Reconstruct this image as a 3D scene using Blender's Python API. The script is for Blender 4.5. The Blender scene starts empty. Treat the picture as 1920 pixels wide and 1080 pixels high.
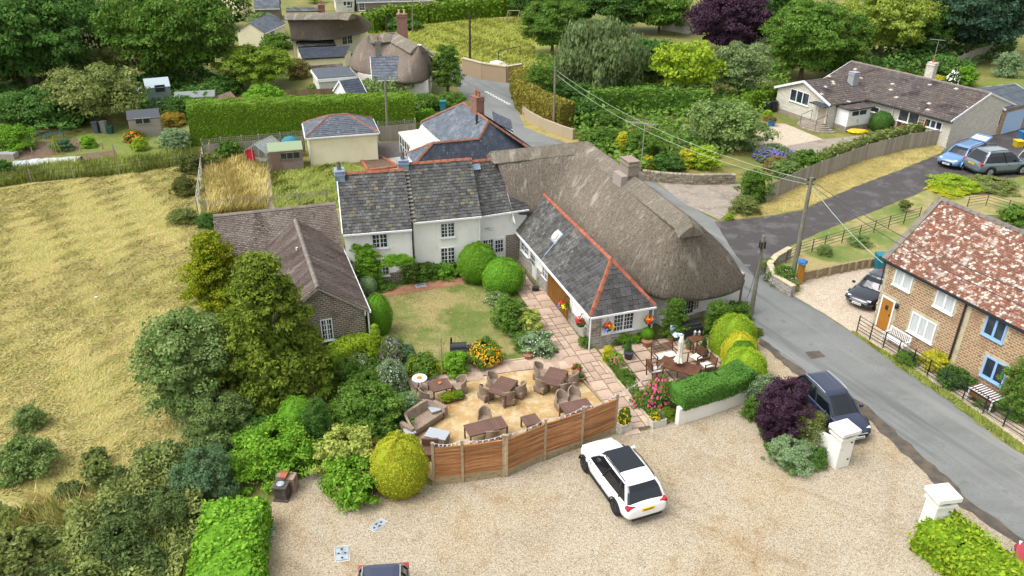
import bpy, math, random
import numpy as np
from mathutils import Vector, Matrix
random.seed(7); NR = np.random.default_rng(11)
rad = math.radians
SC = bpy.context.scene
COL = SC.collection
# ---------------------------------------------------------------- camera
FPX, TH, CH, ROLL = 1500.0, rad(28.0), 22.5, 0.011
_fw = Vector((0, math.cos(TH), -math.sin(TH))); _r = Vector((1, 0, 0)); _u = Vector((0, math.sin(TH), math.cos(TH)))
_r2 = _r*math.cos(ROLL)+_u*math.sin(ROLL); _u2 = _u*math.cos(ROLL)-_r*math.sin(ROLL)
cd = bpy.data.cameras.new('camera'); cam = bpy.data.objects.new('camera', cd); COL.objects.link(cam)
cd.sensor_width = 36; cd.lens = FPX/1920*36; cd.clip_start = .5; cd.clip_end = 2500
cam.matrix_world = Matrix(((_r2.x, _u2.x, -_fw.x, 0), (_r2.y, _u2.y, -_fw.y, 0), (_r2.z, _u2.z, -_fw.z, CH), (0, 0, 0, 1)))
SC.camera = cam
# ---------------------------------------------------------------- light
SUN_EL, SUN_AZ = 60, -112          # azimuth clockwise from +Y (the direction the light comes from)
w = bpy.data.worlds.new('World'); SC.world = w; w.use_nodes = True
nt = w.node_tree; nt.nodes.clear()
sky = nt.nodes.new('ShaderNodeTexSky'); sky.sky_type = 'NISHITA'; sky.sun_disc = False
sky.sun_elevation = rad(SUN_EL); sky.sun_rotation = rad(SUN_AZ); sky.air_density = 1.0; sky.dust_density = 4.0; sky.ozone_density = .6
hs = nt.nodes.new('ShaderNodeHueSaturation'); hs.inputs['Saturation'].default_value = .22
bg = nt.nodes.new('ShaderNodeBackground'); bg.inputs['Strength'].default_value = .15
wo = nt.nodes.new('ShaderNodeOutputWorld')
nt.links.new(sky.outputs[0], hs.inputs['Color']); nt.links.new(hs.outputs[0], bg.inputs[0]); nt.links.new(bg.outputs[0], wo.inputs[0])
sd = bpy.data.lights.new('sun', 'SUN'); sd.energy = .8; sd.angle = rad(38); sd.color = (1, .98, .95)
sun = bpy.data.objects.new('sun', sd); COL.objects.link(sun)
_d = Vector((math.sin(rad(SUN_AZ))*math.cos(rad(SUN_EL)), math.cos(rad(SUN_AZ))*math.cos(rad(SUN_EL)), math.sin(rad(SUN_EL))))
sun.rotation_euler = _d.to_track_quat('Z', 'Y').to_euler()
SC.view_settings.view_transform = 'Standard'; SC.view_settings.look = 'None'
SC.view_settings.exposure = 1.27; SC.view_settings.gamma = 1; SC.view_settings.use_curve_mapping = False
SC.render.engine = 'CYCLES'
SC.cycles.max_bounces = 5; SC.cycles.diffuse_bounces = 3; SC.cycles.glossy_bounces = 2; SC.cycles.transmission_bounces = 3
SC.cycles.transparent_max_bounces = 6; SC.cycles.use_denoising = True; SC.cycles.caustics_reflective = False; SC.cycles.caustics_refractive = False
# ---------------------------------------------------------------- measuring helpers (picture measurement -> place on the ground)
def G(px, py, z=0.0):
    d = _fw+_r2*((px-960)/FPX)-_u2*((py-540)/FPX)
    t = (CH-z)/-d.z
    return Vector((0, 0, CH))+d*t
def PR(p):
    q = Vector(p)-Vector((0, 0, CH)); zz = q.dot(_fw)
    return 960+FPX*q.dot(_r2)/zz, 540-FPX*q.dot(_u2)/zz
def HG(g, ty):
    lo, hi = 0.0, 26.0
    for _ in range(36):
        m = (lo+hi)/2
        if PR((g.x, g.y, m))[1] > ty: lo = m
        else: hi = m
    return lo
def SCALE(g):
    return FPX/(Vector(g)-Vector((0, 0, CH))).dot(_fw)
# ---------------------------------------------------------------- objects
INV = {}
def parent_to(o, p):
    o.parent = p
    o.matrix_parent_inverse = INV.get(p.name, Matrix.Identity(4))
def tagit(o, label=None, cat=None, group=None, kind=None):
    if label: o['label'] = label
    if cat: o['category'] = cat
    if group: o['group'] = group
    if kind: o['kind'] = kind
    return o
def thing(name, label, cat, loc=(0, 0, 0), group=None):
    o = bpy.data.objects.new(name, None); COL.objects.link(o); o.location = loc; o.empty_display_size = .3
    INV[o.name] = Matrix.Translation(-Vector(loc))
    return tagit(o, label, cat, group)
def link_mesh(name, me, parent=None, loc=None):
    o = bpy.data.objects.new(name, me); COL.objects.link(o)
    if parent: parent_to(o, parent)
    if loc is not None: o.location = loc
    return o
def kids(o): return [c for c in o.children]
def copy_tree(o, loc=None, rz=None, sc=None, label=None, parent=None, group=None):
    c = o.copy(); COL.objects.link(c)
    if parent: c.parent = parent
    if loc is not None: c.location = loc
    if rz is not None: c.rotation_euler = (0, 0, rz)
    if sc is not None: c.scale = (sc, sc, sc) if isinstance(sc, (int, float)) else sc
    if label: c['label'] = label
    if group: c['group'] = group
    for k in kids(o): copy_tree(k, parent=c)
    return c
class MB:
    def __init__(s): s.v = []; s.f = []; s.t = []; s.cur = .5
    def face(s, pts):
        n = len(s.v); s.v += [tuple(p) for p in pts]; s.f.append(tuple(range(n, n+len(pts)))); s.t.append(s.cur)
    def box(s, x0, x1, y0, y1, z0, z1, M=None, bottom=True):
        P = [Vector((x, y, z)) for z in (z0, z1) for x, y in ((x0, y0), (x1, y0), (x1, y1), (x0, y1))]
        if M is not None: P = [M @ p for p in P]
        n = len(s.v); s.v += [tuple(p) for p in P]
        F = [(4, 5, 6, 7), (0, 1, 5, 4), (1, 2, 6, 5), (2, 3, 7, 6), (3, 0, 4, 7)]
        if bottom: F.append((3, 2, 1, 0))
        for f in F: s.f.append(tuple(n+i for i in f)); s.t.append(s.cur)
        return s
    def bar(s, a, b, w, h=None, up=(0, 0, 1)):
        a = Vector(a); b = Vector(b); h = h or w; d = b-a; L = d.length
        if L < 1e-5: return s
        x = d/L; u = Vector(up)
        if abs(x.dot(u)) > .98: u = Vector((0, 1, 0))
        y = u.cross(x).normalized(); z = x.cross(y)
        M = Matrix(((x.x, y.x, z.x, a.x), (x.y, y.y, z.y, a.y), (x.z, y.z, z.z, a.z), (0, 0, 0, 1)))
        return s.box(0, L, -w/2, w/2, -h/2, h/2, M)
    def tube(s, a, b, r0, r1=None, n=8, cap=True):
        a = Vector(a); b = Vector(b); r1 = r0 if r1 is None else r1
        d = (b-a).normalized(); u = Vector((0, 0, 1)) if abs(d.z) < .9 else Vector((1, 0, 0))
        x = u.cross(d).normalized(); y = d.cross(x); k = len(s.v)
        for p, r in ((a, r0), (b, r1)):
            for i in range(n):
                t = 2*math.pi*i/n; s.v.append(tuple(p+x*(r*math.cos(t))+y*(r*math.sin(t))))
        for i in range(n):
            j = (i+1) % n; s.f.append((k+i, k+j, k+n+j, k+n+i)); s.t.append(s.cur)
        if cap:
            s.f.append(tuple(k+n+i for i in range(n))); s.t.append(s.cur); s.f.append(tuple(k+i for i in reversed(range(n)))); s.t.append(s.cur)
        return s
    def lathe(s, prof, c=(0, 0, 0), n=16, wob=0, sx=1, sy=1):
        k = len(s.v)
        for r, z in prof:
            for i in range(n):
                t = 2*math.pi*i/n; q = 1+wob*math.sin(3*t+z*5)
                s.v.append((c[0]+r*q*sx*math.cos(t), c[1]+r*q*sy*math.sin(t), c[2]+z))
        m = len(prof)
        for j in range(m-1):
            for i in range(n):
                i2 = (i+1) % n; s.f.append((k+j*n+i, k+j*n+i2, k+(j+1)*n+i2, k+(j+1)*n+i)); s.t.append(s.cur)
        s.f.append(tuple(k+(m-1)*n+i for i in range(n))); s.t.append(s.cur)
        s.f.append(tuple(k+i for i in reversed(range(n)))); s.t.append(s.cur)
        return s
    def prism(s, poly, z0, z1):
        n = len(poly); k = len(s.v)
        for z in (z0, z1):
            for p in poly: s.v.append((p[0], p[1], z))
        s.f.append(tuple(k+n+i for i in range(n))); s.t.append(s.cur)
        for i in range(n):
            j = (i+1) % n; s.f.append((k+i, k+j, k+n+j, k+n+i)); s.t.append(s.cur)
        return s
    def slab(s, pts, t):
        """polygon with thickness t below it (along its normal)"""
        P = [Vector(p) for p in pts]; nn = Vector((0, 0, 0))
        for i in range(len(P)): nn += (P[i]-P[0]).cross(P[(i+1) % len(P)]-P[0])
        nn.normalize()
        if nn.z < 0: nn = -nn
        k = len(s.v); n = len(P)
        s.v += [tuple(p) for p in P]+[tuple(p-nn*t) for p in P]
        s.f.append(tuple(k+i for i in range(n))); s.f.append(tuple(k+n+i for i in reversed(range(n)))); s.t += [s.cur, s.cur]
        for i in range(n):
            j = (i+1) % n; s.f.append((k+i, k+n+i, k+n+j, k+j)); s.t.append(s.cur)
        return s
    def mesh(s, name, mat, smooth=False, loc=None):
        me = bpy.data.meshes.new(name)
        V = s.v if loc is None else [(a-loc[0], b-loc[1], c-loc[2]) for a, b, c in s.v]
        me.from_pydata(V, [], s.f); me.update()
        auto_uv(me, loc)
        if len(set(s.t)) > 1:
            at = me.attributes.new('tone', 'FLOAT', 'FACE'); at.data.foreach_set('value', s.t)
        if mat: me.materials.append(mat)
        if smooth: me.polygons.foreach_set('use_smooth', [True]*len(me.polygons))
        return me
    def build(s, name, mat, parent=None, smooth=False, loc=None, bevel=0):
        o = link_mesh(name, s.mesh(name, mat, smooth, loc), parent, loc)
        if bevel:
            b = o.modifiers.new('b', 'BEVEL'); b.width = bevel; b.segments = 2; b.limit_method = 'ANGLE'; b.angle_limit = rad(40)
        return o
def auto_uv(me, loc=None):
    n = len(me.loops)
    if n == 0: return
    uv = me.uv_layers.new(name='UVMap')
    co = np.empty(len(me.vertices)*3); me.vertices.foreach_get('co', co); co = co.reshape(-1, 3)
    vi = np.empty(n, dtype=np.int64); me.loops.foreach_get('vertex_index', vi)
    pn = np.empty(len(me.polygons)*3); me.polygons.foreach_get('normal', pn); pn = pn.reshape(-1, 3)
    lt = np.empty(len(me.polygons), dtype=np.int64); me.polygons.foreach_get('loop_total', lt)
    N = np.repeat(pn, lt, axis=0)
    flip = N[:, 2] < -.01; N[flip] *= -1
    U = np.stack([-N[:, 1], N[:, 0], np.zeros(n)], 1); l = np.linalg.norm(U, axis=1); flat = l < .05
    U[flat] = (1, 0, 0); l[flat] = 1; U /= l[:, None]
    # keep u pointing to +x so that both sides agree
    sgn = np.where(U[:, 0]+U[:, 1]*.01 < 0, -1, 1); U *= sgn[:, None]
    Vv = np.cross(N, U); Vv *= np.where(Vv[:, 2]+Vv[:, 1]*.001 < 0, -1, 1)[:, None]
    P = co[vi]
    if loc is not None: P = P+np.array(loc)
    out = np.stack([(P*U).sum(1), (P*Vv).sum(1)], 1).ravel()
    uv.data.foreach_set('uv', out)
# ---------------------------------------------------------------- materials
def C(h, k=.6):
    h = h.lstrip('#'); o = []
    for i in (0, 2, 4):
        c = int(h[i:i+2], 16)/255; o.append(((c+.055)/1.055)**2.4*k if c > .04045 else c/12.92*k)
    return tuple(o)+(1,)
class NB:
    def __init__(s, name):
        s.m = bpy.data.materials.new(name); s.m.use_nodes = True; s.t = s.m.node_tree; s.t.nodes.clear()
        s.out = s.n('ShaderNodeOutputMaterial'); s.tc = s.n('ShaderNodeTexCoord')
    def n(s, t, **k):
        a = s.t.nodes.new(t)
        for x, y in k.items(): setattr(a, x, y)
        return a
    def l(s, a, b): s.t.links.new(a, b)
    def vec(s, coord='Object', stretch=None, rot=0):
        o = s.tc.outputs[coord]
        if coord == 'World':
            pass
        if stretch or rot:
            if rot: r_ = s.n('ShaderNodeMapping'); r_.inputs['Rotation'].default_value = (0, 0, rot); s.l(o, r_.inputs[0]); o = r_.outputs[0]
            m = s.n('ShaderNodeMapping'); m.inputs['Scale'].default_value = stretch or (1, 1, 1)
            s.l(o, m.inputs[0]); return m.outputs[0]
        return o
    def mix(s, fac, a, b, blend='MIX'):
        x = s.n('ShaderNodeMix', data_type='RGBA', blend_type=blend)
        for sock, val in ((x.inputs[0], fac), (x.inputs[6], a), (x.inputs[7], b)):
            if hasattr(val, 'links') or isinstance(val, bpy.types.NodeSocket): s.l(val, sock)
            else: sock.default_value = val
        return x.outputs[2]
    def ramp(s, fac, lo, hi):
        r = s.n('ShaderNodeMapRange'); r.inputs[1].default_value = lo; r.inputs[2].default_value = hi; s.l(fac, r.inputs[0]); return r.outputs[0]
    def noise(s, v, scale, detail=3, rough=.6, dist=0):
        x = s.n('ShaderNodeTexNoise'); x.inputs['Scale'].default_value = scale; x.inputs['Detail'].default_value = detail
        x.inputs['Roughness'].default_value = rough; x.inputs['Distortion'].default_value = dist; s.l(v, x.inputs['Vector']); return x.outputs['Fac']
    def voro(s, v, scale, col=True):
        x = s.n('ShaderNodeTexVoronoi'); x.inputs['Scale'].default_value = scale; s.l(v, x.inputs['Vector']); return x
def M(name, base, layers=(), rough=.85, bump=None, tone=0, rnd=0, spec=.25, metal=0, coat=0, coord='Object', alpha=None):
    """layers: (colour, scale, lo, hi[, coord, stretch]) noise-masked colours laid over the base; bump: (scale, strength[, coord, stretch])"""
    b = NB(name); c = base
    for L in layers:
        col, sc, lo, hi = L[:4]; co = L[4] if len(L) > 4 else coord; st = L[5] if len(L) > 5 else None
        f = b.ramp(b.noise(b.vec(co, st, L[6] if len(L) > 6 else 0), sc), lo, hi); c = b.mix(f, c, col)
    if tone:
        a = b.n('ShaderNodeAttribute', attribute_name='tone')
        f = b.n('ShaderNodeMapRange'); f.inputs[3].default_value = 1-tone; f.inputs[4].default_value = 1+tone; b.l(a.outputs['Fac'], f.inputs[0])
        c = b.mix(1.0, c, f.outputs[0], 'MULTIPLY')
    if rnd:
        a = b.n('ShaderNodeObjectInfo'); f = b.n('ShaderNodeMapRange'); f.inputs[3].default_value = 1-rnd; f.inputs[4].default_value = 1+rnd
        b.l(a.outputs['Random'], f.inputs[0]); c = b.mix(1.0, c, f.outputs[0], 'MULTIPLY')
    p = b.n('ShaderNodeBsdfPrincipled'); p.inputs['Roughness'].default_value = rough; p.inputs['Specular IOR Level'].default_value = spec
    p.inputs['Metallic'].default_value = metal; p.inputs['Coat Weight'].default_value = coat; p.inputs['Coat Roughness'].default_value = .08
    if isinstance(c, tuple): p.inputs['Base Color'].default_value = c
    else: b.l(c, p.inputs['Base Color'])
    if alpha is not None: p.inputs['Alpha'].default_value = alpha
    if bump:
        co = bump[2] if len(bump) > 2 else coord; st = bump[3] if len(bump) > 3 else None
        bn = b.n('ShaderNodeBump'); bn.inputs['Strength'].default_value = bump[1]; bn.inputs['Distance'].default_value = .05
        b.l(b.noise(b.vec(co, st), bump[0], 4, .65), bn.inputs['Height']); b.l(bn.outputs[0], p.inputs['Normal'])
    b.l(p.outputs[0], b.out.inputs[0]); return b.m
def brick(name, c1, c2, mort, bw=.225, bh=.075, ms=.012, patches=(), rough=.9):
    b = NB(name); t = b.n('ShaderNodeTexBrick'); t.inputs['Scale'].default_value = 1; t.inputs['Brick Width'].default_value = bw
    t.inputs['Row Height'].default_value = bh; t.inputs['Mortar Size'].default_value = ms; t.inputs['Color1'].default_value = c1
    t.inputs['Color2'].default_value = c2; t.inputs['Mortar'].default_value = mort; t.inputs['Mortar Smooth'].default_value = .2; t.inputs['Bias'].default_value = -.1
    b.l(b.vec('UV'), t.inputs['Vector']); c = t.outputs['Color']
    for col, sc, lo, hi in patches: c = b.mix(b.ramp(b.noise(b.vec('UV'), sc), lo, hi), c, col)
    p = b.n('ShaderNodeBsdfPrincipled'); p.inputs['Roughness'].default_value = rough; p.inputs['Specular IOR Level'].default_value = .2
    b.l(c, p.inputs['Base Color']); bn = b.n('ShaderNodeBump'); bn.inputs['Strength'].default_value = .6; bn.inputs['Distance'].default_value = .015; bn.invert = True
    b.l(t.outputs['Fac'], bn.inputs['Height']); b.l(bn.outputs[0], p.inputs['Normal']); b.l(p.outputs[0], b.out.inputs[0]); return b.m
def leafm(name, c1, c2, c3=None, tr=.3, rough=.72, big=0.5):
    """foliage: per-leaf tone mixes c1 (deep) and c2 (light), clump noise brings in c3"""
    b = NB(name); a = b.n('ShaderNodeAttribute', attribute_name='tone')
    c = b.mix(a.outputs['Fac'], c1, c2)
    if c3: c = b.mix(b.ramp(b.noise(b.vec('Object'), 2.2, 2), .5, .72), c, c3)
    oi = b.n('ShaderNodeObjectInfo'); f = b.n('ShaderNodeMapRange'); f.inputs[3].default_value = .88; f.inputs[4].default_value = 1.12
    b.l(oi.outputs['Random'], f.inputs[0]); c = b.mix(1.0, c, f.outputs[0], 'MULTIPLY')
    p = b.n('ShaderNodeBsdfPrincipled'); p.inputs['Roughness'].default_value = rough; p.inputs['Specular IOR Level'].default_value = .1
    b.l(c, p.inputs['Base Color']); tl = b.n('ShaderNodeBsdfTranslucent'); b.l(c, tl.inputs['Color'])
    mx = b.n('ShaderNodeMixShader'); mx.inputs[0].default_value = tr; b.l(p.outputs[0], mx.inputs[1]); b.l(tl.outputs[0], mx.inputs[2])
    b.l(mx.outputs[0], b.out.inputs[0]); return b.m
# ---------------------------------------------------------------- ground sheets
def inpoly(x, y, P):
    r = False; n = len(P); j = n-1
    for i in range(n):
        if (P[i][1] > y) != (P[j][1] > y) and x < (P[j][0]-P[i][0])*(y-P[i][1])/(P[j][1]-P[i][1])+P[i][0]: r = not r
        j = i
    return r
def inpoly_np(X, Y, P):
    r = np.zeros(len(X), bool); n = len(P); j = n-1
    for i in range(n):
        with np.errstate(divide='ignore', invalid='ignore'):
            c = ((P[i][1] > Y) != (P[j][1] > Y)) & (X < (P[j][0]-P[i][0])*(Y-P[i][1])/(P[j][1]-P[i][1]+1e-12)+P[i][0])
        r ^= c; j = i
    return r
def gpoly(pts): return [(G(*p).x, G(*p).y) for p in pts]
def rough_edge(P, seg=.6, amp=.1):
    o = []; n = len(P)
    for i in range(n):
        a = Vector(P[i]); b = Vector(P[(i+1) % n]); L = (b-a).length; k = max(1, int(L/seg)); nn = Vector((-(b-a).y, (b-a).x))/max(L, 1e-6)
        for j in range(k):
            q = a.lerp(b, j/k)+nn*(random.uniform(-amp, amp) if amp else 0); o.append((q.x, q.y))
    return o
def sheet(name, pts, z, mat, amp=0, seg=.6, world=False, parent=None, thick=0):
    P = pts if world else gpoly(pts)
    if amp: P = rough_edge(P, seg, amp)
    m = MB()
    if thick: m.prism(P, z-thick, z)
    else: m.face([(x, y, z) for x, y in P])
    o = m.build(name, mat, parent)
    if not parent: o['kind'] = 'structure'
    return o
# ---------------------------------------------------------------- foliage generators
def quads(name, P, N, size, tone, aspect=1.7, extra=None):
    n = len(P); N = N/np.maximum(np.linalg.norm(N, axis=1, keepdims=True), 1e-6)
    ref = NR.normal(size=(n, 3)); T = np.cross(N, ref); T /= np.maximum(np.linalg.norm(T, axis=1, keepdims=True), 1e-6); B = np.cross(N, T)
    a = size[:, None]*.5*math.sqrt(aspect); b = size[:, None]*.5/math.sqrt(aspect)
    V = np.stack([P-T*a, P-B*b, P+T*a, P+B*b], 1).reshape(-1, 3)      # leaf-shaped diamond
    F = np.arange(4*n).reshape(-1, 4)
    return raw_mesh(name, V, F, tone)
def raw_mesh(name, V, F, tone):
    me = bpy.data.meshes.new(name); me.vertices.add(len(V)); me.vertices.foreach_set('co', np.asarray(V, np.float32).ravel())
    k = F.shape[1]; me.loops.add(F.size); me.loops.foreach_set('vertex_index', F.ravel().astype(np.int32))
    me.polygons.add(len(F)); me.polygons.foreach_set('loop_start', (np.arange(len(F))*k).astype(np.int32)); me.polygons.foreach_set('loop_total', np.full(len(F), k, np.int32))
    at = me.attributes.new('tone', 'FLOAT', 'FACE'); at.data.foreach_set('value', np.asarray(tone, np.float32))
    me.update(calc_edges=True); return me
PROF = {
    'round': lambda z: np.sqrt(np.clip(1-(2*z-.95)**2/1.1, 0, 1)),
    'dome': lambda z: np.sqrt(np.clip(1-z**2.4, 0, 1)),
    'tall': lambda z: np.clip(1-z, 0, 1)**.45*np.clip(.75+z*1.2, 0, 1),
    'cone': lambda z: np.clip(1-z, 0, 1)**.8*np.clip(.8+z*2, 0, 1),
    'yew': lambda z: np.clip(1-z, 0, 1)**.74*np.clip(.74+z*2, 0, 1),
    'spread': lambda z: np.sqrt(np.clip(1-(2*z-1.15)**2/1.35, 0, 1)),
    'egg': lambda z: np.sqrt(np.clip(1-(1.75*z-.75)**2, 0, 1)),
}
CR = {}
ASP = (.7, 1.0, 1.5, 2.2, 3.0)
def crown(kind, style, var=0, A=1.0):
    """crown of radius 1 and height A.  styles: tree (clumpy), fine, loose, clip (clipped topiary), weep"""
    key = (kind, style, var, A)
    if key in CR: return CR[key]
    st = np.random.default_rng(sum(map(ord, kind+style))*7+var*131+int(A*10)); pf = PROF[kind]
    nc, nl, cr, ls, js = dict(tree=(105, 165, .22, .046, .5), big=(170, 170, .17, .036, .5), fine=(140, 95, .16, .04, .5), loose=(75, 90, .24, .06, .6), clip=(1, 11000, 0, .034, .6),
                              bush=(62, 100, .25, .075, .5), weep=(120, 120, .2, .05, .2), tuft=(60, 50, .2, .12, .7))[style]
    up_ = min(1.7, .55+.36*A)
    if style == 'clip':
        nl = int(nl*up_); z = st.random(nl)**.9*.995; z[:nl//6] = 1-.16*st.random(nl//6)**2; ph = st.random(nl)*2*np.pi; r = pf(z)
        p = np.stack([r*np.cos(ph), r*np.sin(ph), z*A], 1); dz = (pf(np.clip(z+.02, 0, 1))-pf(np.clip(z-.02, 0, 1)))/.04/A
        n = np.stack([np.cos(ph), np.sin(ph), -dz], 1); n /= np.linalg.norm(n, axis=1, keepdims=True)
        lump = .025*np.sin(ph*5+z*9)+.02*np.sin(ph*9-z*13)+.02*np.sin(ph*2+z*4+var)
        P = p*(1+lump[:, None])+n*st.normal(0, .015, (nl, 1)); N = n+st.normal(0, js, (nl, 3)); T = np.clip(st.random(nl)*.8+.1+.15*np.sin(ph*4+z*7), 0, 1)
    else:
        P = []; N = []; T = []; nc = int(nc*up_)
        zz = st.random(nc)**.85*.9+.04; ph = st.random(nc)*2*np.pi; r = pf(zz)*(.62+.33*st.random(nc)**.7)
        lob = 1+.16*np.sin(ph*3+var*2+zz*4)+.1*np.sin(ph*5-zz*7+var)
        c = np.stack([r*lob*np.cos(ph), r*lob*np.sin(ph), zz*A], 1); rad_c = cr*(.5+.95*st.random(nc))
        for i in range(nc):
            k = int(nl*(.6+.8*st.random())); d = st.normal(size=(k, 3)); d /= np.linalg.norm(d, axis=1, keepdims=True)
            d[:, 2] = np.abs(d[:, 2])*.9-.25*st.random(k)
            q = c[i]+d*rad_c[i]*(.5+.6*st.random((k, 1)))*np.array([1, 1, .75])
            if style == 'weep': q[:, 2] -= st.random(k)*.3*np.linalg.norm(d[:, :2], axis=1)
            P.append(q); N.append(d*.8+np.array([0, 0, .35])+st.normal(0, js, (k, 3))); T.append(np.clip(.4*st.random()+.6*st.random(k), 0, 1))
        P = np.concatenate(P); N = np.concatenate(N); T = np.concatenate(T); zn = P[:, 2]/A
        keep = np.hypot(P[:, 0], P[:, 1]) > pf(np.clip(zn, 0, .97))*.22
        keep |= zn > .72
        keep &= zn > -.02
        P, N, T = P[keep], N[keep], T[keep]
        ni = int(nc*nl*.16); zi = st.random(ni)*.86+.04; pi_ = st.random(ni)*2*np.pi; ri = pf(zi)*(.45+.2*st.random(ni))     # inner leaves close the gaps
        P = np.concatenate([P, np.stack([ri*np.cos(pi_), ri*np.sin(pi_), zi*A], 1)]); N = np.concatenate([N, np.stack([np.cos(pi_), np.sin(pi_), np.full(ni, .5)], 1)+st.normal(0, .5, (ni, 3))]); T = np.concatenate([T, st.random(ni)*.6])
    n = len(P); size = ls*(.5+1.1*st.random(n)**1.5)
    if style != 'clip': size[-ni:] *= 1.7
    N = N/np.maximum(np.linalg.norm(N, axis=1, keepdims=True), 1e-6)
    ref = st.normal(size=(n, 3)); Tn = np.cross(N, ref); Tn /= np.maximum(np.linalg.norm(Tn, axis=1, keepdims=True), 1e-6); B = np.cross(N, Tn)
    if style == 'weep': Tn[:] = Tn*.35+np.array([0, 0, -1]); B = np.cross(N, Tn); B /= np.maximum(np.linalg.norm(B, axis=1, keepdims=True), 1e-6)
    a = size[:, None]*.7; b = size[:, None]*.42
    V = np.stack([P-Tn*a, P-B*b, P+Tn*a, P+B*b], 1).reshape(-1, 3); F = np.arange(4*n).reshape(-1, 4)
    k = 12; cl = style == 'clip'; cz = np.linspace(0, .985, 12) if cl else np.linspace(.15, .75, 8); kk = .96 if cl else .36
    ring = []
    for z in cz:
        rr = float(pf(np.array([z]))[0])*kk
        for i in range(k): ring.append((rr*math.cos(2*math.pi*i/k), rr*math.sin(2*math.pi*i/k), (z if cl else z*.93)*A))
    b0 = len(V); b1 = b0+(len(cz)-1)*k; tp = b0+len(ring); V = np.concatenate([V, np.array(ring+[(0, 0, (cz[-1]*(1 if cl else .93)+.01)*A)])]); Fc = []
    for j in range(len(cz)-1):
        for i in range(k): Fc.append((b0+j*k+i, b0+j*k+(i+1) % k, b0+(j+1)*k+(i+1) % k, b0+(j+1)*k+i))
    Fc += [(b1+i, b1+(i+1) % k, b1+(i+2) % k, tp) for i in range(0, k, 2)]
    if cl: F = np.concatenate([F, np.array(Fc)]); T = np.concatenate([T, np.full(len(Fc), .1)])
    else: V = V[:b0]
    me = raw_mesh('crown', V, F, T); me.materials.append(None); CR[key] = me; return me
TRUNKS = []
def trunk_mesh(i):
    while len(TRUNKS) < 3:
        r = random.Random(len(TRUNKS)+3); m = MB()
        m.tube((0, 0, -.02), (0, 0, .35), .07, .05, 8, False)
        for k in range(6):
            a = r.uniform(0, 6.28); z0 = r.uniform(.22, .36); e = (.45*math.cos(a), .45*math.sin(a), r.uniform(.55, .8))
            mid = (e[0]*.4, e[1]*.4, (z0+e[2])/2); m.tube((0, 0, z0), mid, .035, .024, 6, False); m.tube(mid, e, .024, .008, 5, False)
        m.tube((0, 0, .33), (.03, .02, .85), .05, .01, 6, False)
        TRUNKS.append(m.mesh('trunk', None, True)); TRUNKS[-1].materials.append(None)
    return TRUNKS[i % 3]
def set_mat(o, mat):
    o.material_slots[0].link = 'OBJECT'; o.material_slots[0].material = mat
PL = []
def plant(name, label, cat, px, by, ty, w, prof, style, mat, lift=0.0, trunk=False, blossom=None, dr=1.0, group=None, var=None, front=True, bark=None, zb=0.0, rz=None):
    """a plant whose visible foot is at picture row by, its top at ty, w picture pixels wide"""
    g = G(px, by, zb); s = SCALE(g); r = w/2/s
    if front: g = G(px, by, zb)+Vector((0, r*dr*.8, 0)); g = G(px, PR(g)[1], zb)
    s = SCALE(g); r = w/2/s; h = max(.25, HG(g, ty)-zb)
    if prof in ('round', 'spread', 'dome'): h = h-.12*r if h > r else h
    t = thing(name, label, cat, (g.x, g.y, zb), group)
    v = random.randint(0, 1) if var is None else var
    z0 = h*lift
    A = min(ASP, key=lambda q: abs(q-(h-z0)/r)); v = v if style in ('tree', 'bush', 'big') else 0
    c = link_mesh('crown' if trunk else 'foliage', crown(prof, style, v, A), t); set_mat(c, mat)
    a = random.uniform(0, 6.28) if rz is None else rz
    c.matrix_basis = Matrix.Translation((g.x, g.y, zb+z0)) @ Matrix.Rotation(a, 4, 'Z') @ Matrix.Diagonal((r*1.02, r*1.02*dr if rz is not None else r*1.02, (h-z0)/A, 1))
    if trunk:
        k = link_mesh('trunk', trunk_mesh(v), t); set_mat(k, bark or BARK)
        k.matrix_basis = Matrix.Translation((g.x, g.y, 0)) @ Matrix.Rotation(a, 4, 'Z') @ Matrix.Diagonal((min(h*.5, r*1.3), min(h*.5, r*1.3), h*.95, 1))
    if blossom:
        bm, cnt, bs = blossom; f = link_mesh('blossom', blossoms(prof, cnt, bs, v), t); set_mat(f, bm); f.matrix_basis = c.matrix_basis @ Matrix.Diagonal((1, 1, A, 1))
    PL.append((name, g, r, h)); return t
BL = {}
def blossoms(prof, n, size, var):
    key = (prof, n, size, var)
    if key in BL: return BL[key]
    st = np.random.default_rng(n+var*17+5); pf = PROF[prof]; z = .12+.86*st.random(n)**.8; ph = st.random(n)*2*np.pi; r = pf(z)*(.93+.12*st.random(n))
    P = np.stack([r*np.cos(ph), r*np.sin(ph), z*1.02], 1); N = np.stack([np.cos(ph)*.7, np.sin(ph)*.7, np.full(n, .8)], 1)+st.normal(0, .25, (n, 3))
    me = quads('blossom', P, N, size*(.6+.8*st.random(n)), st.random(n), 1.0); me.materials.append(None); BL[key] = me; return me
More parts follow.
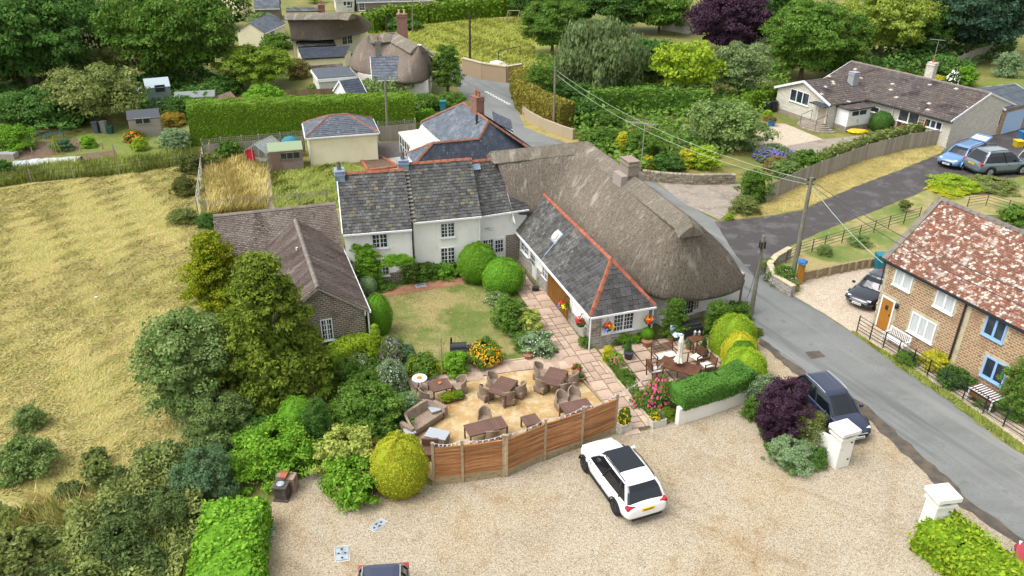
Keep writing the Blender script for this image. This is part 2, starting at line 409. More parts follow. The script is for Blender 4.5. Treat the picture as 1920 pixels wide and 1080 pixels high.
def hedge(name, label, pts, wd, h, mat, leaf=.09, dens=1.0, world=False, zb=0.0, rnd=.12, cat='hedge', jit=.035, cap=.45):
    """clipped hedge along a path of picture points (foot line, centre) : wd wide, h high, rounded shoulders"""
    P = [Vector((p[0], p[1])) for p in (pts if world else gpoly(pts))]
    hs = h if isinstance(h, (list, tuple)) else [h]*len(P)
    seg = [(P[i+1]-P[i]).length for i in range(len(P)-1)]; tot = sum(seg); st = NR
    per = 2*sum(hs)/len(hs)+wd; n = int((tot+wd)*per/(leaf*leaf*.42)*dens); n = min(n, 26000)
    s = st.random(n)*tot; u = st.random(n)
    cum = np.cumsum([0]+seg); idx = np.clip(np.searchsorted(cum, s, side='right')-1, 0, len(seg)-1); f = (s-cum[idx])/np.array(seg)[idx]
    A = np.array([[p.x, p.y] for p in P]); base = A[idx]*(1-f[:, None])+A[idx+1]*f[:, None]
    D = A[1:]-A[:-1]; D /= np.linalg.norm(D, axis=1, keepdims=True); nn = np.stack([-D[:, 1], D[:, 0]], 1)[idx]
    H = np.array(hs)[idx]*(1-f)+np.array(hs)[idx+1]*f; pv = 2*H+wd; q = u*pv
    side = np.where(q < H, 0, np.where(q < H+wd, 1, 2)); off = np.zeros(n); z = np.zeros(n); N = np.zeros((n, 3))
    m0 = side == 0; off[m0] = -wd/2; z[m0] = q[m0]; N[m0, :2] = -nn[m0]
    m1 = side == 1; off[m1] = q[m1]-H[m1]-wd/2; z[m1] = H[m1]; N[m1, 2] = 1
    m2 = side == 2; off[m2] = wd/2; z[m2] = pv[m2]-q[m2]; N[m2, :2] = nn[m2]
    # ends
    e = int(n*wd*h0/(tot*per)) if (h0 := sum(hs)/len(hs)) else 0
    eu = st.random(e); ez = st.random(e)*h0; side_e = st.integers(0, 2, e)
    eb = np.where(side_e[:, None] == 0, A[0], A[-1]); en = np.where(side_e[:, None] == 0, np.stack([-D[0, 1:2], D[0, 0:1]], 1), np.stack([-D[-1, 1:2], D[-1, 0:1]], 1))
    X = base+nn*off[:, None]
    # rounded shoulders
    rr = rnd*min(wd, h0)*2
    over = np.clip(z-(H-rr), 0, rr)/rr; X = X-nn*(np.sign(off)*(1-np.sqrt(1-over**2*.9))*rr*(side != 1))[:, None]
    edge = np.clip(np.abs(off)-(wd/2-rr), 0, rr)/rr; z = z-(side == 1)*(1-np.sqrt(1-edge**2*.9))*rr
    bump = .05*np.sin(X[:, 0]*2.1+X[:, 1]*1.3)+.04*np.sin(X[:, 0]*4.7-X[:, 1]*3.1)
    Pn = np.concatenate([X, (z+bump*(z > .3))[:, None]], 1)+N*st.normal(0, jit, (n, 1))
    Ex = eb+en*((eu-.5)*wd)[:, None]+np.where(side_e[:, None] == 0, -D[0], D[-1])*(.03+st.normal(0, jit, (e, 1)))
    Pe = np.concatenate([Ex, ez[:, None]], 1); Ne = np.concatenate([np.where(side_e[:, None] == 0, -D[0], D[-1]), np.zeros((e, 1))], 1)
    Pn = np.concatenate([Pn, Pe]); N = np.concatenate([N, Ne]); Pn[:, 2] += zb
    N = N+st.normal(0, cap, N.shape); k = len(Pn)
    loc = Vector((P[0].x, P[0].y, zb)); Pl = Pn-np.array(loc)
    size = leaf*(.7+.7*st.random(k)); me = quads('foliage', Pl, N, size, st.random(k), 1.6); me.materials.append(mat)
    t = thing(name, label, cat, loc); o = link_mesh('foliage', me, t); o.matrix_basis = Matrix.Translation(loc)
    m = MB()
    for i in range(len(P)-1):
        d = (P[i+1]-P[i]).normalized(); nn2 = Vector((-d.y, d.x))*(wd/2-.03); a, b = P[i]-d*.02, P[i+1]+d*.02
        for (pa, pb) in ((a, b),):
            h1, h2 = hs[i]-.05, hs[i+1]-.05; sh = .75
            c = [(pa-nn2), (pb-nn2), (pb+nn2), (pa+nn2)]; c2 = [(pa-nn2*sh), (pb-nn2*sh), (pb+nn2*sh), (pa+nn2*sh)]
            lo = [(q.x, q.y, zb) for q in c]; mi = [(c[j].x, c[j].y, zb+(h1 if j in (0, 3) else h2)-rr*.8) for j in range(4)]
            hi = [(c2[j].x, c2[j].y, zb+(h1 if j in (0, 3) else h2)) for j in range(4)]; m.cur = .2
            for X1, X2 in ((lo, mi), (mi, hi)):
                for j in range(4): m.face([X1[j], X1[(j+1) % 4], X2[(j+1) % 4], X2[j]])
            m.face(hi)
    m.t = [.2]*len(m.f); m.t[0] = .21
    m.build('stem', mat, t); return t  # solid core box behind the hedge leaves, in a dark leaf tone
def scatter(name, label, poly, n, hmin, hmax, mat, lean=.5, wid=.03, world=False, hole=None, zb=0.0, swirl=1.0, hf=None):
    """a mass of grass blades inside a ground outline"""
    P = poly if world else gpoly(poly); A = np.array(P); lo = A.min(0); hi = A.max(0); xs = []; ys = []; c = 0
    while c < n:
        k = int((n-c)*1.8)+100; X = lo[0]+(hi[0]-lo[0])*NR.random(k); Y = lo[1]+(hi[1]-lo[1])*NR.random(k); m = inpoly_np(X, Y, P)
        if hole:
            for q in hole: m &= ~inpoly_np(X, Y, q)
        xs.append(X[m]); ys.append(Y[m]); c += int(m.sum())
    X = np.concatenate(xs)[:n]; Y = np.concatenate(ys)[:n]
    a = swirl*(1.1*np.sin(X*.35+1.3*np.sin(Y*.22))+.8*np.cos(Y*.3-X*.13)+1.2*np.sin(X*1.3+Y*.9)+.9*np.sin(X*2.9-Y*2.2))+NR.normal(0, .9, n)
    hgt = hmin+(hmax-hmin)*NR.random(n)**1.4; 
    if hf is not None: hgt *= hf(X, Y)
    ln = lean*hgt*(.4+NR.random(n))
    dx = np.cos(a); dy = np.sin(a); w = wid*(.6+.8*NR.random(n)); b = np.stack([X, Y, np.full(n, zb)], 1)
    side = np.stack([-dy*w, dx*w, np.zeros(n)], 1); tip = b+np.stack([dx*ln, dy*ln, hgt], 1)
    V = np.stack([b-side, b+side, tip], 1).reshape(-1, 3); me = raw_mesh(name, V, np.arange(3*n).reshape(-1, 3), np.clip(NR.random(n)*.8+.1+.1*np.sin(X*1.5)*np.cos(Y*1.4), 0, 1))
    me.materials.append(mat); o = link_mesh(name, me); return tagit(o, label, 'grass', kind='stuff')
def mass(name, label, poly, n, hfun, mat, leaf=.14, world=False, cat='undergrowth', zb=0.0):
    """low thicket nobody could count: leaves over a lumpy height field"""
    P = poly if world else gpoly(poly); A = np.array(P); lo = A.min(0); hi = A.max(0); xs = []; ys = []; c = 0
    while c < n:
        k = int((n-c)*1.8)+100; X = lo[0]+(hi[0]-lo[0])*NR.random(k); Y = lo[1]+(hi[1]-lo[1])*NR.random(k); m = inpoly_np(X, Y, P); xs.append(X[m]); ys.append(Y[m]); c += int(m.sum())
    X = np.concatenate(xs)[:n]; Y = np.concatenate(ys)[:n]; h = hfun(X, Y)
    z = zb+h*(1-.4*NR.random(n)**2)*(1+.16*np.abs(NR.normal(0, 1, n))); e = .15
    gx = (hfun(X+e, Y)-hfun(X-e, Y))/(2*e); gy = (hfun(X, Y+e)-hfun(X, Y-e))/(2*e)
    N = np.stack([-gx, -gy, np.ones(n)], 1)+NR.normal(0, .6, (n, 3)); Pp = np.stack([X, Y, z], 1)
    me = quads(name, Pp, N, leaf*(.6+.8*NR.random(n)), NR.random(n), 1.8); me.materials.append(mat)
    o = link_mesh(name, me); return tagit(o, label, cat, kind='stuff')
def lumps(h, f=.8, seed=0.0):
    return lambda X, Y: h*(.55+.3*np.sin(X*f+seed+1.4*np.sin(Y*f*.7))+.25*np.cos(Y*f*1.3-X*f*.5+seed)+.15*np.sin(X*f*3.1+Y*f*2.3)).clip(.08, 2)
# ================================================================ materials
BARK = M('bark', C('#6b5f4e'), [(C('#8a806c'), 3, .4, .7)], bump=(9, .6))
MEADOW = M('meadow_ground', C('#c0b374'), [(C('#a2a456'), .2, .44, .58), (C('#cdc08a'), 1.1, .5, .75), (C('#8f984c'), .5, .54, .7), (C('#baa868'), 6, .45, .7)], bump=(14, .8))
GARDEN = M('garden_ground', C('#77803f'), [(C('#97904f'), .2, .45, .6), (C('#5f6d31'), 1.2, .5, .7), (C('#8a8248'), 8, .5, .75)], bump=(16, .7))
LAWN = M('lawn', C('#8b9350'), [(C('#71853c'), .35, .45, .6), (C('#b8a772'), .3, .46, .58), (C('#c0ae80'), 1.6, .6, .78), (C('#6f8040'), 9, .5, .8)], bump=(30, .4))
LAWN2 = M('back_lawn', C('#a6964f'), [(C('#7f8a3a'), .8, .4, .6), (C('#b39c62'), 2.5, .5, .75)], bump=(18, .8))
GREENG = M('green_lawn', C('#79893c'), [(C('#8b9148'), .8, .4, .65), (C('#5f7433'), 3, .5, .75)], bump=(20, .5))
DRYV = M('dry_verge', C('#b5a262'), [(C('#93904a'), 1.2, .45, .65), (C('#c6b47c'), 3, .5, .75)], bump=(20, .8))
SOIL = M('soil', C('#7b6552'), [(C('#97816a'), 4, .45, .7), (C('#5b4a3c'), 14, .5, .7)], bump=(20, 1))
WILD = M('wild_grass_ground', C('#a8964f'), [(C('#7e8540'), .9, .45, .6), (C('#b99f62'), 3, .5, .7)], bump=(12, 1))
def pebbles(name, cols, sc=42, big=(), bump=.5, rough=.9):
    b = NB(name); v = b.vec('Object'); vo = b.voro(v, sc); r = b.n('ShaderNodeValToRGB'); e = r.color_ramp.elements
    sx = b.n('ShaderNodeSeparateColor'); b.l(vo.outputs['Color'], sx.inputs[0]); b.l(sx.outputs[0], r.inputs[0])
    e[0].position = 0; e[0].color = cols[0]; e[1].position = 1; e[1].color = cols[-1]
    for i in range(1, len(cols)-1): x = e.new(i/(len(cols)-1)); x.color = cols[i]
    c = r.outputs[0]
    for col, s, lo, hi, f in big: c = b.mix(b.ramp(b.noise(b.vec('Object', (.07, .9, 1), f) if f != 1 else v, s), lo, hi), c, col, 'MULTIPLY')
    p = b.n('ShaderNodeBsdfPrincipled'); p.inputs['Roughness'].default_value = rough; p.inputs['Specular IOR Level'].default_value = .15; b.l(c, p.inputs['Base Color'])
    bn = b.n('ShaderNodeBump'); bn.inputs['Strength'].default_value = bump; bn.inputs['Distance'].default_value = .02; bn.invert = True
    b.l(vo.outputs['Distance'], bn.inputs['Height']); b.l(bn.outputs[0], p.inputs['Normal']); b.l(p.outputs[0], b.out.inputs[0]); return b.m
GRAVEL = pebbles('gravel', [C('#857560', .57), C('#baab90', .57), C('#cabda2', .57), C('#d8d0bc', .57), C('#ae9a78', .57), C('#e2dccf', .57)], 34,
                 big=[((.98, .91, .8, 1), .16, .46, .62, 1), ((.9, .88, .86, 1), .35, .5, .66, 1), ((.84, .78, .7, 1), 1.3, .56, .72, 1), ((.8, .74, .68, 1), 6, .6, .8, 1), ((.88, .84, .79, 1), 1.0, .56, .68, .55), ((.91, .87, .82, 1), 1.1, .57, .68, -1.1)])
GRAVEL2 = pebbles('pale_gravel', [C('#a8927a'), C('#cfbca2'), C('#dfd0ba'), C('#e9dfcf')], 30, big=[((.92, .9, .86, 1), .6, .5, .7, 1)])
_v = G(1800, 850)-G(1450, 620); ROADA = -math.atan2(_v.y, _v.x)
ASPH = M('asphalt', C('#8b8d8a'), [(C('#80827f'), .35, .48, .62, 'UV', (.35, 1, 1)), (C('#949693'), .9, .55, .75), (C('#777a79'), 9, .5, .8), (C('#7b7e7e'), 1.3, .62, .7), (C('#737675'), 1.0, .54, .66, 'UV', (.07, .9, 1), ROADA), (C('#9b9c98'), 1.0, .56, .7, 'UV', (.05, .7, 1.3), ROADA)], bump=(60, .15), rough=.8)
ASPHD = M('dark_asphalt', C('#55504f'), [(C('#6e6a6a'), .7, .5, .65), (C('#8b8a8c'), 1.5, .64, .72), (C('#464142'), 5, .5, .8)], bump=(40, .2), rough=.7)
TAR = M('old_tar_edge', C('#5d5852'), [(C('#75695a'), 2, .4, .6)], bump=(20, .5))
CONC = M('concrete', C('#a89c8d'), [(C('#8f8578'), .7, .45, .65), (C('#bbb0a2'), 3, .5, .7)], bump=(30, .2))
MORT = M('mortar_bed', C('#66564a'), [(C('#7d6b5c'), 5, .4, .7)])
SLAB = M('sandstone_slab', C('#ceb49d'), [(C('#bc9f8b'), 1.3, .45, .65), (C('#d9c5ae'), 4, .5, .75)], rnd=.17, bump=(25, .25))
PAVE2 = M('buff_paving', C('#cfc0a4'), [(C('#b8a88d'), 2, .45, .7)], bump=(20, .2))
SAND = M('sand_surface', C('#cdaa70'), [(C('#e3cb9e'), 1.3, .46, .6), (C('#b58848'), .8, .54, .68), (C('#e6d2aa'), 3.2, .55, .7), (C('#c9b08b'), 5, .5, .75)], bump=(26, .5))
COBB = brick('cobbles', C('#77736d'), C('#8d877f'), C('#55504a'), .2, .1, .015)
BRPATH = brick('brick_path', C('#c08465'), C('#b3765c'), C('#9a8570'), .21, .105, .01, [(C('#c99a7b'), 2, .5, .7)])
WHITE = M('white_paint', C('#eef0f0', .74), [(C('#d4d6d3', .8), 2, .55, .8)], rough=.5)
CREAM = M('cream_render', C('#f6f5ee', .8), [(C('#eae8dd', .8), .6, .5, .7), (C('#d3ccb4', .78), 5, .6, .8, 'UV', (1, .2, 1))], rough=.9, bump=(12, .08))
CREAM2 = M('yellow_cream_render', C('#ece5c4', .8), [(C('#e0d8b4', .8), .5, .5, .7)], rough=.9)
PALER = M('pale_render', C('#dedbd0', .75), [(C('#c9c5b8', .75), 1.5, .5, .7)], rough=.9)
GLASS = M('window_glass', C('#2a3138', .9), [(C('#4b5358', .9), .9, .5, .7)], rough=.08, spec=.6)
CURT = M('net_curtain', C('#cfd4d2', .75), [(C('#b3b8b7', .75), 3, .4, .7, 'UV', (5, .5, 1))], rough=.4, spec=.5)
SLATE = M('stone_slate', C('#646563'), [(C('#807f79'), 1.2, .5, .7), (C('#8b8470'), 3.1, .62, .74), (C('#484a4e'), 7, .5, .7)], tone=.38, rnd=.2, bump=(20, .4), rough=.75)
SLATEL = M('lichened_slate', C('#6e6d6b'), [(C('#8e8c86'), .7, .48, .62), (C('#a9a69d'), 3.5, .55, .68), (C('#6b6647'), 2.2, .64, .74), (C('#484b50'), 8, .5, .7)], tone=.34, rnd=.34, bump=(20, .4), rough=.75)
SLATEB = M('blue_slate', C('#626a75'), [(C('#7d848c'), 1.2, .48, .65), (C('#9aa0a5'), 4, .58, .74), (C('#4f5660'), .6, .55, .7)], tone=.2, rough=.6)
SLATED = M('dark_slate', C('#474f5d'), [(C('#5c6470'), 2, .5, .7), (C('#9a9fa6'), 3.2, .63, .7, 'UV', (2.5, .35, 1))], tone=.12, rough=.6)
TILEBR = M('brown_tile', C('#75685f'), [(C('#8e8379'), 1.2, .45, .6, 'UV', (1, .3, 1)), (C('#4c3d3c'), .8, .58, .68, 'UV', (1.6, .35, 1)), (C('#a39a8e'), 2.5, .66, .76)], tone=.16, rough=.85)
TILEGB = M('purple_brown_tile', C('#675a52'), [(C('#80756b'), .9, .5, .62, 'UV', (1.5, .22, 1)), (C('#4d403b'), 1.3, .5, .65, 'UV', (1.8, .3, 1))], tone=.14, rough=.85)
TILERED = M('red_clay_tile', C('#946654'), [(C('#ad6a50'), 1.5, .5, .7), (C('#80503f'), 3, .55, .75), (C('#8f6350'), .5, .5, .6), (C('#d0c4b4', .7), 4.5, .54, .64), (C('#c9bdb0', .7), 1.1, .6, .72)], tone=.22, rough=.85)
LICHEN = M('white_lichen', C('#d0c9bd', .66), [(C('#a8806a', .6), 6, .5, .6)], rough=.95)
TILEDK = M('concrete_tile', C('#655c58'), [(C('#b5aea4'), 3.4, .64, .68), (C('#72685f'), .8, .5, .7), (C('#4b4244'), .5, .55, .65), (C('#8a6f55'), 1.6, .62, .72)], tone=.18, rough=.85)
RIDGE = M('terracotta_ridge', C('#b56a50'), [(C('#cf8f72'), 2, .5, .7), (C('#8a5c4c'), 4, .5, .68), (C('#9a8c7c'), 2.7, .6, .72)], rnd=.16, rough=.85)
RIDGEB = M('brown_ridge', C('#9b6b58'), [(C('#7f5f52'), 3, .5, .7)], rnd=.14)
RIDGEG = M('grey_ridge', C('#8d837a'), [(C('#6f665f'), 3, .5, .7)], rnd=.12)
LEAD = M('lead_flashing', C('#9fb3c4'), [(C('#75879a'), 2, .5, .7)], rough=.5)
BRICKG = brick('brown_brick', C('#877868'), C('#665a4f'), C('#b3aa9c', .65), .26, .12, .026, [(C('#7a6e66'), 1.2, .5, .7)])
BRICKY = brick('buff_brick', C('#b9916a'), C('#9a7352'), C('#ccb998', .68), .26, .13, .028, [(C('#8d6a50'), 5, .64, .7), (C('#a9856a'), .8, .5, .7)])
BRICKO = brick('orange_buff_brick', C('#b8875f'), C('#96694a'), C('#c8b090', .66), .26, .13, .028, [(C('#7a5645'), 5, .62, .68)])
BRICKR = brick('red_brick', C('#a4614c'), C('#8b5443'), C('#a8968a'), .225, .08, .014, [(C('#7b6a60'), 3, .55, .7)])
BRICKC = brick('old_chimney_brick', C('#97705f'), C('#857368'), C('#b8b0a4'), .225, .085, .02, [(C('#a39a8c'), 2.5, .5, .62)])
RUBBLE = brick('rubble_stone', C('#b9b5ac', .66), C('#9b958c', .62), C('#cbc6bc', .66), .38, .16, .022, [(C('#9b7f70'), 1.5, .5, .7)])
STONEW = brick('grey_stone_block', C('#dcd7c9', .75), C('#cac5b6', .75), C('#aaa496', .7), .42, .2, .012, [(C('#ddd8ca'), 2, .5, .7)])
STONEG = brick('grey_house_stone', C('#8f897f'), C('#79736b'), C('#9a9488'), .4, .18, .02)
QUOIN = M('stone_quoin', C('#c9bd9d', .7), [(C('#b0a488', .7), 3, .5, .7)])
OAK = M('stained_oak', C('#9a6a2c'), [(C('#7c5222'), 2, .45, .65, 'UV', (8, .5, 1))], rough=.6)
ORANGEW = M('orange_varnished_wood', C('#c98a35'), [(C('#a96f26'), 3, .45, .7, 'UV', (8, .6, 1))], rough=.5)
CEDAR = M('cedar_slat', C('#b97f50'), [(C('#cf9c6e'), 1.2, .45, .62, 'UV', (.6, 9, 1)), (C('#93603a'), 1.6, .5, .68, 'UV', (.5, 14, 1))], rnd=.26, rough=.75)
LTIM = M('pale_timber', C('#b39f7c'), [(C('#8f7d60'), 2, .5, .7, 'UV', (3, 3, 1)), (C('#c4b390'), 5, .5, .7)], rnd=.1)
GTIM = M('weathered_timber', C('#a8a092', .7), [(C('#8f887b', .7), 1.5, .45, .65, 'UV', (7, .6, 1)), (C('#a8a294'), 4, .5, .7)], rnd=.16)
PTIM = M('pinkish_boarding', C('#a38f86'), [(C('#8c7a72'), 2, .5, .7)], rnd=.08)
TEAK = M('dark_teak', C('#76503c'), [(C('#5e3e2e'), 3, .45, .7)], rough=.5)
POLE = M('pole_timber', C('#8f8e7c'), [(C('#75745f'), 2, .45, .65, 'UV', (6, .6, 1)), (C('#a5a392'), 6, .55, .75)])
POLED = M('tarred_pole', C('#4b4038'), rough=.8)
BLACK = M('black_metal', C('#26282b', .8), rough=.5, spec=.4)
DKIRON = M('dark_iron', C('#41403f', .8), rough=.6)
WIRE = M('cable', C('#3a3d3d', .8), rough=.6)
WIREL = M('pale_cable', C('#a9b7a4', .7), rough=.6)
ALU = M('aluminium', C('#b9bdbe', .8), rough=.35, metal=.6)
GALV = M('galvanised_cover', C('#aab4bb', .75), [(C('#8b98a2', .7), 4, .45, .6)], rough=.5)
GREENF = M('green_felt', C('#9fb08c'), rough=.9)
FELT = M('roof_felt', C('#5a626b'), [(C('#6b737a'), 1, .5, .7)], rough=.85)
TERRA = M('terracotta_pot', C('#b07a5b'), [(C('#c4967a'), 4, .5, .7)])
DPOT = M('dark_planter', C('#4a4e52'), rough=.6)
WPOT = M('white_stone_trough', C('#d2cfc2', .75), [(C('#a9a594', .7), 3, .5, .7)], bump=(15, .3))
WPILL = M('white_pillar_paint', C('#e6e4da', .82), [(C('#b5b2a5', .75), 2.2, .62, .78), (C('#4a4740', .7), 6, .74, .78)], rough=.7)
def rgb(n, h, k=.65, rough=.6, **kw): return M(n, C(h, k), rough=rough, **kw)
RED = rgb('red_paint', '#c01e30'); BLUEP = rgb('blue_plastic', '#3f7fbe'); YELP = rgb('yellow_plastic', '#e5c52c'); TEAL = rgb('teal_cover', '#2f8291')
# leaves
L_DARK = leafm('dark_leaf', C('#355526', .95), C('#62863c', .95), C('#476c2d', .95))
L_MID = leafm('mid_leaf', C('#446a25', 0.78), C('#7f9f42', 0.78), C('#5f8731', 0.78))
L_BRI = leafm('bright_leaf', C('#568c1f', 0.78), C('#9bc744', 0.78), C('#76aa30', 0.78))
L_LIME = leafm('lime_leaf', C('#769c24', 0.78), C('#bfd244', 0.78), C('#9abb2e', 0.78))
L_YEW = leafm('olive_yew_leaf', C('#587022', 0.8), C('#9aaa40', 0.8), C('#788c30', 0.8))
L_GOLD = leafm('golden_conifer_leaf', C('#5d7a1b', 0.78), C('#b9bb2b', 0.78), C('#8b9a20', 0.78))
L_GREY = leafm('grey_green_leaf', C('#5c7a36', 0.85), C('#97ab6a', 0.85), C('#728d4c', 0.85))
L_SAGE = leafm('sage_leaf', C('#6d8a5c', 0.78), C('#a4b98b', 0.78), C('#85a26d', 0.78))
L_PURP = leafm('purple_leaf', C('#2f1f2c', 0.78), C('#5c4052', 0.78), C('#44303f', 0.78), tr=.1)
L_OLIV = leafm('olive_leaf', C('#66783a', 0.78), C('#9fa763', 0.78), C('#82904b', 0.78))
L_YEL = leafm('yellow_leaf', C('#a9b02a', 0.78), C('#e6dc4a', 0.78), C('#c9c734', 0.78))
L_WEEP = leafm('willow_leaf', C('#5c7643', 0.78), C('#9aac72', 0.78), C('#78905a', 0.78))
L_BOX = leafm('clipped_box_leaf', C('#4b7d1c', 0.78), C('#85b33a', 0.78), C('#659a28', 0.78), tr=.12)
L_HEDG = leafm('hedge_leaf', C('#466a1a', 0.78), C('#809c2c', 0.78), C('#5f8022', 0.78), tr=.12)
L_LEYL = leafm('conifer_hedge_leaf', C('#3f6f2a', 0.78), C('#6f9c40', 0.78), C('#548432', 0.78), tr=.1)
L_BROWN = leafm('brownish_leaf', C('#6e6a3c', 0.78), C('#a8985c', 0.78), C('#88804a', 0.78))
L_VARI = leafm('variegated_leaf', C('#7b9a3a', 0.78), C('#dede7e', 0.78), C('#b9c957', 0.78))
L_BLUEG = leafm('blue_green_leaf', C('#4c6e42', 0.78), C('#86a477', 0.78), C('#64865a', 0.78))
L_STRAW = leafm('straw_blade', C('#b8a962', 0.78), C('#dccb8c', 0.78), C('#c2b46a', 0.78), tr=.2, rough=.8)
L_GRN = leafm('green_blade', C('#6f8436', 0.78), C('#a8ad5a', 0.78), C('#8b9446', 0.78), tr=.2, rough=.8)
L_MIXG = leafm('mixed_blade', C('#8f9a48', 0.78), C('#b5b468', 0.78), C('#9ca24e', 0.78), tr=.2, rough=.8)
L_WEED = leafm('bramble_leaf', C('#46602f', 0.78), C('#7f8f55', 0.78), C('#5f7740', 0.78))
F_YEL = rgb('yellow_petal', '#f2c91e', .8); F_RED = rgb('red_petal', '#d02a22', .8); F_PINK = rgb('pink_petal', '#e0508a', .8); F_WHI = rgb('white_petal', '#f4f2ea', .8)
F_ORA = rgb('orange_petal', '#ef7a1c', .8); F_VIO = rgb('violet_petal', '#7f72c0', .8); F_CRE = rgb('cream_petal', '#d9d3a0', .8); F_LIL = rgb('lilac_petal', '#a58aa5', .8); F_LAV = rgb('lavender_petal', '#6a5cab', .8)
F_GOLD = rgb('gold_petal', '#f0b418', .8)
# ================================================================ the setting: ground
g0 = MB(); nx = 60
g0.face([(-420, -40, 0), (420, -40, 0), (420, 900, 0), (-420, 900, 0)])
g0.build('ground', GARDEN)['kind'] = 'structure'
Z = .004
sheet('meadow', [(-600, 420), (-60, 352), (60, 338), (150, 334), (260, 322), (372, 300), (378, 330), (372, 420), (368, 470), (400, 520), (350, 640), (345, 720), (420, 800), (360, 850), (340, 1000), (345, 1200), (-900, 1300)], Z, MEADOW, .12)
sheet('rough_grass_strip', [(-300, 345), (0, 318), (120, 316), (240, 300), (330, 288), (376, 282), (374, 300), (260, 322), (150, 334), (60, 338), (-250, 385)], Z, LAWN2, .15)
sheet('garden_lawn', [(145, 255), (235, 235), (300, 245), (385, 260), (385, 280), (240, 300), (150, 300), (150, 275)], 2*Z, GREENG, .1)
sheet('vegetable_bed', [(35, 292), (45, 266), (150, 262), (146, 283), (40, 304)], 3*Z, SOIL, .1)
sheet('dug_soil_bed', [(150, 302), (152, 290), (216, 280), (222, 297), (152, 308)], 3*Z, SOIL, .1)
sheet('wild_garden', [(386, 278), (470, 300), (494, 318), (500, 385), (515, 395), (384, 405)], 2*Z, WILD)
sheet('back_lawn', [(504, 320), (570, 315), (625, 308), (640, 300), (700, 320), (690, 345), (640, 380), (640, 395), (512, 395)], 2*Z, LAWN2)
sheet('garden_path', [(493, 322), (505, 320), (517, 396), (503, 398)], 3*Z, PAVE2, .03)
sheet('cobbled_yard', [(706, 268), (765, 262), (765, 292), (706, 300)], 3*Z, COBB)
sheet('courtyard_paving', [(700, 310), (712, 294), (770, 290), (785, 330), (700, 345)], 2.5*Z, PAVE2)
sheet('front_lawn', [(700, 560), (760, 540), (868, 532), (905, 545), (960, 590), (1000, 630), (1045, 662), (985, 674), (880, 683), (800, 700), (740, 690), (715, 640)], 2*Z, LAWN)
sheet('brick_path', [(715, 551), (760, 535), (866, 520), (874, 527), (868, 533), (725, 557)], 4*Z, BRPATH)
sheet('car_park_gravel', [(505, 952), (516, 932), (545, 905), (600, 880), (700, 900), (812, 908), (950, 890), (1150, 812), (1215, 806), (1240, 790), (1388, 745), (1400, 720), (1425, 690), (1410, 640), (1430, 640), (1510, 708), (1620, 768), (1745, 880), (1800, 935), (1920, 1020), (2150, 1200), (2150, 1500), (420, 1500), (488, 1080), (497, 1000)], 2*Z, GRAVEL, .09)
ROADW = [(838, 138), (862, 170), (893, 205), (960, 252), (1040, 308), (1150, 395), (1270, 480), (1345, 545), (1405, 608), (1430, 640), (1510, 708), (1620, 768), (1745, 880), (1800, 935), (1920, 1020), (2160, 1205), (2500, 1300), (2350, 1060), (2150, 985), (1920, 853), (1850, 802), (1770, 742), (1680, 682), (1600, 626), (1545, 590), (1480, 552), (1430, 512), (1440, 490), (1425, 430), (1345, 415), (1290, 385), (1215, 332), (1130, 290), (1062, 263), (1000, 225), (972, 190), (1000, 160), (975, 150), (905, 147), (870, 130), (850, 118)]
rp = gpoly(ROADW); far = [(-13.5, 160), (-10, 160)]
sheet('road', ROADW, 3*Z, ASPH, .06, 1.0)
sheet('road_edge', [(1425, 636), (1440, 645), (1516, 703), (1626, 762), (1752, 873), (1806, 928), (1925, 1016), (1915, 1024), (1785, 940), (1735, 890), (1615, 775), (1505, 712), (1425, 645)], 4*Z, TAR, .1, .35)
sheet('road_patch', [(1508, 660), (1536, 658), (1548, 669), (1520, 674)], 5*Z, TAR, .02)
sheet('driveway', [(1340, 416), (1425, 408), (1500, 396), (1600, 352), (1700, 315), (1762, 288), (1860, 240), (2050, 200), (2100, 330), (1920, 330), (1840, 340), (1745, 352), (1640, 395), (1530, 438), (1480, 462), (1445, 500), (1436, 514), (1415, 520), (1380, 480)], 4*Z, ASPHD, .05)
sheet('golden_verge', [(1366, 412), (1400, 395), (1440, 378), (1500, 344), (1620, 290), (1700, 270), (1785, 268), (1762, 288), (1700, 314), (1600, 351), (1500, 395), (1425, 407)], 5*Z, DRYV, .08)
sheet('mown_verge', [(1448, 500), (1482, 464), (1530, 440), (1640, 397), (1745, 354), (1840, 342), (1925, 332), (2100, 330), (2150, 420), (1790, 400), (1740, 420), (1660, 480), (1505, 520), (1470, 510)], 5*Z, LAWN, .08)
sheet('concrete_drive', [(1205, 322), (1245, 336), (1390, 345), (1384, 380), (1350, 412), (1290, 386)], 4.5*Z, CONC, .05)
sheet('forecourt', [(1440, 280), (1540, 262), (1650, 250), (1700, 255), (1640, 280), (1560, 300), (1480, 300)], 4*Z, CONC)
sheet('bungalow_gravel', [(1398, 270), (1440, 232), (1472, 232), (1545, 262), (1440, 282)], 3*Z, GRAVEL2)
sheet('cottage_gravel', [(1482, 552), (1500, 526), (1650, 492), (1700, 520), (1640, 640), (1598, 624), (1545, 588)], 4*Z, GRAVEL2, .05)
sheet('cottage_front_garden', [(1606, 624), (1640, 600), (1760, 690), (1960, 830), (2160, 960), (2140, 985), (1920, 850), (1770, 738)], 4.5*Z, GRAVEL2, .05)
sheet('roadside_verge', [(1596, 622), (1606, 622), (1700, 686), (1800, 752), (1922, 838), (2150, 975), (2145, 990), (1920, 856), (1850, 806), (1770, 746), (1680, 686)], 5*Z, GARDEN, .12, .4)
sheet('far_verge', [(965, 195), (985, 240), (1060, 268), (1130, 300), (1140, 288), (1070, 255), (1000, 222)], 5*Z, DRYV, .1)
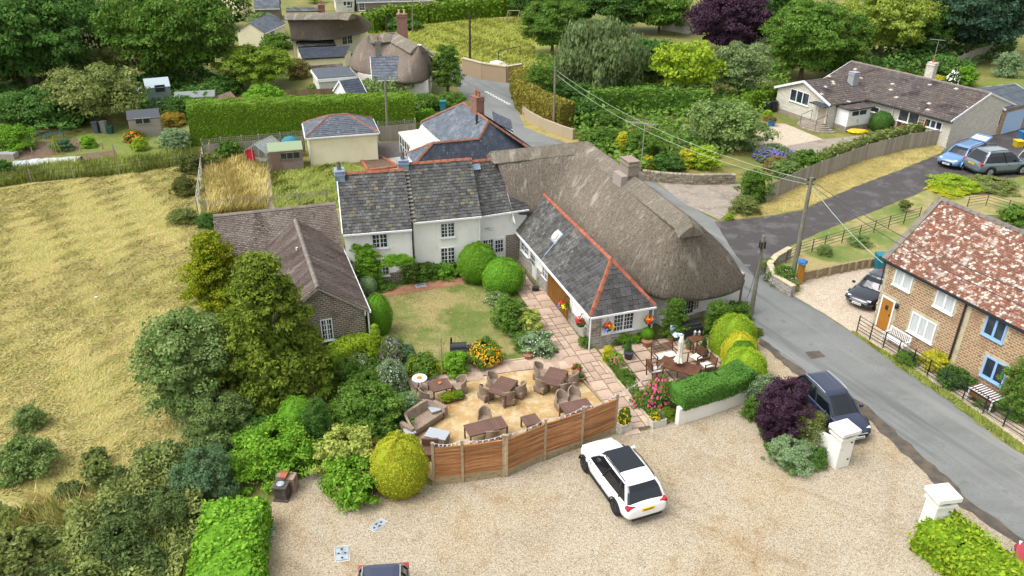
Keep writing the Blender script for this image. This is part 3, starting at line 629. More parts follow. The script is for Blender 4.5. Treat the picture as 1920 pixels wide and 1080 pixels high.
sheet('upper_meadow', [(690, 60), (760, 45), (900, 34), (1010, 30), (1060, 100), (1000, 150), (905, 143), (870, 128), (820, 100)], Z, M('upper_meadow', C('#a5a94e'), [(C('#b8ae60'), .3, .45, .6), (C('#8f9c40'), .9, .5, .7)], bump=(8, 1)), .2)
sheet('straw_bank', [(670, 22), (760, 10), (830, 12), (820, 34), (700, 42)], 2*Z, MEADOW, .2)
sheet('bungalow_lawn', [(1770, 180), (1850, 150), (1990, 130), (2050, 200), (1920, 205)], 3*Z, GREENG, .1)
sheet('shrub_island', [(1740, 352), (1760, 338), (1850, 336), (1905, 346), (1900, 362), (1800, 368)], 6*Z, SOIL, .08)
for i, (a, b) in enumerate([((909+t*46, 172+t*25), (909+(t+.075)*46, 172+(t+.075)*25)) for t in [k/9 for k in range(9)]]):
    for off in (0, 4):
        sheet('road_marking', [(a[0]+off-1.2, a[1]), (a[0]+off+1.2, a[1]), (b[0]+off+1.2, b[1]), (b[0]+off-1.2, b[1])], 6*Z, WHITE, parent=bpy.data.objects['road'])
# ---------------------------------------------------------------- paving
PAVP = [[(966, 522), (985, 508), (1010, 540), (1048, 585), (1085, 640), (1110, 655), (1126, 674), (1222, 800), (1180, 818), (1140, 770), (1098, 722), (1072, 690), (1046, 664), (1010, 628), (985, 585)],
        [(768, 714), (790, 703), (870, 688), (960, 676), (1046, 664), (1080, 690), (990, 695), (905, 708), (870, 722), (784, 736)],
        [(1124, 660), (1180, 640), (1260, 632), (1300, 606), (1345, 640), (1356, 690), (1250, 715), (1216, 745), (1190, 745)]]
pw = [gpoly(p) for p in PAVP]
bed = sheet('patio_paving', PAVP[0], 3*Z, MORT); b2 = sheet('terrace_paving', PAVP[1], 3*Z, MORT); b3 = sheet('east_terrace_paving', PAVP[2], 3*Z, MORT)
def pave(poly, parent, ang, unit=.36):
    c, s = math.cos(ang), math.sin(ang); loc = [(x*c+y*s, -x*s+y*c) for x, y in poly]
    x0 = min(p[0] for p in loc); x1 = max(p[0] for p in loc); y0 = min(p[1] for p in loc); y1 = max(p[1] for p in loc)
    nx, ny = int((x1-x0)/unit)+1, int((y1-y0)/unit)+1; used = set(); rr = random.Random(5)
    for j in range(ny):
        for i in range(nx):
            if (i, j) in used: continue
            opts = [(2, 2), (1, 1), (2, 1), (1, 2), (2, 2), (2, 1)]; rr.shuffle(opts)
            for a, b in opts+[(1, 1)]:
                cells = [(i+p, j+q) for p in range(a) for q in range(b)]
                if any(k in used for k in cells): continue
                if all(inpoly(x0+(p+.5)*unit, y0+(q+.5)*unit, loc) for p, q in cells): break
            else:
                used.add((i, j)); continue
            used.update(cells); key = ('slab', a, b)
            if key not in SH:
                m = MB(); w, h = a*unit/2-.02, b*unit/2-.02; k = .985
                for z0, z1, s0, s1 in ((0, .018, 1, 1), (.018, .024, 1, k)):
                    A = [(-w*s0, -h*s0, z0), (w*s0, -h*s0, z0), (w*s0, h*s0, z0), (-w*s0, h*s0, z0)]; B = [(-w*s1, -h*s1, z1), (w*s1, -h*s1, z1), (w*s1, h*s1, z1), (-w*s1, h*s1, z1)]
                    for t in range(4): m.face([A[t], A[(t+1) % 4], B[(t+1) % 4], B[t]])
                m.face(B); SH[key] = m.mesh('paving_slab', SLAB)
            cx, cy = x0+(i+a/2)*unit, y0+(j+b/2)*unit
            o = link_mesh('paving_slab', SH[key], parent); o.matrix_basis = Matrix.Translation((cx*c-cy*s, cx*s+cy*c, 3*Z+rr.uniform(0, .004))) @ Matrix.Rotation(ang, 4, 'Z')
SH = {}
pave(pw[0], bed, rad(18), .4); pave(pw[1], b2, rad(14)); pave(pw[2], b3, rad(18), .42)
sheet('sand_patio', [(772, 720), (784, 736), (870, 720), (905, 707), (990, 694), (1074, 686), (1096, 715), (1136, 762), (1150, 806), (1020, 858), (945, 888), (815, 905), (790, 890), (755, 800), (783, 768)], 4*Z, SAND, .04)
# raised edging timbers beside the sand and the path
for nm, lab, a, b, w_, h_, mt in [('timber_edging', 'pale timber edging at the left side of the sand patio', (766, 716), (786, 768), .14, .16, LTIM), ('timber_edging', 'pale timber edging between the sand patio and the paved path', (1072, 692), (1136, 762), .1, .12, LTIM),
                                 ('path_kerb', 'pale stone kerb along the flower bed side of the paved path', (1126, 677), (1220, 792), .12, .12, PAVE2), ('lawn_kerb', 'white kerb between lawn and paving near the red pot', (940, 680), (992, 672), .1, .08, PAVE2),
                                 ('timber_edging', 'short pale timber beam behind the wicker sofa', (754, 806), (784, 770), .14, .16, LTIM)]:
    m = MB(); A, B = G(*a), G(*b); A.z = B.z = h_/2; m.bar(A, B, w_, h_); o = m.build(nm, mt, loc=tuple(A)); tagit(o, lab, 'edging')
m = MB()
RB = gpoly([(676, 300), (714, 296), (746, 314), (690, 322)])
for i in range(4): m.bar((*RB[i], .1), (*RB[(i+1) % 4], .1), .22, .2)
tagit(m.build('raised_bed', RIDGE), 'brick edged raised bed of soil in the courtyard', 'raised bed'); sheet('raised_bed_soil', [(678, 301), (713, 297), (743, 313), (692, 320)], .12, SOIL)
# ---------------------------------------------------------------- grass masses
scatter('meadow_grass', 'dry straw coloured grass leaning over the whole meadow', [(-80, 370), (60, 345), (370, 305), (368, 470), (345, 600), (340, 780), (300, 860), (160, 930), (-120, 930)], 120000, .03, .12, L_STRAW, 2.2, .024)
scatter('meadow_grass', 'greener tufts of grass mixed through the dry meadow', [(-80, 370), (60, 345), (370, 305), (368, 470), (345, 600), (340, 780), (340, 900), (300, 1100), (-120, 1100)], 50000, .03, .12, L_MIXG, 2.0, .024)
scatter('rough_grass', 'long green and straw grass along the wire fence', [(-60, 330), (0, 320), (240, 300), (376, 283), (372, 304), (260, 324), (60, 342), (-60, 360)], 14000, .2, .8, L_GRN, .5, .05)
scatter('wild_garden_grass', 'tall uncut straw grass in the fenced back garden', [(386, 284), (470, 304), (494, 320), (500, 385), (500, 395), (388, 405)], 16000, .3, 1.0, L_STRAW, .7, .05)
scatter('back_lawn_grass', 'lush tousled grass on the lawn behind the cottage', [(506, 322), (570, 317), (640, 303), (690, 325), (640, 390), (514, 393)], 12000, .08, .3, L_GRN, 1.2, .04)
scatter('upper_meadow_grass', 'long yellow green grass of the meadow behind the thatched cottages', [(700, 60), (900, 36), (1005, 34), (1000, 140), (905, 140), (820, 100)], 16000, .15, .45, leafm('upper_blade', C('#8b9a3c', 0.75), C('#b3b25c', 0.75), C('#98a446', 0.75)), .8, .09)
scatter('verge_grass', 'golden grass of the verge below the timber fence', [(1370, 411), (1440, 380), (1500, 346), (1620, 292), (1700, 272), (1780, 270), (1700, 312), (1600, 349), (1500, 393)], 9000, .03, .1, L_STRAW, 1.2, .03)
scatter('lawn_grass', 'short mown grass of the front lawn', [(705, 562), (760, 542), (868, 534), (905, 547), (1000, 632), (1042, 662), (880, 682), (800, 698), (740, 688)], 26000, .02, .06, leafm('lawn_blade', C('#7c8c40', 0.7), C('#b3aa6c', 0.7), C('#b09f68', 0.7)), .6, .018)
scatter('far_verge_grass', 'grass tufts along the edge of the road below the railings', [(1598, 623), (1700, 686), (1800, 752), (1922, 840), (1930, 860), (1850, 806), (1770, 745), (1680, 685)], 5000, .05, .2, L_GRN, .6, .03)
# ================================================================ buildings
Zv = Vector((0, 0, 1))
class Fr:
    """plan frame: origin o, u along the front eave, n into the building"""
    def __init__(s, A, B, ze, flip=None, L=None):
        a = G(*A, ze); b = G(*B, ze); s.o = Vector((a.x, a.y, 0)); d = Vector((b.x-a.x, b.y-a.y, 0)); s.L = L or d.length; s.u = d.normalized()
        s.n = Vector((-s.u.y, s.u.x, 0))
        if flip is None:
            if s.n.y < 0: s.n = -s.n
        elif flip: s.n = -s.n
    def p(s, x, y, z=0): return s.o+s.u*x+s.n*y+Zv*z
    def M(s, x=0, y=0, z=0): return frame_m(s.p(x, y, z), s.u, s.n)
    def loc(s, P): q = Vector(P)-s.o; return q.dot(s.u), q.dot(s.n)
    def front(s, px, py, d):  # picture point on the wall plane y = d
        return hit(px, py, s.p(0, d), s.n, s.u)
    def side(s, px, py, x):   # on the wall plane x = const, returns (d, z)
        return hit(px, py, s.p(x, 0), s.u, s.n)
def hit(px, py, o, nrm, ax):
    r = _fw+_r2*((px-960)/FPX)-_u2*((py-540)/FPX); c = Vector((0, 0, CH)); t = (o-c).dot(nrm)/r.dot(nrm); P = c+r*t
    return (P-o).dot(ax), P.z
def frame_m(o, ux, uy, uz=Zv):
    return Matrix(((ux.x, uy.x, uz.x, o.x), (ux.y, uy.y, uz.y, o.y), (ux.z, uy.z, uz.z, o.z), (0, 0, 0, 1)))
SHM = {}
def shingles(parent, poly, w, h, mat, name='slate', indiv=0, thick=.03, gap=.028, wob=.012, mat2=None, p2=0, lift=.0, rngs=3):
    """courses of slates or tiles laid on a roof plane: real thin pieces, the first `indiv` are objects of their own"""
    P = [Vector(p) for p in poly]; nn = Vector((0, 0, 0))
    for i in range(1, len(P)-1): nn += (P[i]-P[0]).cross(P[i+1]-P[0])
    nn.normalize(); nn = nn if nn.z > 0 else -nn
    u = Vector((-nn.y, nn.x, 0)).normalized(); v = nn.cross(u); v = v if v.z > 0 else -v
    if u.cross(v).dot(nn) < 0: u = -u
    o = min(P, key=lambda p: p.z); q = [((p-o).dot(u), (p-o).dot(v)) for p in P]; vmax = max(t[1] for t in q); vmin = min(t[1] for t in q)
    rr = random.Random(rngs); items = []; row = 0; vv = vmin
    while vv < vmax-.03:
        vm = min(vv+h*.5, vmax-.01); xs = []
        for i in range(len(q)):
            a, b = q[i], q[(i+1) % len(q)]
            if (a[1]-vm)*(b[1]-vm) < 0: xs.append(a[0]+(b[0]-a[0])*(vm-a[1])/(b[1]-a[1]))
        if len(xs) >= 2:
            lo, hi = min(xs), max(xs); x = lo-(w*.5 if row % 2 else 0)
            while x < hi-.02:
                a, b = max(x, lo), min(x+w, hi)
                if b-a > .05: items.append((a, b, vv, rr.random(), row))
                x += w
        vv += h; row += 1
    m = MB(); m2 = MB(); tot = 0
    items.sort(key=lambda it: -SCALE(o+u*it[0]+v*it[2]))
    for k, (a, b, y, r, row) in enumerate(items):
        c = o+u*((a+b)/2)+v*y+nn*(.004+lift); hw = (b-a)/2-gap/2; t0 = thick*(1+r*.5)+.012; t1 = .006
        hh = min(h*1.12, vmax-y+.02); yaw = rr.uniform(-1, 1)*wob*.6; uu = (u+v*yaw).normalized(); ve = v+nn*rr.uniform(-.01, .015)
        if k < indiv:
            key = (name, w, h, mat.name)
            if key not in SHM:
                s = MB(); W = w/2-gap/2; A = [(-W, 0, t0), (W, 0, t0), (W, h*1.12, t1+.012), (-W, h*1.12, t1+.012)]; B = [(p[0], p[1], 0) for p in A]
                s.face(A)
                for j in range(4): s.face([B[j], B[(j+1) % 4], A[(j+1) % 4], A[j]])
                SHM[key] = s.mesh(name, mat)
            ob = link_mesh(name, SHM[key], parent); ob.matrix_basis = frame_m(c, uu, ve, nn) @ Matrix.Diagonal((hw*2/(w-gap), 1, 1+r*.6, 1))
            continue
        d = m2 if (mat2 and r < p2) else m; d.cur = rr.random()
        A = [c-uu*hw+nn*t0, c+uu*hw+nn*t0, c+uu*hw+ve*hh+nn*(t1+.012), c-uu*hw+ve*hh+nn*(t1+.012)]
        B = [c-uu*hw, c+uu*hw]
        d.face(A); d.face([B[0], B[1], A[1], A[0]]); d.face([B[0], A[0], A[3]]); d.face([B[1], A[2], A[1]])
    outs = []
    for d, mt in ((m, mat), (m2, mat2)):
        if d.f: d.t[0] = .501; ob = d.build(name if mt is mat else name, mt, parent); ob['kind'] = 'stuff'; outs.append(ob)
    return outs
def ridge(parent, A, B, mat, w=.26, step=.45, name='ridge_tile', rise=.09, hip=False):
    A = Vector(A); B = Vector(B); L = (B-A).length; x = (B-A)/L; y = Zv.cross(x).normalized(); z = x.cross(y); n = max(1, round(L/step)); s = L/n
    key = (name, w, round(s, 2), mat.name)
    if key not in SHM:
        m = MB(); pr = [(-w/2, -w*.32), (-w*.3, -.01), (0, rise*.55), (w*.3, -.01), (w/2, -w*.32)]
        for x0, x1, k in ((0, s*.93, 1), (s*.9, s*1.0, 1.12)):
            a = [(x0, p[0]*k, p[1]*k+.02) for p in pr]; b = [(x1, p[0]*k, p[1]*k+.02) for p in pr]
            for i in range(4): m.face([a[i], b[i], b[i+1], a[i+1]])
            m.face(a); m.face(b)
        SHM[key] = m.mesh(name, mat)
    for i in range(n):
        o = link_mesh(name, SHM[key], parent); o.matrix_basis = frame_m(A+x*(s*i), x, y, z) @ Matrix.Translation((0, 0, random.uniform(-.01, .012)))
def window(parent, M_, s0, s1, z0, z1, panels=2, cols=2, rows=3, mat=None, glass=None, sill=True, t=.055, mt=.022, out=.05, name='window'):
    """frame with panels and glazing bars, M_: x along the wall, y into it, z up"""
    mat = mat or WHITE; m = MB(); s0, s1 = min(s0, s1), max(s0, s1)
    m.box(s0-t, s1+t, -out, .02, z0-t, z0, M_); m.box(s0-t, s1+t, -out, .02, z1, z1+t, M_); m.box(s0-t, s0, -out, .02, z0, z1, M_); m.box(s1, s1+t, -out, .02, z0, z1, M_)
    pw_ = (s1-s0)/panels
    for i in range(1, panels): m.box(s0+i*pw_-t*.7, s0+i*pw_+t*.7, -out, .0, z0, z1, M_)
    for i in range(panels):
        a = s0+i*pw_; 
        for j in range(1, cols): m.box(a+pw_*j/cols-mt/2, a+pw_*j/cols+mt/2, -out+.018, -.012, z0, z1, M_)
        for j in range(1, rows): zz = z0+(z1-z0)*j/rows; m.box(a+t*.7, a+pw_-t*.7, -out+.02, -.012, zz-mt/2, zz+mt/2, M_)
    o = m.build(name, mat, parent)
    p = MB(); p.box(s0-.01, s1+.01, -.012, .015, z0-.01, z1+.01, M_); p.build('pane', glass or GLASS, o)
    if sill: q = MB(); q.box(s0-t-.05, s1+t+.05, -out-.07, 0, z0-t-.05, z0-t-.002, M_); q.build('sill', mat, o)
    return o
def door(parent, M_, s0, s1, z0, z1, mat, frame=None, glazed=0, boards=0, handle=True, name='door'):
    s0, s1 = min(s0, s1), max(s0, s1); m = MB(); m.box(s0, s1, -.04, .0, z0, z1, M_)
    for i in range(1, boards): x = s0+(s1-s0)*i/boards; m.box(x-.012, x+.012, -.052, -.04, z0, z1, M_)
    if glazed:
        zz = z0+(z1-z0)*.45; w_ = (s1-s0)
        for i in range(4): m.box(s0+w_*.12+w_*.76*i/3-.015, s0+w_*.12+w_*.76*i/3+.015, -.058, -.04, zz, z1-.12, M_)
        for i in range(4): z = zz+(z1-.12-zz)*i/3; m.box(s0+w_*.12, s1-w_*.12, -.058, -.04, z-.015, z+.015, M_)
    o = m.build(name, mat, parent)
    if glazed: g = MB(); g.box(s0+(s1-s0)*.12, s1-(s1-s0)*.12, -.048, -.039, z0+(z1-z0)*.45, z1-.12, M_); g.build('pane', GLASS, o)
    if frame: f = MB(); f.box(s0-.09, s0-.003, -.06, .02, z0, z1+.09, M_); f.box(s1+.003, s1+.09, -.06, .02, z0, z1+.09, M_); f.box(s0-.003, s1+.003, -.06, .02, z1+.003, z1+.09, M_); f.build('door_frame', frame, o)
    if handle: h = MB(); h.box(s1-.12, s1-.08, -.1, -.04, z0+.95, z0+1.02, M_); h.build('handle', BLACK, o)
    return o
def chimney(parent, c, w, d, z0, z1, mat, ang=0, pots=2, cap=None, potm=None, name='chimney'):
    Mx = Matrix.Translation((c[0], c[1], 0)) @ Matrix.Rotation(ang, 4, 'Z'); m = MB(); m.box(-w/2, w/2, -d/2, d/2, z0, z1, Mx)
    m.box(-w/2-.05, w/2+.05, -d/2-.05, d/2+.05, z1-.22, z1-.12, Mx); m.box(-w/2-.03, w/2+.03, -d/2-.03, d/2+.03, z1, z1+.06, Mx)
    o = m.build(name, mat, parent)
    for i in range(pots):
        q = MB(); x = (i-(pots-1)/2)*w*.5; P = Mx @ Vector((x, 0, z1+.06)); q.lathe([(.13, 0), (.11, .25), (.12, .38), (.14, .4), (.14, .44), (.09, .44), (.09, .1)], P, 10); q.build('chimney_pot', potm or TERRA, o)
    return o
def house(t, fr, D, ze, zr, wallm, roofm, ov=.22, oe=.15, hipA=0, hipB=0, sl=(.3, .22), indiv=0, ridgem=None, rw=.26, gutter=True, mat2=None, p2=0, z0=0, L=None, sub=GTIM, verge=None, hipt=True, backs=True, walls=True, sname='slate', fascia=WHITE):
    L = L or fr.L; h = D/2; m = MB(); oA = oe if not hipA else ov; oB = oe if not hipB else ov
    a, b, c, d = (oA, ov), (L-oB, ov), (L-oB, D-ov), (oA, D-ov); zt = ze+ov*(zr-ze)/h-.06
    pr = lambda q, z: fr.p(q[0], q[1], z)
    if walls:
        m.face([pr(a, z0), pr(b, z0), pr(b, zt), pr(a, zt)]); m.face([pr(c, z0), pr(d, z0), pr(d, zt), pr(c, zt)])
        for q0, q1, hp, x in ((b, c, hipB, L-oB), (d, a, hipA, oA)):
            if hp: m.face([pr(q0, z0), pr(q1, z0), pr(q1, zt), pr(q0, zt)])
            else: m.face([pr(q0, z0), pr(q1, z0), pr(q1, zt), fr.p(x, h, zr-.08), pr(q0, zt)])
        m.build('wall', wallm, t)
    ra, rb = fr.p(hipA, h, zr), fr.p(L-hipB, h, zr); A0, B0, C0, D0 = fr.p(0, 0, ze), fr.p(L, 0, ze), fr.p(L, D, ze), fr.p(0, D, ze)
    planes = [[A0, B0, rb, ra], [C0, D0, ra, rb]]
    if hipB: planes.append([B0, C0, rb])
    if hipA: planes.append([D0, A0, ra])
    m = MB()
    for P in planes: m.slab(P, .09)
    rf = m.build('roof', sub, t)
    for i, P in enumerate(planes):
        if i == 1 and not backs: continue
        shingles(rf, P, sl[0], sl[1], roofm, sname, indiv=indiv if i != 1 else 0, mat2=mat2, p2=p2, rngs=3+i)
    if ridgem:
        up = Zv*.05; ridge(rf, ra+up, rb+up, ridgem, rw)
        if hipB and hipt: ridge(rf, B0+up, rb+up, ridgem, rw); ridge(rf, C0+up, rb+up, ridgem, rw)
        if hipA and hipt: ridge(rf, A0+up, ra+up, ridgem, rw); ridge(rf, D0+up, ra+up, ridgem, rw)
    if gutter:
        g = MB(); off = -fr.n*.06-Zv*.08
        g.bar(A0+off, B0+off, .1, .1); 
        g.bar(A0+fr.n*(ov-.02)-Zv*.12, B0+fr.n*(ov-.02)-Zv*.12, .05, .24)
        if hipB: g.bar(B0+fr.u*.06-Zv*.08, C0+fr.u*.06-Zv*.08, .1, .1)
        if hipA: g.bar(A0-fr.u*.06-Zv*.08, D0-fr.u*.06-Zv*.08, .1, .1)
        g.build('gutter', fascia, t)
    if verge:
        g = MB()
        for x, hp in ((0, hipA), (L, hipB)):
            if not hp:
                for y0 in (0, D): g.bar(fr.p(x, y0, ze-.03), fr.p(x, h, zr-.03), .05, .16)
        g.build('bargeboard', verge, t)
    return rf
def downpipe(t, P, z0, z1, mat=None):
    m = MB(); m.tube((P.x, P.y, z0), (P.x, P.y, z1), .04, n=6); m.build('drainpipe', mat or WHITE, t)
def base_of(fr): return (fr.o.x, fr.o.y, 0)
# ---------------------------------------------------------------- slate barn wing
f = Fr((1107, 594), (953, 415), 2.05, flip=True); BARN = f; L = f.L+1.0
t = thing('stable_wing', 'long low outbuilding wing with lichened slate roof, orange hip tiles and a boarded garage door', 'building', base_of(f)); D = 3.75
house(t, f, D, 2.05, 4.2, CREAM, SLATEL, ov=.22, hipA=1.8, sl=(.3, .25), indiv=150, ridgem=RIDGE, rw=.26, L=L, fascia=WHITE)
Mf = f.M(0, .22)
def rng(fr, d, p0, p1): a = fr.front(*p0, d); b = fr.front(*p1, d); return a[0], b[0], max(0, min(a[1], b[1])), max(a[1], b[1])
s0, s1, z0, z1 = rng(f, .22, (1068, 607), (1028, 518)); 
door(t, Mf, f.front(1067, 590, .22)[0], f.front(1028, 520, .22)[0], .03, 1.82, OAK, boards=12, name='garage_door', handle=False)
for a_, b_, z_ in ((.2, f.front(1067, 590, .22)[0]-.02, .85), (f.front(1028, 540, .22)[0]+.03, f.front(1006, 520, .22)[0]-.1, 1.0), (f.front(1000, 500, .22)[0]+.12, L-.3, .9)): m = MB(); m.box(a_, b_, .17, .3, 0, z_, f.M()); m.build('stone_base', RUBBLE, t)
m = MB(); m.box(.2, .5, .16, .4, 0, 1.9, f.M()); m.box(.16, .3, .2, .75, 0, 1.9, f.M()); m.box(.15, .3, .2, D-.25, 0, .62, f.M()); m.build('stone_pier', RUBBLE, t)
a = f.front(1006, 520, .22)[0]; b = f.front(997, 500, .22)[0]
door(t, Mf, a+.1, b+.25, .02, 1.85, WHITE, glazed=1)
for p0, p1 in (((1027, 505), (1019, 495)), ((991, 470), (979, 458)), ((971, 448), (961, 437))):
    x0 = f.front(*p0, .22)[0]; x1 = f.front(*p1, .22)[0]; window(t, Mf, x0, x1, 1.0, 1.72, 2, 2, 3)
# front (hip end) wall
Ms = frame_m(f.p(.22, 0, 0), f.n, f.u)
d0, zz0 = f.side(1152, 590, .22); d1, zz1 = f.side(1185, 612, .22)
window(t, Ms, d0, d1, .8, 1.75, 2, 3, 4)
downpipe(t, f.p(.02, .05), 0, 1.95); downpipe(t, f.p(.05, D-.1), 0, 1.95)
m = MB(); c = f.p(L*.52, 1.05, 3.28)
Mv = frame_m(c, f.u, (f.n+Zv*1.15).normalized(), (Zv-f.n*1.15).normalized()); m.box(-.32, .32, -.3, .3, 0, .1, Mv); m.box(-.24, .24, -.22, .22, .1, .2, Mv); m.build('roof_vent', PALER, t, bevel=.05)
m = MB(); m.box(-.4, .4, -.4, .36, -.02, .04, Mv); m.box(-.34, -.26, -1.3, -.4, -.02, .045, Mv); m.build('lead_flashing', LEAD, t)
# ---------------------------------------------------------------- white cottages
f = Fr((643, 439), (772, 428.5), 3.6); W1 = f
t = thing('white_cottage', 'white rendered cottage end with stone slate roof, orange ridge and wisteria over its windows', 'cottage', base_of(f)); D = 5.3
house(t, f, D, 3.6, 6.25, CREAM, SLATE, oe=.08, sl=(.27, .2), ridgem=RIDGE, rw=.24, mat2=M('mossy_slate', C('#7d7560'), [(C('#8f7c52'), 3, .5, .7)], tone=.2), p2=.05)
Mf = f.M(0, .22)
for p0, p1, pn in (((698, 440), (726, 462), 2), ((703, 487), (729, 514), 2)):
    a = f.front(*p0, .22); b = f.front(*p1, .22); window(t, Mf, a[0], b[0], b[1], a[1]-.02, 2, 2+0, 4 if p0[1] > 470 else 3, mt=.03)
m = MB(); m.box(.2, f.L, .17, .26, 0, .75, f.M()); m.build('brick_plinth', BRICKG, t)
downpipe(t, f.p(f.L-.05, .1), 0, 3.5)
a = G(628, 342, 6.6); chimney(t, f.p(.15, D/2), .55, .8, 5.4, 6.5, LEAD, math.atan2(f.u.y, f.u.x), 1, potm=RIDGEG)
m = MB(); m.box(0, .07, 0, D, 3.45, 3.6, f.M()); m.build('bargeboard', WHITE, t)
bg_ = MB(); bg_.bar(f.p(-.03, 0, 3.6), f.p(-.03, D/2, 6.25), .06, .2); bg_.bar(f.p(-.03, D, 3.6), f.p(-.03, D/2, 6.25), .06, .2); bg_.build('bargeboard', WHITE, t)
f = Fr((775, 416), (903, 404), 3.75); W2 = f
t = thing('white_cottage', 'white rendered middle cottage with two small paned windows one above the other', 'cottage', base_of(f)); D = 5.3
house(t, f, D, 3.75, 6.4, CREAM, SLATE, oe=.02, sl=(.27, .2), ridgem=RIDGE, rw=.24, mat2=bpy.data.materials['mossy_slate'], p2=.05)
Mf = f.M(0, .22)
for p0, p1 in (((827, 420), (851.5, 442)), ((827, 466), (852, 492))):
    a = f.front(*p0, .22); b = f.front(*p1, .22); window(t, Mf, a[0], b[0], b[1], a[1], 2, 2, 4, mt=.03)
downpipe(t, f.p(f.L-.1, .1), 0, 3.6)
chimney(t, f.p(-.1, D/2), .6, .7, 5.4, 6.7, LEAD, math.atan2(f.u.y, f.u.x), 1, potm=RIDGEG)
m = MB(); rr = random.Random(4)
for i in range(15):
    q = i/15; c = f.p(.02, q*D/2, 3.75+q*2.65); m.cur = rr.random(); x = f.u; y = (f.n*(D/2)+Zv*2.65).normalized(); m.box(-.2, .14, 0, .12, .03, .09, frame_m(c, x, y, x.cross(y)))
m.build('verge_slate', M('pale_verge_slate', C('#a8a394'), tone=.15), t)
f = Fr((903.5, 404), (966, 394.5), 3.55); W3 = f
t = thing('link_wing', 'short white link wing with glazed white double door beside the thatch', 'building', base_of(f)); D = 5.0
house(t, f, D, 3.55, 6.1, CREAM, SLATE, oe=.0, sl=(.27, .2), ridgem=RIDGE, rw=.24, L=f.L+.9)
Mf = f.M(0, .22); a = f.front(906, 447, .22)[0]; b = f.front(925, 447, .22)[0]; c = f.front(945, 447, .22)[0]
zt_ = f.front(925, 448, .22)[1]
window(t, Mf, a, b-.05, zt_-1.05, zt_, 2, 2, 4, mt=.03); door(t, Mf, b+.02, c, .02, zt_+.02, WHITE, glazed=1)
m = MB(); m.box(c+.12, f.L+.5, .15, .3, 0, zt_+.1, f.M()); m.build('brick_pier', BRICKG, t)
m = MB(); P = f.p(.25, .1, 2.6); m.tube(P, P-f.n*.25+f.u*.15, .02, n=5); m.lathe([(.02, 0), (.16, .03), (.2, .08)], P-f.n*.3+f.u*.2, 10); m.build('satellite_dish', ALU, t)
m = MB(); q = W3.p(-.9, 2.2, 6.0); m.box(-.1, 1.6, -.35, .05, -.05, .03, frame_m(q, W3.u, (W3.n+Zv).normalized(), (Zv-W3.n).normalized())); m.build('lead_flashing', LEAD, t)
# ---------------------------------------------------------------- brown brick extension
f = Fr((645, 472), (420, 499), 2.1, flip=True); f2 = Fr((692, 583), (648, 480), 2.2, flip=False)
t = thing('brick_extension', 'low brown brick extension with weathered purple brown tiled roofs', 'building', base_of(f)); D = 5.4
# the back range
house(t, f, D, 2.1, 4.1, BRICKG, TILEBR, oe=.1, sl=(.19, .12), ridgem=RIDGEG, rw=.24, L=f.L+.3, sname='roof_tile')
D2 = 4.8; Lw = 9.0
house(t, f2, D2, 2.2, 3.95, BRICKG, TILEGB, oe=.12, sl=(.19, .12), ridgem=RIDGEG, rw=.26, L=Lw, sname='roof_tile', gutter=True)
Ms = frame_m(f2.p(.12, 0, 0), f2.n, f2.u); a = f2.side(602, 601, .12); b = f2.side(624, 634, .12); window(t, Ms, a[0], b[0], min(a[1], b[1]), max(a[1], b[1]), 2, 2, 4, mt=.03)
m = MB(); x0, x1 = sorted((a[0], b[0])); m.box(x0-.1, x1+.1, -.03, .03, max(a[1], b[1])+.07, max(a[1], b[1])+.3, Ms); m.build('brick_lintel', BRICKG, t)
downpipe(t, f2.p(.05, .05), 0, 2.1)
m = MB(); P = G(558, 478, 3.4); m.tube(P, P+Vector((0, 0, .45)), .06, n=8); m.build('soil_pipe', PALER, t)
# ---------------------------------------------------------------- cream garage
f = Fr((573.3, 258.3), (710, 248.3), 2.5)
t = thing('cream_garage', 'cream rendered garage with hipped slate roof and red brown hip tiles', 'garage', base_of(f)); D = 4.3
house(t, f, D, 2.5, 3.6, CREAM2, SLATEB, ov=.18, hipA=2.2, hipB=2.3, sl=(.3, .22), ridgem=RIDGEB, rw=.2)
downpipe(t, f.p(.25, .12), 0, 2.4); downpipe(t, f.p(f.L-.2, .12), 0, 2.4)
# ---------------------------------------------------------------- slate roofed bungalow with conservatory
t = thing('slate_house', 'hip roofed slate house with red brick chimney standing beside the road', 'house', tuple(G(850, 300)))
zS, zN = 3.95, 4.9
def q(x, y, z): return G(x, y, z)
def onp(px, py, a, b, c):
    n_ = (b-a).cross(c-a); r = _fw+_r2*((px-960)/FPX)-_u2*((py-540)/FPX); o_ = Vector((0, 0, CH)); return o_+r*((a-o_).dot(n_)/r.dot(n_))
sS = [q(777, 308, 2.6), q(811, 268.5, zS), q(898.5, 260.4, zS+.05)]; nE, nR0, nR1 = q(789.6, 228.5, 2.7), q(868.9, 193, zN), q(916.3, 227, zN)
pl = [[q(777, 308, 2.6), q(811, 268.5, zS), q(898.5, 260.4, zS+.05), q(935, 296, 2.6)], [q(898.5, 260.4, zS+.05), q(916.3, 227, zN), q(1000, 284, 2.6), q(935, 296, 2.6)],
      [q(762, 287.8, 2.6), q(811, 268.5, zS), q(777, 308, 2.6)], [nE, nR0, nR1, onp(898.5, 260.4, nE, nR0, nR1), onp(828, 266, nE, nR0, nR1)]]
pl[0][3] = onp(935, 296, *sS)
pl[1] = [q(898.5, 260.4, zS+.05), nR1, onp(1000, 284, sS[2], nR1, pl[0][3]), pl[0][3]]
m = MB()
for P in pl: m.slab(P, .1)
bk = [q(868.9, 193, zN), q(916.3, 227, zN)]; dr = (bk[1]-bk[0]).normalized(); nb = Vector((-dr.y, dr.x, 0)); nb = nb if nb.y > 0 else -nb
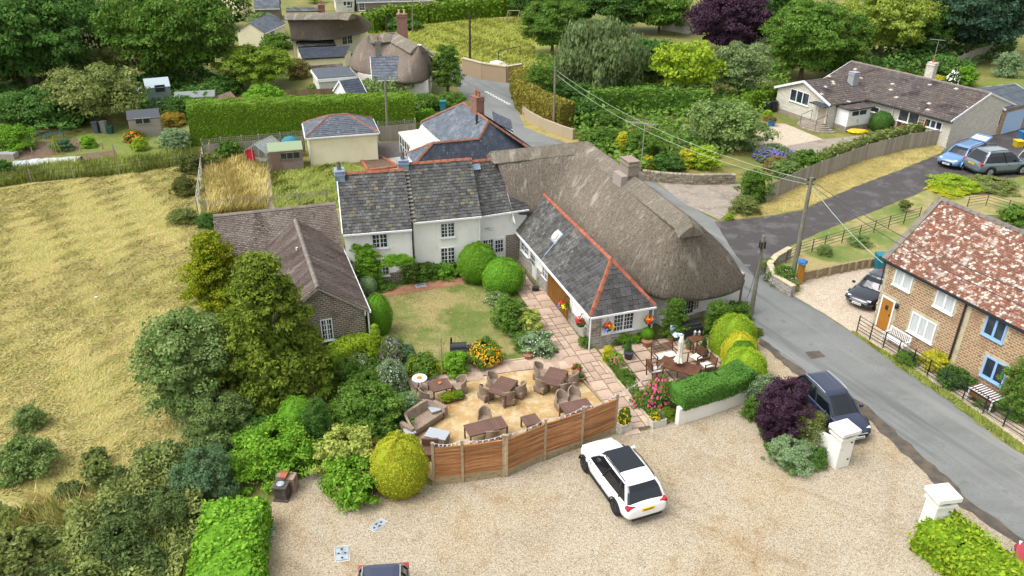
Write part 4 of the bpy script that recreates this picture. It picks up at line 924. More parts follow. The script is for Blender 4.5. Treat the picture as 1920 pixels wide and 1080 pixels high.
E2 = [bk[0]+nb*2.6-Zv*(zN-2.6), q(1000, 284, 2.6)+nb*.3]; m.slab([bk[0], bk[1], E2[1], E2[0]], .1)
rf = m.build('roof', GTIM, t)
for i, P in enumerate(pl): shingles(rf, P, .42, .26, SLATEB if i in (2, 3) else SLATED, 'slate', rngs=9+i, thick=.012)
shingles(rf, [bk[0], bk[1], E2[1], E2[0]], .42, .26, SLATED, 'slate', thick=.012)
up = Zv*.05
for A, B in ((q(811, 268.5, zS), q(898.5, 260.4, zS+.05)), (q(898.5, 260.4, zS+.05), q(916.3, 227, zN)), (q(916.3, 227, zN), q(868.9, 193, zN)), (q(916.3, 227, zN), q(1000, 284, 2.6)), (q(811, 268.5, zS), q(777, 308, 2.6)), (q(811, 268.5, zS), q(762, 287.8, 2.6)), (q(868.9, 193, zN), q(789.6, 228.5, 2.75))):
    ridge(rf, A+up, B+up, RIDGEB, .24, .5)
m = MB(); wl = [q(764, 289, 2.5), q(778, 307, 2.5), q(935, 294, 2.5), q(998, 283, 2.5), E2[0], q(791, 230, 2.5)]
m.prism([(p.x*.995+(-.02), p.y+.12) for p in wl], 0, 2.5); m.build('wall', CREAM, t)
m = MB(); m.face([q(790.5, 230, 2.5), q(868.9, 194, zN-.1), E2[0], q(868.9, 196, 2.5)]); m.build('gable', CREAM, t)
c = q(893, 214, 4.7); chimney(t, (c.x+.1, c.y), 1.0, .7, 3.8, 6.1, BRICKR, rad(-60), 2)
m = MB(); P = q(894, 238, 4.2); m.tube(P, P+Zv*.9, .07, n=8); m.tube(P+Zv*.5, P+Zv*.95, .1, .1, n=8); m.build('flue', BLACK, t)
m = MB(); P = q(880, 205, 4.9); m.tube(P, P+Zv*2.6, .015, n=5); m.build('aerial_mast', ALU, t)
P0 = q(926, 229, 3.5); P1 = q(962, 246, 3.2); P2 = q(943, 227, 4.0); P3 = q(936, 227, 3.9); m = MB(); m.slab([P0, P1, P1+Vector((-.2, 1.2, .6)), P0+Vector((-.2, 1.2, .6))], .1); d = m.build('dormer_roof', SLATED, t)
m = MB(); m.prism([(P0.x, P0.y+.1), (P1.x, P1.y+.1), (P1.x-.2, P1.y+1.1), (P0.x-.2, P0.y+1.1)], 2.2, 3.3); m.build('dormer_wall', WHITE, t)
t = thing('conservatory', 'white framed lean to conservatory with ribbed white roof', 'conservatory', tuple(G(776, 300)))
cc = [q(746.7, 248.5, 2.35), q(794.8, 241.9, 2.7), q(828, 265.5, 2.7), q(775.6, 281.5, 2.35)]
m = MB(); m.slab(cc, .06); rf = m.build('roof', M('opal_roof', C('#dedbce', .65), [(C('#bdb798', .65), .9, .55, .7, 'UV', (.2, 2, 1))], rough=.5), t)
for i in range(9):
    k = i/8; m = MB(); m.bar(cc[0].lerp(cc[3], k)+Zv*.02, cc[1].lerp(cc[2], k)+Zv*.02, .05, .05); m.build('glazing_bar', WHITE, rf)
e0, e1 = Vector((cc[0].x+.1, cc[0].y, 0)), Vector((cc[3].x+.1, cc[3].y, 0)); ux = (e1-e0).normalized(); uy = Vector((ux.y, -ux.x, 0)); uy = uy if uy.x > 0 else -uy
Mc = frame_m(e0, ux, uy); Lc = (e1-e0).length
m = MB(); m.box(0, Lc, 0, .12, 0, .6, Mc); m.build('base_wall', WHITE, t)
window(t, Mc, .05, Lc-.05, .68, 2.2, 6, 1, 2, t=.07, sill=False)
e3 = Vector((cc[1].x, cc[1].y, 0)); ux2 = (e3-e0).normalized(); Mc2 = frame_m(e0, ux2, Vector((-ux2.y, ux2.x, 0))); m = MB(); m.box(0, (e3-e0).length, 0, .1, 0, 2.3, Mc2); m.build('end_wall', WHITE, t)
# ---------------------------------------------------------------- brick cottages by the road
f = Fr((1660, 487), (1920, 620), 4.0, flip=False); BC = f; L = 19.0; D = 6.3
t = thing('brick_cottages', 'pair of buff brick cottages under one red tiled roof blotched with white lichen', 'cottage', base_of(f))
house(t, f, D, 4.0, 6.95, BRICKY, TILERED, ov=.1, oe=.12, sl=(.19, .13), ridgem=RIDGEG, rw=.3, L=L, mat2=LICHEN, p2=.17, sname='roof_tile', gutter=False)
m = MB(); m.box(0, .3, .05, .12, 3.7, 3.95, f.M()); m.build('eaves_stone', QUOIN, t)
m = MB(); m.bar(f.p(0, -.08, 3.96), f.p(L, -.08, 3.96), .1, .1); m.build('gutter', BLACK, t)
m = MB()
for y0, y1 in ((0, D/2), (D, D/2)): m.bar(f.p(-.06, y0, 4.02), f.p(-.06, y1, 7.02), .34, .14)
m.build('gable_coping', M('coping_stone', C('#8d8778'), [(C('#6f6a58'), 3, .5, .7)]), t)
Mf = f.M(0, .1)
def win_px(tt, fr, d, Mx, tl, br, **k):
    a = fr.front(*tl, d); b = fr.front(*br, d); s0, s1 = sorted((a[0], b[0])); z0, z1 = sorted((a[1], b[1])); return window(tt, Mx, s0, s1, z0, z1, **k), (s0, s1, z0, z1)
def quoins(tt, Mx, r, arch=False):
    s0, s1, z0, z1 = r; m = MB(); k = max(3, int((z1-z0+.2)/.16))
    for i in range(k):
        zz = z0-.1+i*(z1-z0+.25)/k; w_ = .2 if i % 2 else .12
        m.box(s0-.06-w_, s0-.06, -.012, .02, zz+.01, zz+(z1-z0+.25)/k-.01, Mx); m.box(s1+.06, s1+.06+w_, -.012, .02, zz+.01, zz+(z1-z0+.25)/k-.01, Mx)
    m.box(s0-.22, s1+.22, -.014, .02, z1+.07, z1+.22, Mx); m.build('stone_quoins', QUOIN, tt)
BLUEW = rgb('pale_blue_paint', '#8fb8e8', .8, .5)
# windows: given by the picture places of their middle and their size in metres
def win_c(tt, px, py, w_, h_, panels, mat=WHITE, glass=CURT, cols=1, rows=1):
    s, z = f.front(px, py, .1); window(tt, Mf, s-w_/2, s+w_/2, z-h_/2, z+h_/2, panels, cols, rows, mat, glass, t=.08); quoins(tt, Mf, (s-w_/2, s+w_/2, z-h_/2, z+h_/2))
win_c(t, 1694.5, 524, .95, .85, 2); win_c(t, 1773, 565, .95, .85, 2); win_c(t, 1729.5, 614, 1.35, 1.0, 3)
win_c(t, 1866.5, 616, .9, .9, 2, BLUEW, GLASS); win_c(t, 1865, 695, 1.0, .95, 2, BLUEW, GLASS)
s, z = f.front(1661, 587, .1); door(t, Mf, s-.36, s+.36, .15, 1.95, ORANGEW, frame=WHITE, boards=5); quoins(t, Mf, (s-.4, s+.4, .2, 2.0))
m = MB(); m.box(s-.09, s+.09, -.07, -.04, 1.35, 1.6, Mf); m.build('door_light', GLASS, t)
m = MB(); m.box(s-.6, s+.6, -.4, 0, 0, .14, Mf); m.build('doorstep', PAVE2, t)
s2, z2 = f.front(1682, 580, .1); m = MB(); P = f.p(s2, 0, 1.7); m.lathe([(.03, 0), (.09, .05), (.1, .25), (.04, .33)], P, 8); m.bar(P+Zv*.3, P+Zv*.3+f.n*.12, .02); m.build('wall_lantern', BLACK, t)
s3, z3 = f.front(1808, 590, .1); m = MB(); m.tube(f.p(s3, .0, 0), f.p(s3, .0, 3.95), .05, n=6); m.build('drainpipe', BLACK, t)
m = MB(); m.box(s3+.06, s3+.3, -.02, .03, 0, 3.9, Mf); m.build('stone_strip', QUOIN, t)
m = MB(); m.tube(f.p(.05, .02, 2.2), f.p(.05, .02, 3.9), .03, n=6); m.build('drainpipe', BLACK, t)
m = MB()
for k in range(12): m.box(.12, .34 if k % 2 else .28, -.012, .02, .1+k*.32, .38+k*.32, Mf)
m.build('corner_quoins', QUOIN, t)
# ---------------------------------------------------------------- thatch
def thatch_mat(name, c1, c2, c3, dark):
    b = NB(name); v = b.vec('UV', (1, .16, 1)); v2 = b.vec('UV', (1, .5, 1)); n1 = b.noise(v, 7, 4, .7); n2 = b.noise(v, 22, 3, .7); n3 = b.noise(b.vec('Object'), .35, 3); n4 = b.noise(b.vec('Object'), 11, 4, .75)
    c = b.mix(b.ramp(n3, .4, .62), c1, c2); c = b.mix(b.ramp(n1, .52, .7), c, c3); c = b.mix(b.ramp(n2, .5, .72), c, dark); c = b.mix(b.ramp(n4, .5, .68), c, dark)
    c = b.mix(b.ramp(b.noise(v2, 1.1, 3), .58, .7), c, c3)
    p = b.n('ShaderNodeBsdfPrincipled'); p.inputs['Roughness'].default_value = .95; p.inputs['Specular IOR Level'].default_value = .1; b.l(c, p.inputs['Base Color'])
    mm = b.n('ShaderNodeMath', operation='ADD'); b.l(n2, mm.inputs[0]); b.l(n4, mm.inputs[1]); bn = b.n('ShaderNodeBump'); bn.inputs['Strength'].default_value = .8; bn.inputs['Distance'].default_value = .06
    b.l(mm.outputs[0], bn.inputs['Height']); b.l(bn.outputs[0], p.inputs['Normal']); b.l(p.outputs[0], b.out.inputs[0]); return b.m
THATCH = thatch_mat('thatch', C('#867c6f', .6), C('#928778', .6), C('#aba395', .64), C('#5d5348', .48))
THATCHB = thatch_mat('thatch_ridge', C('#8d8476', .6), C('#9b9284', .6), C('#aba496', .62), C('#665d51', .55))
THATCHC = thatch_mat('old_thatch', C('#8a7c70', .65), C('#978a7e', .65), C('#a2968a', .65), C('#6c5f54', .6))
def catmull(pts, n):
    o = []; N_ = len(pts)
    for i in range(N_-1):
        p0, p1, p2, p3 = pts[max(i-1, 0)], pts[i], pts[i+1], pts[min(i+2, N_-1)]
        for k in range(n):
            t_ = k/n; o.append(.5*((2*p1)+(p2-p0)*t_+(2*p0-5*p1+4*p2-p3)*t_*t_+(3*p1-p0-3*p2+p3)*t_**3))
    o.append(pts[-1]); return o
def thatch(t, Rp, Ep, mat, bulge=.35, K=14, sub=5, lip=.38, ztop=None, ridgew=None, wallm=None, rmat=None, inset=.55, seed=1):
    """thatched skin between a ridge line (points Rp) and the eave line under it (points Ep), same count"""
    R_ = [Vector(p) for p in Rp]; E_ = [Vector(p) for p in Ep]; n = sub
    def dens(P):
        o = []
        for i in range(len(P)-1):
            for k in range(n): o.append(P[i].lerp(P[i+1], k/n))
        o.append(P[-1]); return o
    def smooth(P, it=3):
        for _ in range(it): P = [P[0]]+[(P[i-1]+P[i]*2+P[i+1])/4 for i in range(1, len(P)-1)]+[P[-1]]
        return P
    A = smooth(dens(R_), 2); B = smooth(dens(E_), 4); V = []; UV = []; uacc = 0; rr = random.Random(seed)
    for i in range(len(A)):
        if i: uacc += max((B[i]-B[i-1]).length, (A[i]-A[i-1]).length)
        Ln = (B[i]-A[i]).length; nrm = Vector((B[i].x-A[i].x, B[i].y-A[i].y, 0)); nrm = nrm.normalized() if nrm.length > 1e-4 else Zv
        for k in range(K+1):
            s = k/K; p = A[i].lerp(B[i], s); bz = bulge*math.sin(math.pi*min(1, s*1.0))**.8*(.6+.4*s); p = p+Zv*bz*.75+nrm*bz*.45
            w_ = .05*math.sin(uacc*1.3+s*3+seed)+.035*math.sin(uacc*3.1-s*5)+rr.uniform(-.012, .012); p = p+Zv*w_*math.sin(math.pi*s)
            V.append(p); UV.append((uacc, s*Ln))
        V.append(B[i]-Zv*lip*.7-nrm*.05); UV.append((uacc, Ln+.3)); V.append(B[i]-Zv*lip-nrm*.3); UV.append((uacc, Ln+.5)); V.append(B[i]-nrm*(inset+.5)-Zv*(lip-.1)); UV.append((uacc, Ln+1))
    W = K+4; F = []
    for i in range(len(A)-1):
        for k in range(W-1): F.append((i*W+k, (i+1)*W+k, (i+1)*W+k+1, i*W+k+1))
    me = bpy.data.meshes.new('thatch'); me.from_pydata([tuple(v) for v in V], [], F); me.update(); uv = me.uv_layers.new(name='UVMap')
    for p in me.polygons:
        for li, vi in zip(p.loop_indices, p.vertices): uv.data[li].uv = UV[vi]
    me.polygons.foreach_set('use_smooth', [True]*len(me.polygons)); me.materials.append(mat); return link_mesh('thatch', me, t), A, B
def ridge_cap(t, pts, w_, mat, thick=.05, parent=None):
    P = [Vector(p) for p in pts]; V = []; F = []; UV = []; D_ = []
    n = 0; Q = []
    for i in range(len(P)-1):
        k = max(2, int((P[i+1]-P[i]).length/.45))
        for j in range(k): Q.append(P[i].lerp(P[i+1], j/k))
    Q.append(P[-1]); acc = 0
    for i, p in enumerate(Q):
        d = (Q[min(i+1, len(Q)-1)]-Q[max(i-1, 0)]).normalized(); y = Zv.cross(d).normalized(); sc = 1+.04*(i % 2)
        if i: acc += (p-Q[i-1]).length
        for off, dz in ((-w_*sc, -w_*.72), (-w_*sc*.98, -w_*.72+thick), (-w_*.5, -w_*.3+thick*1.1), (0, thick), (w_*.5, -w_*.3+thick*1.1), (w_*sc*.98, -w_*.72+thick), (w_*sc, -w_*.72)):
            V.append(p+y*off+Zv*dz); UV.append((acc, off*1.3))
    for i in range(len(Q)-1):
        for k in range(6): F.append((i*7+k, (i+1)*7+k, (i+1)*7+k+1, i*7+k+1))
    F.append(tuple(range(7))); F.append(tuple((len(Q)-1)*7+k for k in range(7)))
    me = bpy.data.meshes.new('ridge_cap'); me.from_pydata([tuple(v) for v in V], [], F); me.update(); uv = me.uv_layers.new(name='UVMap')
    for p in me.polygons:
        for li, vi in zip(p.loop_indices, p.vertices): uv.data[li].uv = UV[vi]
    me.materials.append(mat); return link_mesh('ridge_cap', me, t)
ZR = 6.6
R0, R1, R2, R3, R4 = G(922, 284, ZR), G(1100, 264, ZR), G(1185, 322, ZR), G(1290, 404, ZR-.05), G(1293, 408, ZR-.1)
d1 = (R1-R0).normalized(); n1 = Vector((d1.y, -d1.x, 0)); d2 = (R3-R1).normalized(); n2 = Vector((-d2.y, d2.x, 0))   # n1 to the south, n2 to the east (road)
if n2.x < 0: n2 = -n2
HW = 3.35; ze = 3.0
def E_at(P, n_, w_, z_): return Vector((P.x, P.y, 0))+n_*w_+Zv*z_
def E_px(x, y, z_): return G(x, y, z_)
inner = Vector((R1.x, R1.y, 0))+n1*HW*.9-n2*HW; inner.z = ze+.3
A_ = [R0, R0.lerp(R1, .5), R1, R1.lerp(R3, .25), R1.lerp(R3, .6), R3, R3, R3, R3, R3, R1.lerp(R3, .5), R1, R1, R0]
W_end = E_px(1218, 556, 2.3); F1 = E_px(1300, 556, 2.05); F2 = E_px(1375, 543, 2.05); F3 = E_px(1407, 526, 2.15)
B_ = [E_px(957, 396, 3.4), inner.lerp(E_px(957, 396, 3.4), .45), inner, E_at(R1.lerp(R3, .3), -n2, HW, ze), E_at(R1.lerp(R3, .66), -n2, HW, ze-.1), W_end+Vector((-.25, .6, .1)), W_end.lerp(F1, .35)+Vector((0, -.15, 0)), F1+Vector((.3, -.05, 0)), F2, F3, E_at(R1.lerp(R3, .62), n2, HW+.2, 2.5), E_at(R1, n2, HW, 3)+n1*-.3, E_at(R1, -n1, HW, 3)+n2*HW*.6, E_at(R0, -n1, HW, 3)]
t = thing('thatched_house', 'large grey thatched house with a hipped end by the road and a brick chimney', 'thatched house', (R3.x, R3.y, 0))
th, AA, BB = thatch(t, A_, B_, THATCH, bulge=.5, sub=6, seed=2)
ridge_cap(t, [R0-d1*.1-Zv*.04, R1-Zv*.06], .74, THATCHB); ridge_cap(t, [R1-Zv*.05, R1.lerp(R3, .5)-Zv*.03, R3-Zv*.08, R3+(R3-R1).normalized()*.55-Zv*.42], .74, THATCHB)
# walls under the thatch
wp = [B_[i] for i in (0, 2, 4, 5, 6, 7, 8, 9, 10, 11, 12, 13)]; cen = [R0.lerp(R1, .3), R1, R3, R3, R3, R3, R3, R3, R1.lerp(R3, .6), R1, R1, R0]
wl = []
for p, c in zip(wp, cen):
    d = Vector((c.x-p.x, c.y-p.y, 0)); d = d.normalized()*.95; wl.append((p.x+d.x, p.y+d.y))
# straight front wall facing the terrace
fw0 = G(1243, 612, 0); fw1 = G(1386, 575, 0)
m = MB(); wl2 = [wl[0], wl[1], wl[2], (fw0.x-.6, fw0.y+.6), (fw0.x, fw0.y), (fw1.x, fw1.y), (wl[8][0]-.3, wl[8][1]), wl[9], wl[10], wl[11]]
for i in range(len(wl2)):
    a, b = wl2[i], wl2[(i+1) % len(wl2)]; m.face([(*a, 0), (*b, 0), (*b, 2.2), (*a, 2.2)])
m.build('wall', CREAM, t)
gx = [R0+n1*HW*.92-d1*-.25, R0-n1*HW*.92+d1*.25]; m = MB(); m.face([(gx[0].x+d1.x*.2, gx[0].y, 2.9), (gx[1].x+.2, gx[1].y, 2.9), (R0.x+.35, R0.y, ZR-.1)]); m.build('gable', CREAM, t)
Lf = (fw1-fw0).length; uf = (fw1-fw0).normalized(); nf = Vector((-uf.y, uf.x, 0)); nf = nf if nf.y > 0 else -nf; Mt = frame_m(fw0, uf, nf)
a = hit(1266, 600, fw0, nf, uf); b = hit(1292, 607, fw0, nf, uf); window(t, Mt, a[0], b[0]+.1, .45, 1.5, 2, 3, 4, t=.05)
m = MB(); m.box(Lf-.12, Lf+.02, -.03, .05, 0, 2.1, Mt); m.build('brick_corner', BRICKR, t)
m = MB(); m.box(0, Lf*.55, -.03, .05, 0, .35, Mt); m.build('stone_base', RUBBLE, t)
cpos = R1.lerp(R3, .49)+n2*-.1; chimney(t, (cpos.x, cpos.y), .7, 1.1, 5.6, 7.4, BRICKC, math.atan2(d2.y, d2.x)+rad(90), 0)
m = MB(); m.box(-.75, .75, -.55, .55, 5.9, 6.62, Matrix.Translation((cpos.x, cpos.y, 0)) @ Matrix.Rotation(math.atan2(d2.y, d2.x)+rad(90), 4, 'Z')); m.build('mortar_flaunching', M('flaunching', C('#b0a49a')), t)
# small dormer window between thatch and barn ridge
P = G(1178, 508, 2.7); m = MB(); m.box(-.35, .35, -.2, .8, -1.2, .35, frame_m(P, d2, n2)); m.build('dormer_cheek', GTIM, t)
window(t, frame_m(P+Zv*-.6-n2*.2, d2, n2), -.25, .25, .2, .75, 2, 1, 2, t=.04)
sg = thing('wall_sign', 'white wall sign with blue lettering on the white wall beneath the thatch', 'sign', tuple(fw0+uf*Lf*.72+Zv*1.6))
a = hit(1340, 545, fw0, nf, uf); b = hit(1367, 556, fw0, nf, uf); za = a[1]; sx0, sx1 = a[0], a[0]+(b[0]-a[0])*1.0; zs1 = a[1]; zs0 = zs1-.42
m = MB(); m.box(sx0, sx1, -.05, -.01, zs0, zs1, Mt); m.build('board', rgb('sign_white', '#e8eef4', .8), sg)
for k, (zz, hh, s_) in enumerate(((.76, .14, .8), (.46, .09, .6), (.22, .09, .5))):   # lines of lettering too small to read
    tc = bpy.data.curves.new('lettering', 'FONT'); tc.body = ('COUNTRY HOTEL', 'rooms and garden teas', 'please ring')[k] if False else ('IIII IIIII', 'IIIIIIIII', 'IIIII')[k]
    bpy.data.curves.remove(tc)
m = MB()
rr = random.Random(3)
for zz, hh, s_ in ((.74, .13, .84), (.45, .07, .62), (.2, .07, .5)):
    x = sx0+(sx1-sx0)*(1-s_)/2; xe = sx1-(sx1-sx0)*(1-s_)/2
    while x < xe:
        w_ = rr.uniform(.03, .055); m.box(x, x+w_, -.056, -.05, zs0+.42*zz, zs0+.42*zz+hh*.7, Mt); x += w_+rr.choice((.015, .015, .05))
m.build('lettering', rgb('sign_blue', '#5f86b5', .7), sg)
tr = thing('wall_trellis', 'square brown trellis fixed to the white wall under the thatch', 'trellis', tuple(fw0+uf*Lf*.35))
a = hit(1290, 552, fw0, nf, uf); b = hit(1307, 576, fw0, nf, uf); x0, x1 = sorted((a[0], b[0])); z0, z1 = sorted((a[1], b[1])); z1 = max(z1, z0+1.0)
for i in range(5): m = MB(); m.box(x0+(x1-x0)*i/4-.015, x0+(x1-x0)*i/4+.015, -.05, -.02, z0, z1, Mt); m.build('upright', TEAK, tr)
for i in range(7): m = MB(); m.box(x0, x1, -.07, -.05, z0+(z1-z0)*i/6-.015, z0+(z1-z0)*i/6+.015, Mt); m.build('crosspiece', TEAK, tr)
# ================================================================ bungalow
ZB = 2.5
f = Fr((1783, 228), (1636, 189), ZB, flip=None, L=15.2); BG = f; D = 10.8
if f.n.y < 0: f.n = -f.n
t = thing('bungalow', 'pale stone bungalow with brown tiled L shaped roof, curved entrance steps and white lined windows', 'bungalow', base_of(f))
house(t, f, D, ZB, 4.35, STONEW, TILEDK, ov=.35, oe=.05, sl=(.38, .33), ridgem=RIDGEG, rw=.24, L=f.L, mat2=LICHEN, p2=.02, sname='roof_tile', fascia=BLACK, verge=WHITE)
gA, gB, gC = G(1452, 163, 2.4), G(1557, 197.5, 2.4), G(1512, 146.5, 3.75)
u2 = Vector((gB.x-gA.x, gB.y-gA.y, 0)); W_ = u2.length; u2.normalize(); n2_ = Vector((-u2.y, u2.x, 0)); n2_ = n2_ if n2_.dot(f.u) < 0 else -n2_   # n2_ runs back to the main roof
class F2(Fr):
    def __init__(s, o, u, n, L): s.o = Vector((o.x, o.y, 0)); s.u = u; s.n = n; s.L = L
fg = F2(gB, n2_, -u2, 8.4)            # eave on the right side runs back
m = MB(); zr = 3.85
def gp_(x, y, z=0): return fg.p(x, y, z)
pl = [[gp_(0, 0, 2.4), gp_(8.4, 0, 2.4), gp_(8.4, W_/2, zr), gp_(0, W_/2, zr)], [gp_(0, W_, 2.4), gp_(8.4, W_, 2.4), gp_(8.4, W_/2, zr), gp_(0, W_/2, zr)]]
for P in pl: m.slab(P, .09)
rf = m.build('gable_roof', GTIM, t)
for P in pl: shingles(rf, P, .38, .33, TILEDK, 'roof_tile', mat2=LICHEN, p2=.015)
m = MB(); a, b = .3, W_-.3
m.face([gp_(.25, a, 0), gp_(.25, b, 0), gp_(.25, b, 2.5), gp_(.25, W_/2, zr-.1), gp_(.25, a, 2.5)]); m.face([gp_(.25, a, 0), gp_(8, a, 0), gp_(8, a, 2.5), gp_(.25, a, 2.5)]); m.face([gp_(.25, b, 0), gp_(8, b, 0), gp_(8, b, 2.5), gp_(.25, b, 2.5)]); m.build('gable_wall', STONEW, t)
m = MB(); m.bar(gp_(-.02, 0, 2.37), gp_(-.02, W_/2, zr-.03), .06, .22); m.bar(gp_(-.02, W_, 2.37), gp_(-.02, W_/2, zr-.03), .06, .22); m.build('bargeboard', WHITE, t)
Mg = frame_m(gp_(.25, 0, 0), -u2, n2_)
d0, z0 = hit(1483, 177, gp_(.25, 0), n2_, -u2); d1, z1 = hit(1514, 200, gp_(.25, 0), n2_, -u2)
window(t, Mg, d0, d1, min(z0, z1)+.12, min(z0, z1)+1.2, 3, 1, 1, t=.07)
d2_, z2 = hit(1541, 215, gp_(.25, 0), n2_, -u2); door(t, Mg, d2_-.5, d2_+.5, .45, 2.1, rgb('pale_door', '#c4b69f', .7), frame=WHITE)
m = MB(); m.box(d2_-1.0, d2_+1.0, -.95, 0, 2.22, 2.3, Mg); m.build('porch_hood', SLATED, t)
for k in range(5):
    r_ = 2.1-.35*k; m = MB(); C0_ = Mg @ Vector((d2_, -.1, 0)); pts = [C0_+(-u2)*(r_*math.cos(a))*1.05+(-n2_)*(r_*.9*math.sin(a)) for a in [math.pi*i/14 for i in range(15)]]
    m.prism([(p.x, p.y) for p in pts], 0 if k == 0 else .1*k-.02, .1*(k+1)); m.build('step', CONC, t)
for sx in (-1.0, 1.0):
    m = MB(); b0 = Mg @ Vector((d2_+sx, -1.6, 0)); b1 = Mg @ Vector((d2_+sx, -.3, 0)); m.tube(b0, b0+Zv*1.15, .025, n=5); m.tube(b1+Zv*.4, b1+Zv*1.45, .025, n=5); m.tube(b0+Zv*1.15, b1+Zv*1.45, .025, n=5); m.build('handrail', BLACK, t)
m = MB(); m.box(.3, W_-.3, -.06, .02, 0, .42, Mg); m.build('plinth', CONC, t)
# white boarded porch bay on the inner side
Pp = G(1578, 258, 0); Mp = frame_m(Vector((Pp.x, Pp.y, 0)), n2_, u2)
Mb = frame_m(gp_(1.2, -1.3, 0), n2_, -u2)
m = MB(); m.box(0, 2.9, 0, 1.5, 0, .5, Mb); m.build('bay_base', CONC, t)
m = MB(); m.box(.02, 2.88, .02, 1.5, .5, 2.05, Mb)
for k in range(9): m.box(.0, 2.9, -.01, .05, .55+k*.13, .6+k*.13, Mb)
m.build('bay_boarding', WHITE, t); m = MB(); m.box(-.15, 3.05, -.25, 1.6, 2.1, 2.22, Mb); m.build('bay_roof', TILEDK, t)
window(t, Mb, .4, 2.3, 1.5, 1.95, 2, 1, 1, t=.05, sill=False)
# long front wall facing the fence
Mf = f.M(0, .35)
for px, py, w_, h_, pn in ((1602, 209, 1.7, .7, 3), (1632, 203, 1.9, .42, 2), (1704, 219, 2.0, 1.0, 2), (1750, 233, 1.6, .6, 3)):
    s, z = f.front(px, py, .35); window(t, Mf, s-w_/2, s+w_/2, z-h_/2, z+h_/2, pn, 1, 1, t=.08)
s, z = f.front(1702, 238, .35); m = MB(); m.box(s-1.1, s+1.1, -.05, .02, 0, z+.35, Mf); m.build('maroon_panel', rgb('maroon', '#6b2330'), t)
s, z = f.front(1731, 229, .35); m = MB()
for i in range(5): m.box(s-.4+i*.2-.015, s-.4+i*.2+.015, -.06, 0, .8, 1.9, Mf); m.box(s-.42, s+.42, -.08, -.05, .85+i*.25, .88+i*.25, Mf)
m.build('wall_trellis', ORANGEW, t)
for px in (1671,): s, z = f.front(px, 225, .35); m = MB(); m.tube(f.p(s, .25, 0), f.p(s, .25, 2.3), .05, n=6); m.build('drainpipe', WHITE, t)
Me = frame_m(f.p(.05, 0, 0), f.n, -f.u); a, za = hit(1882, 224, f.p(.05, 0), f.u, f.n); a = min(a, D-1.6); window(t, Me, a-.8, a+.8, .95, 2.0, 1, 1, 2, t=.08)
c = fg.p(5.2, W_*.33, 0); chimney(t, (c.x, c.y), .75, .75, 2.9, 4.5, rgb('silver_grey_render', '#a9abae'), math.atan2(u2.y, u2.x), 0)
c = f.p(7.0, D*.62, 0); chimney(t, (c.x, c.y), .8, .6, 3.4, 5.6, STONEW, math.atan2(f.u.y, f.u.x), 1)
def aerial(name, label, P, h, ang, n=9, L=1.3):
    t = thing(name, label, 'aerial', (P.x, P.y, 0)); m = MB(); m.tube(P, P+Zv*h, .025, n=5); m.build('mast', ALU, t)
    m = MB(); d = Vector((math.cos(ang), math.sin(ang), 0)); e = Vector((-d.y, d.x, 0)); T = P+Zv*h; m.bar(T-d*L*.4, T+d*L*.6, .03)
    for i in range(n): q_ = T-d*L*.4+d*L*i/(n-1); w_ = .32-.012*i; m.bar(q_-e*w_, q_+e*w_, .014)
    m.build('boom', ALU, t); return t
aerial('television_aerial', 'television aerial on the far chimney of the bungalow', Vector((c.x, c.y, 5.6)), 2.2, rad(150))
cx = R1.lerp(R3, .42)+n2*2.2; cx = G(1203, 318, 4.2); 
aerial('television_aerial', 'tall television aerial rising behind the thatched ridge chimney', Vector((cpos.x+.75, cpos.y+.5, 6.2)), 3.2, rad(160), 11, 1.7)
# garage at the right edge
f = Fr((1886, 208), (1990, 182), 2.4, L=6.5); D = 6
t = thing('brick_garage', 'buff brick garage with pale blue up and over door at the right edge', 'garage', base_of(f))
house(t, f, D, 2.5, 3.5, BRICKO, FELT, ov=.15, sl=(1.2, 1.0), L=6.5, gutter=False, verge=WHITE, sname='roof_sheet')
Me = frame_m(f.p(.15, 0, 0), f.n, f.u)
m = MB(); m.box(.6, 4.0, -.03, .1, 0, 2.1, frame_m(f.p(0, .15, 0), f.u, f.n))
for k in range(8): m.box(.6, 4.0, -.045, -.03, .1+k*.25, .13+k*.25, frame_m(f.p(0, .15, 0), f.u, f.n))
m.build('garage_door', rgb('pale_blue_door', '#a9c4de', .8), t)
# ================================================================ far houses
def boxhouse(name, label, cat, A, B, ze, D, zr, wallm, roofm, sl=(.45, .3), wins=(), flip=None, L=None, ov=.2, ridgem=None, hip=(0, 0), glass=None, backs=False, verge=None, gutter=True, doors=()):
    f = Fr(A, B, ze, flip=flip, L=L); t = thing(name, label, cat, base_of(f)); house(t, f, D, ze, zr, wallm, roofm, ov=ov, oe=.1, hipA=hip[0], hipB=hip[1], sl=sl, ridgem=ridgem, rw=.3, backs=backs, verge=verge, gutter=gutter, L=L)
    for (px, py, w_, h_, pn, co, ro) in wins:
        s, z = f.front(px, py, ov); window(t, f.M(0, ov), s-w_/2, s+w_/2, z-h_/2, z+h_/2, pn, co, ro, t=.07)
    return t, f
boxhouse('slate_cottage', 'small far cottage with grey slate roof behind the largest thatched cottage', 'cottage', (476, 16.5), (524, 15.5), 1.9, 5, 3.9, STONEG, SLATEB)
boxhouse('stone_house', 'long grey stone house far behind the straw coloured bank', 'house', (668, 4), (812, 0), 1.6, 7, 4.2, STONEG, SLATEB, wins=((678.5, 12, .9, 1.2, 1, 2, 3), (722, 15, .8, .7, 2, 1, 2), (744.5, 13, .9, .6, 2, 1, 2), (791, 11, 1.0, .9, 2, 1, 2)))
boxhouse('white_house', 'white rendered far house beside the long stone house', 'house', (628, 1), (664, 0), 1.9, 6, 4.2, PALER, SLATEB, wins=((650, 2, 1.1, 1.4, 2, 1, 2), (655, 9, .9, .9, 1, 1, 2)))
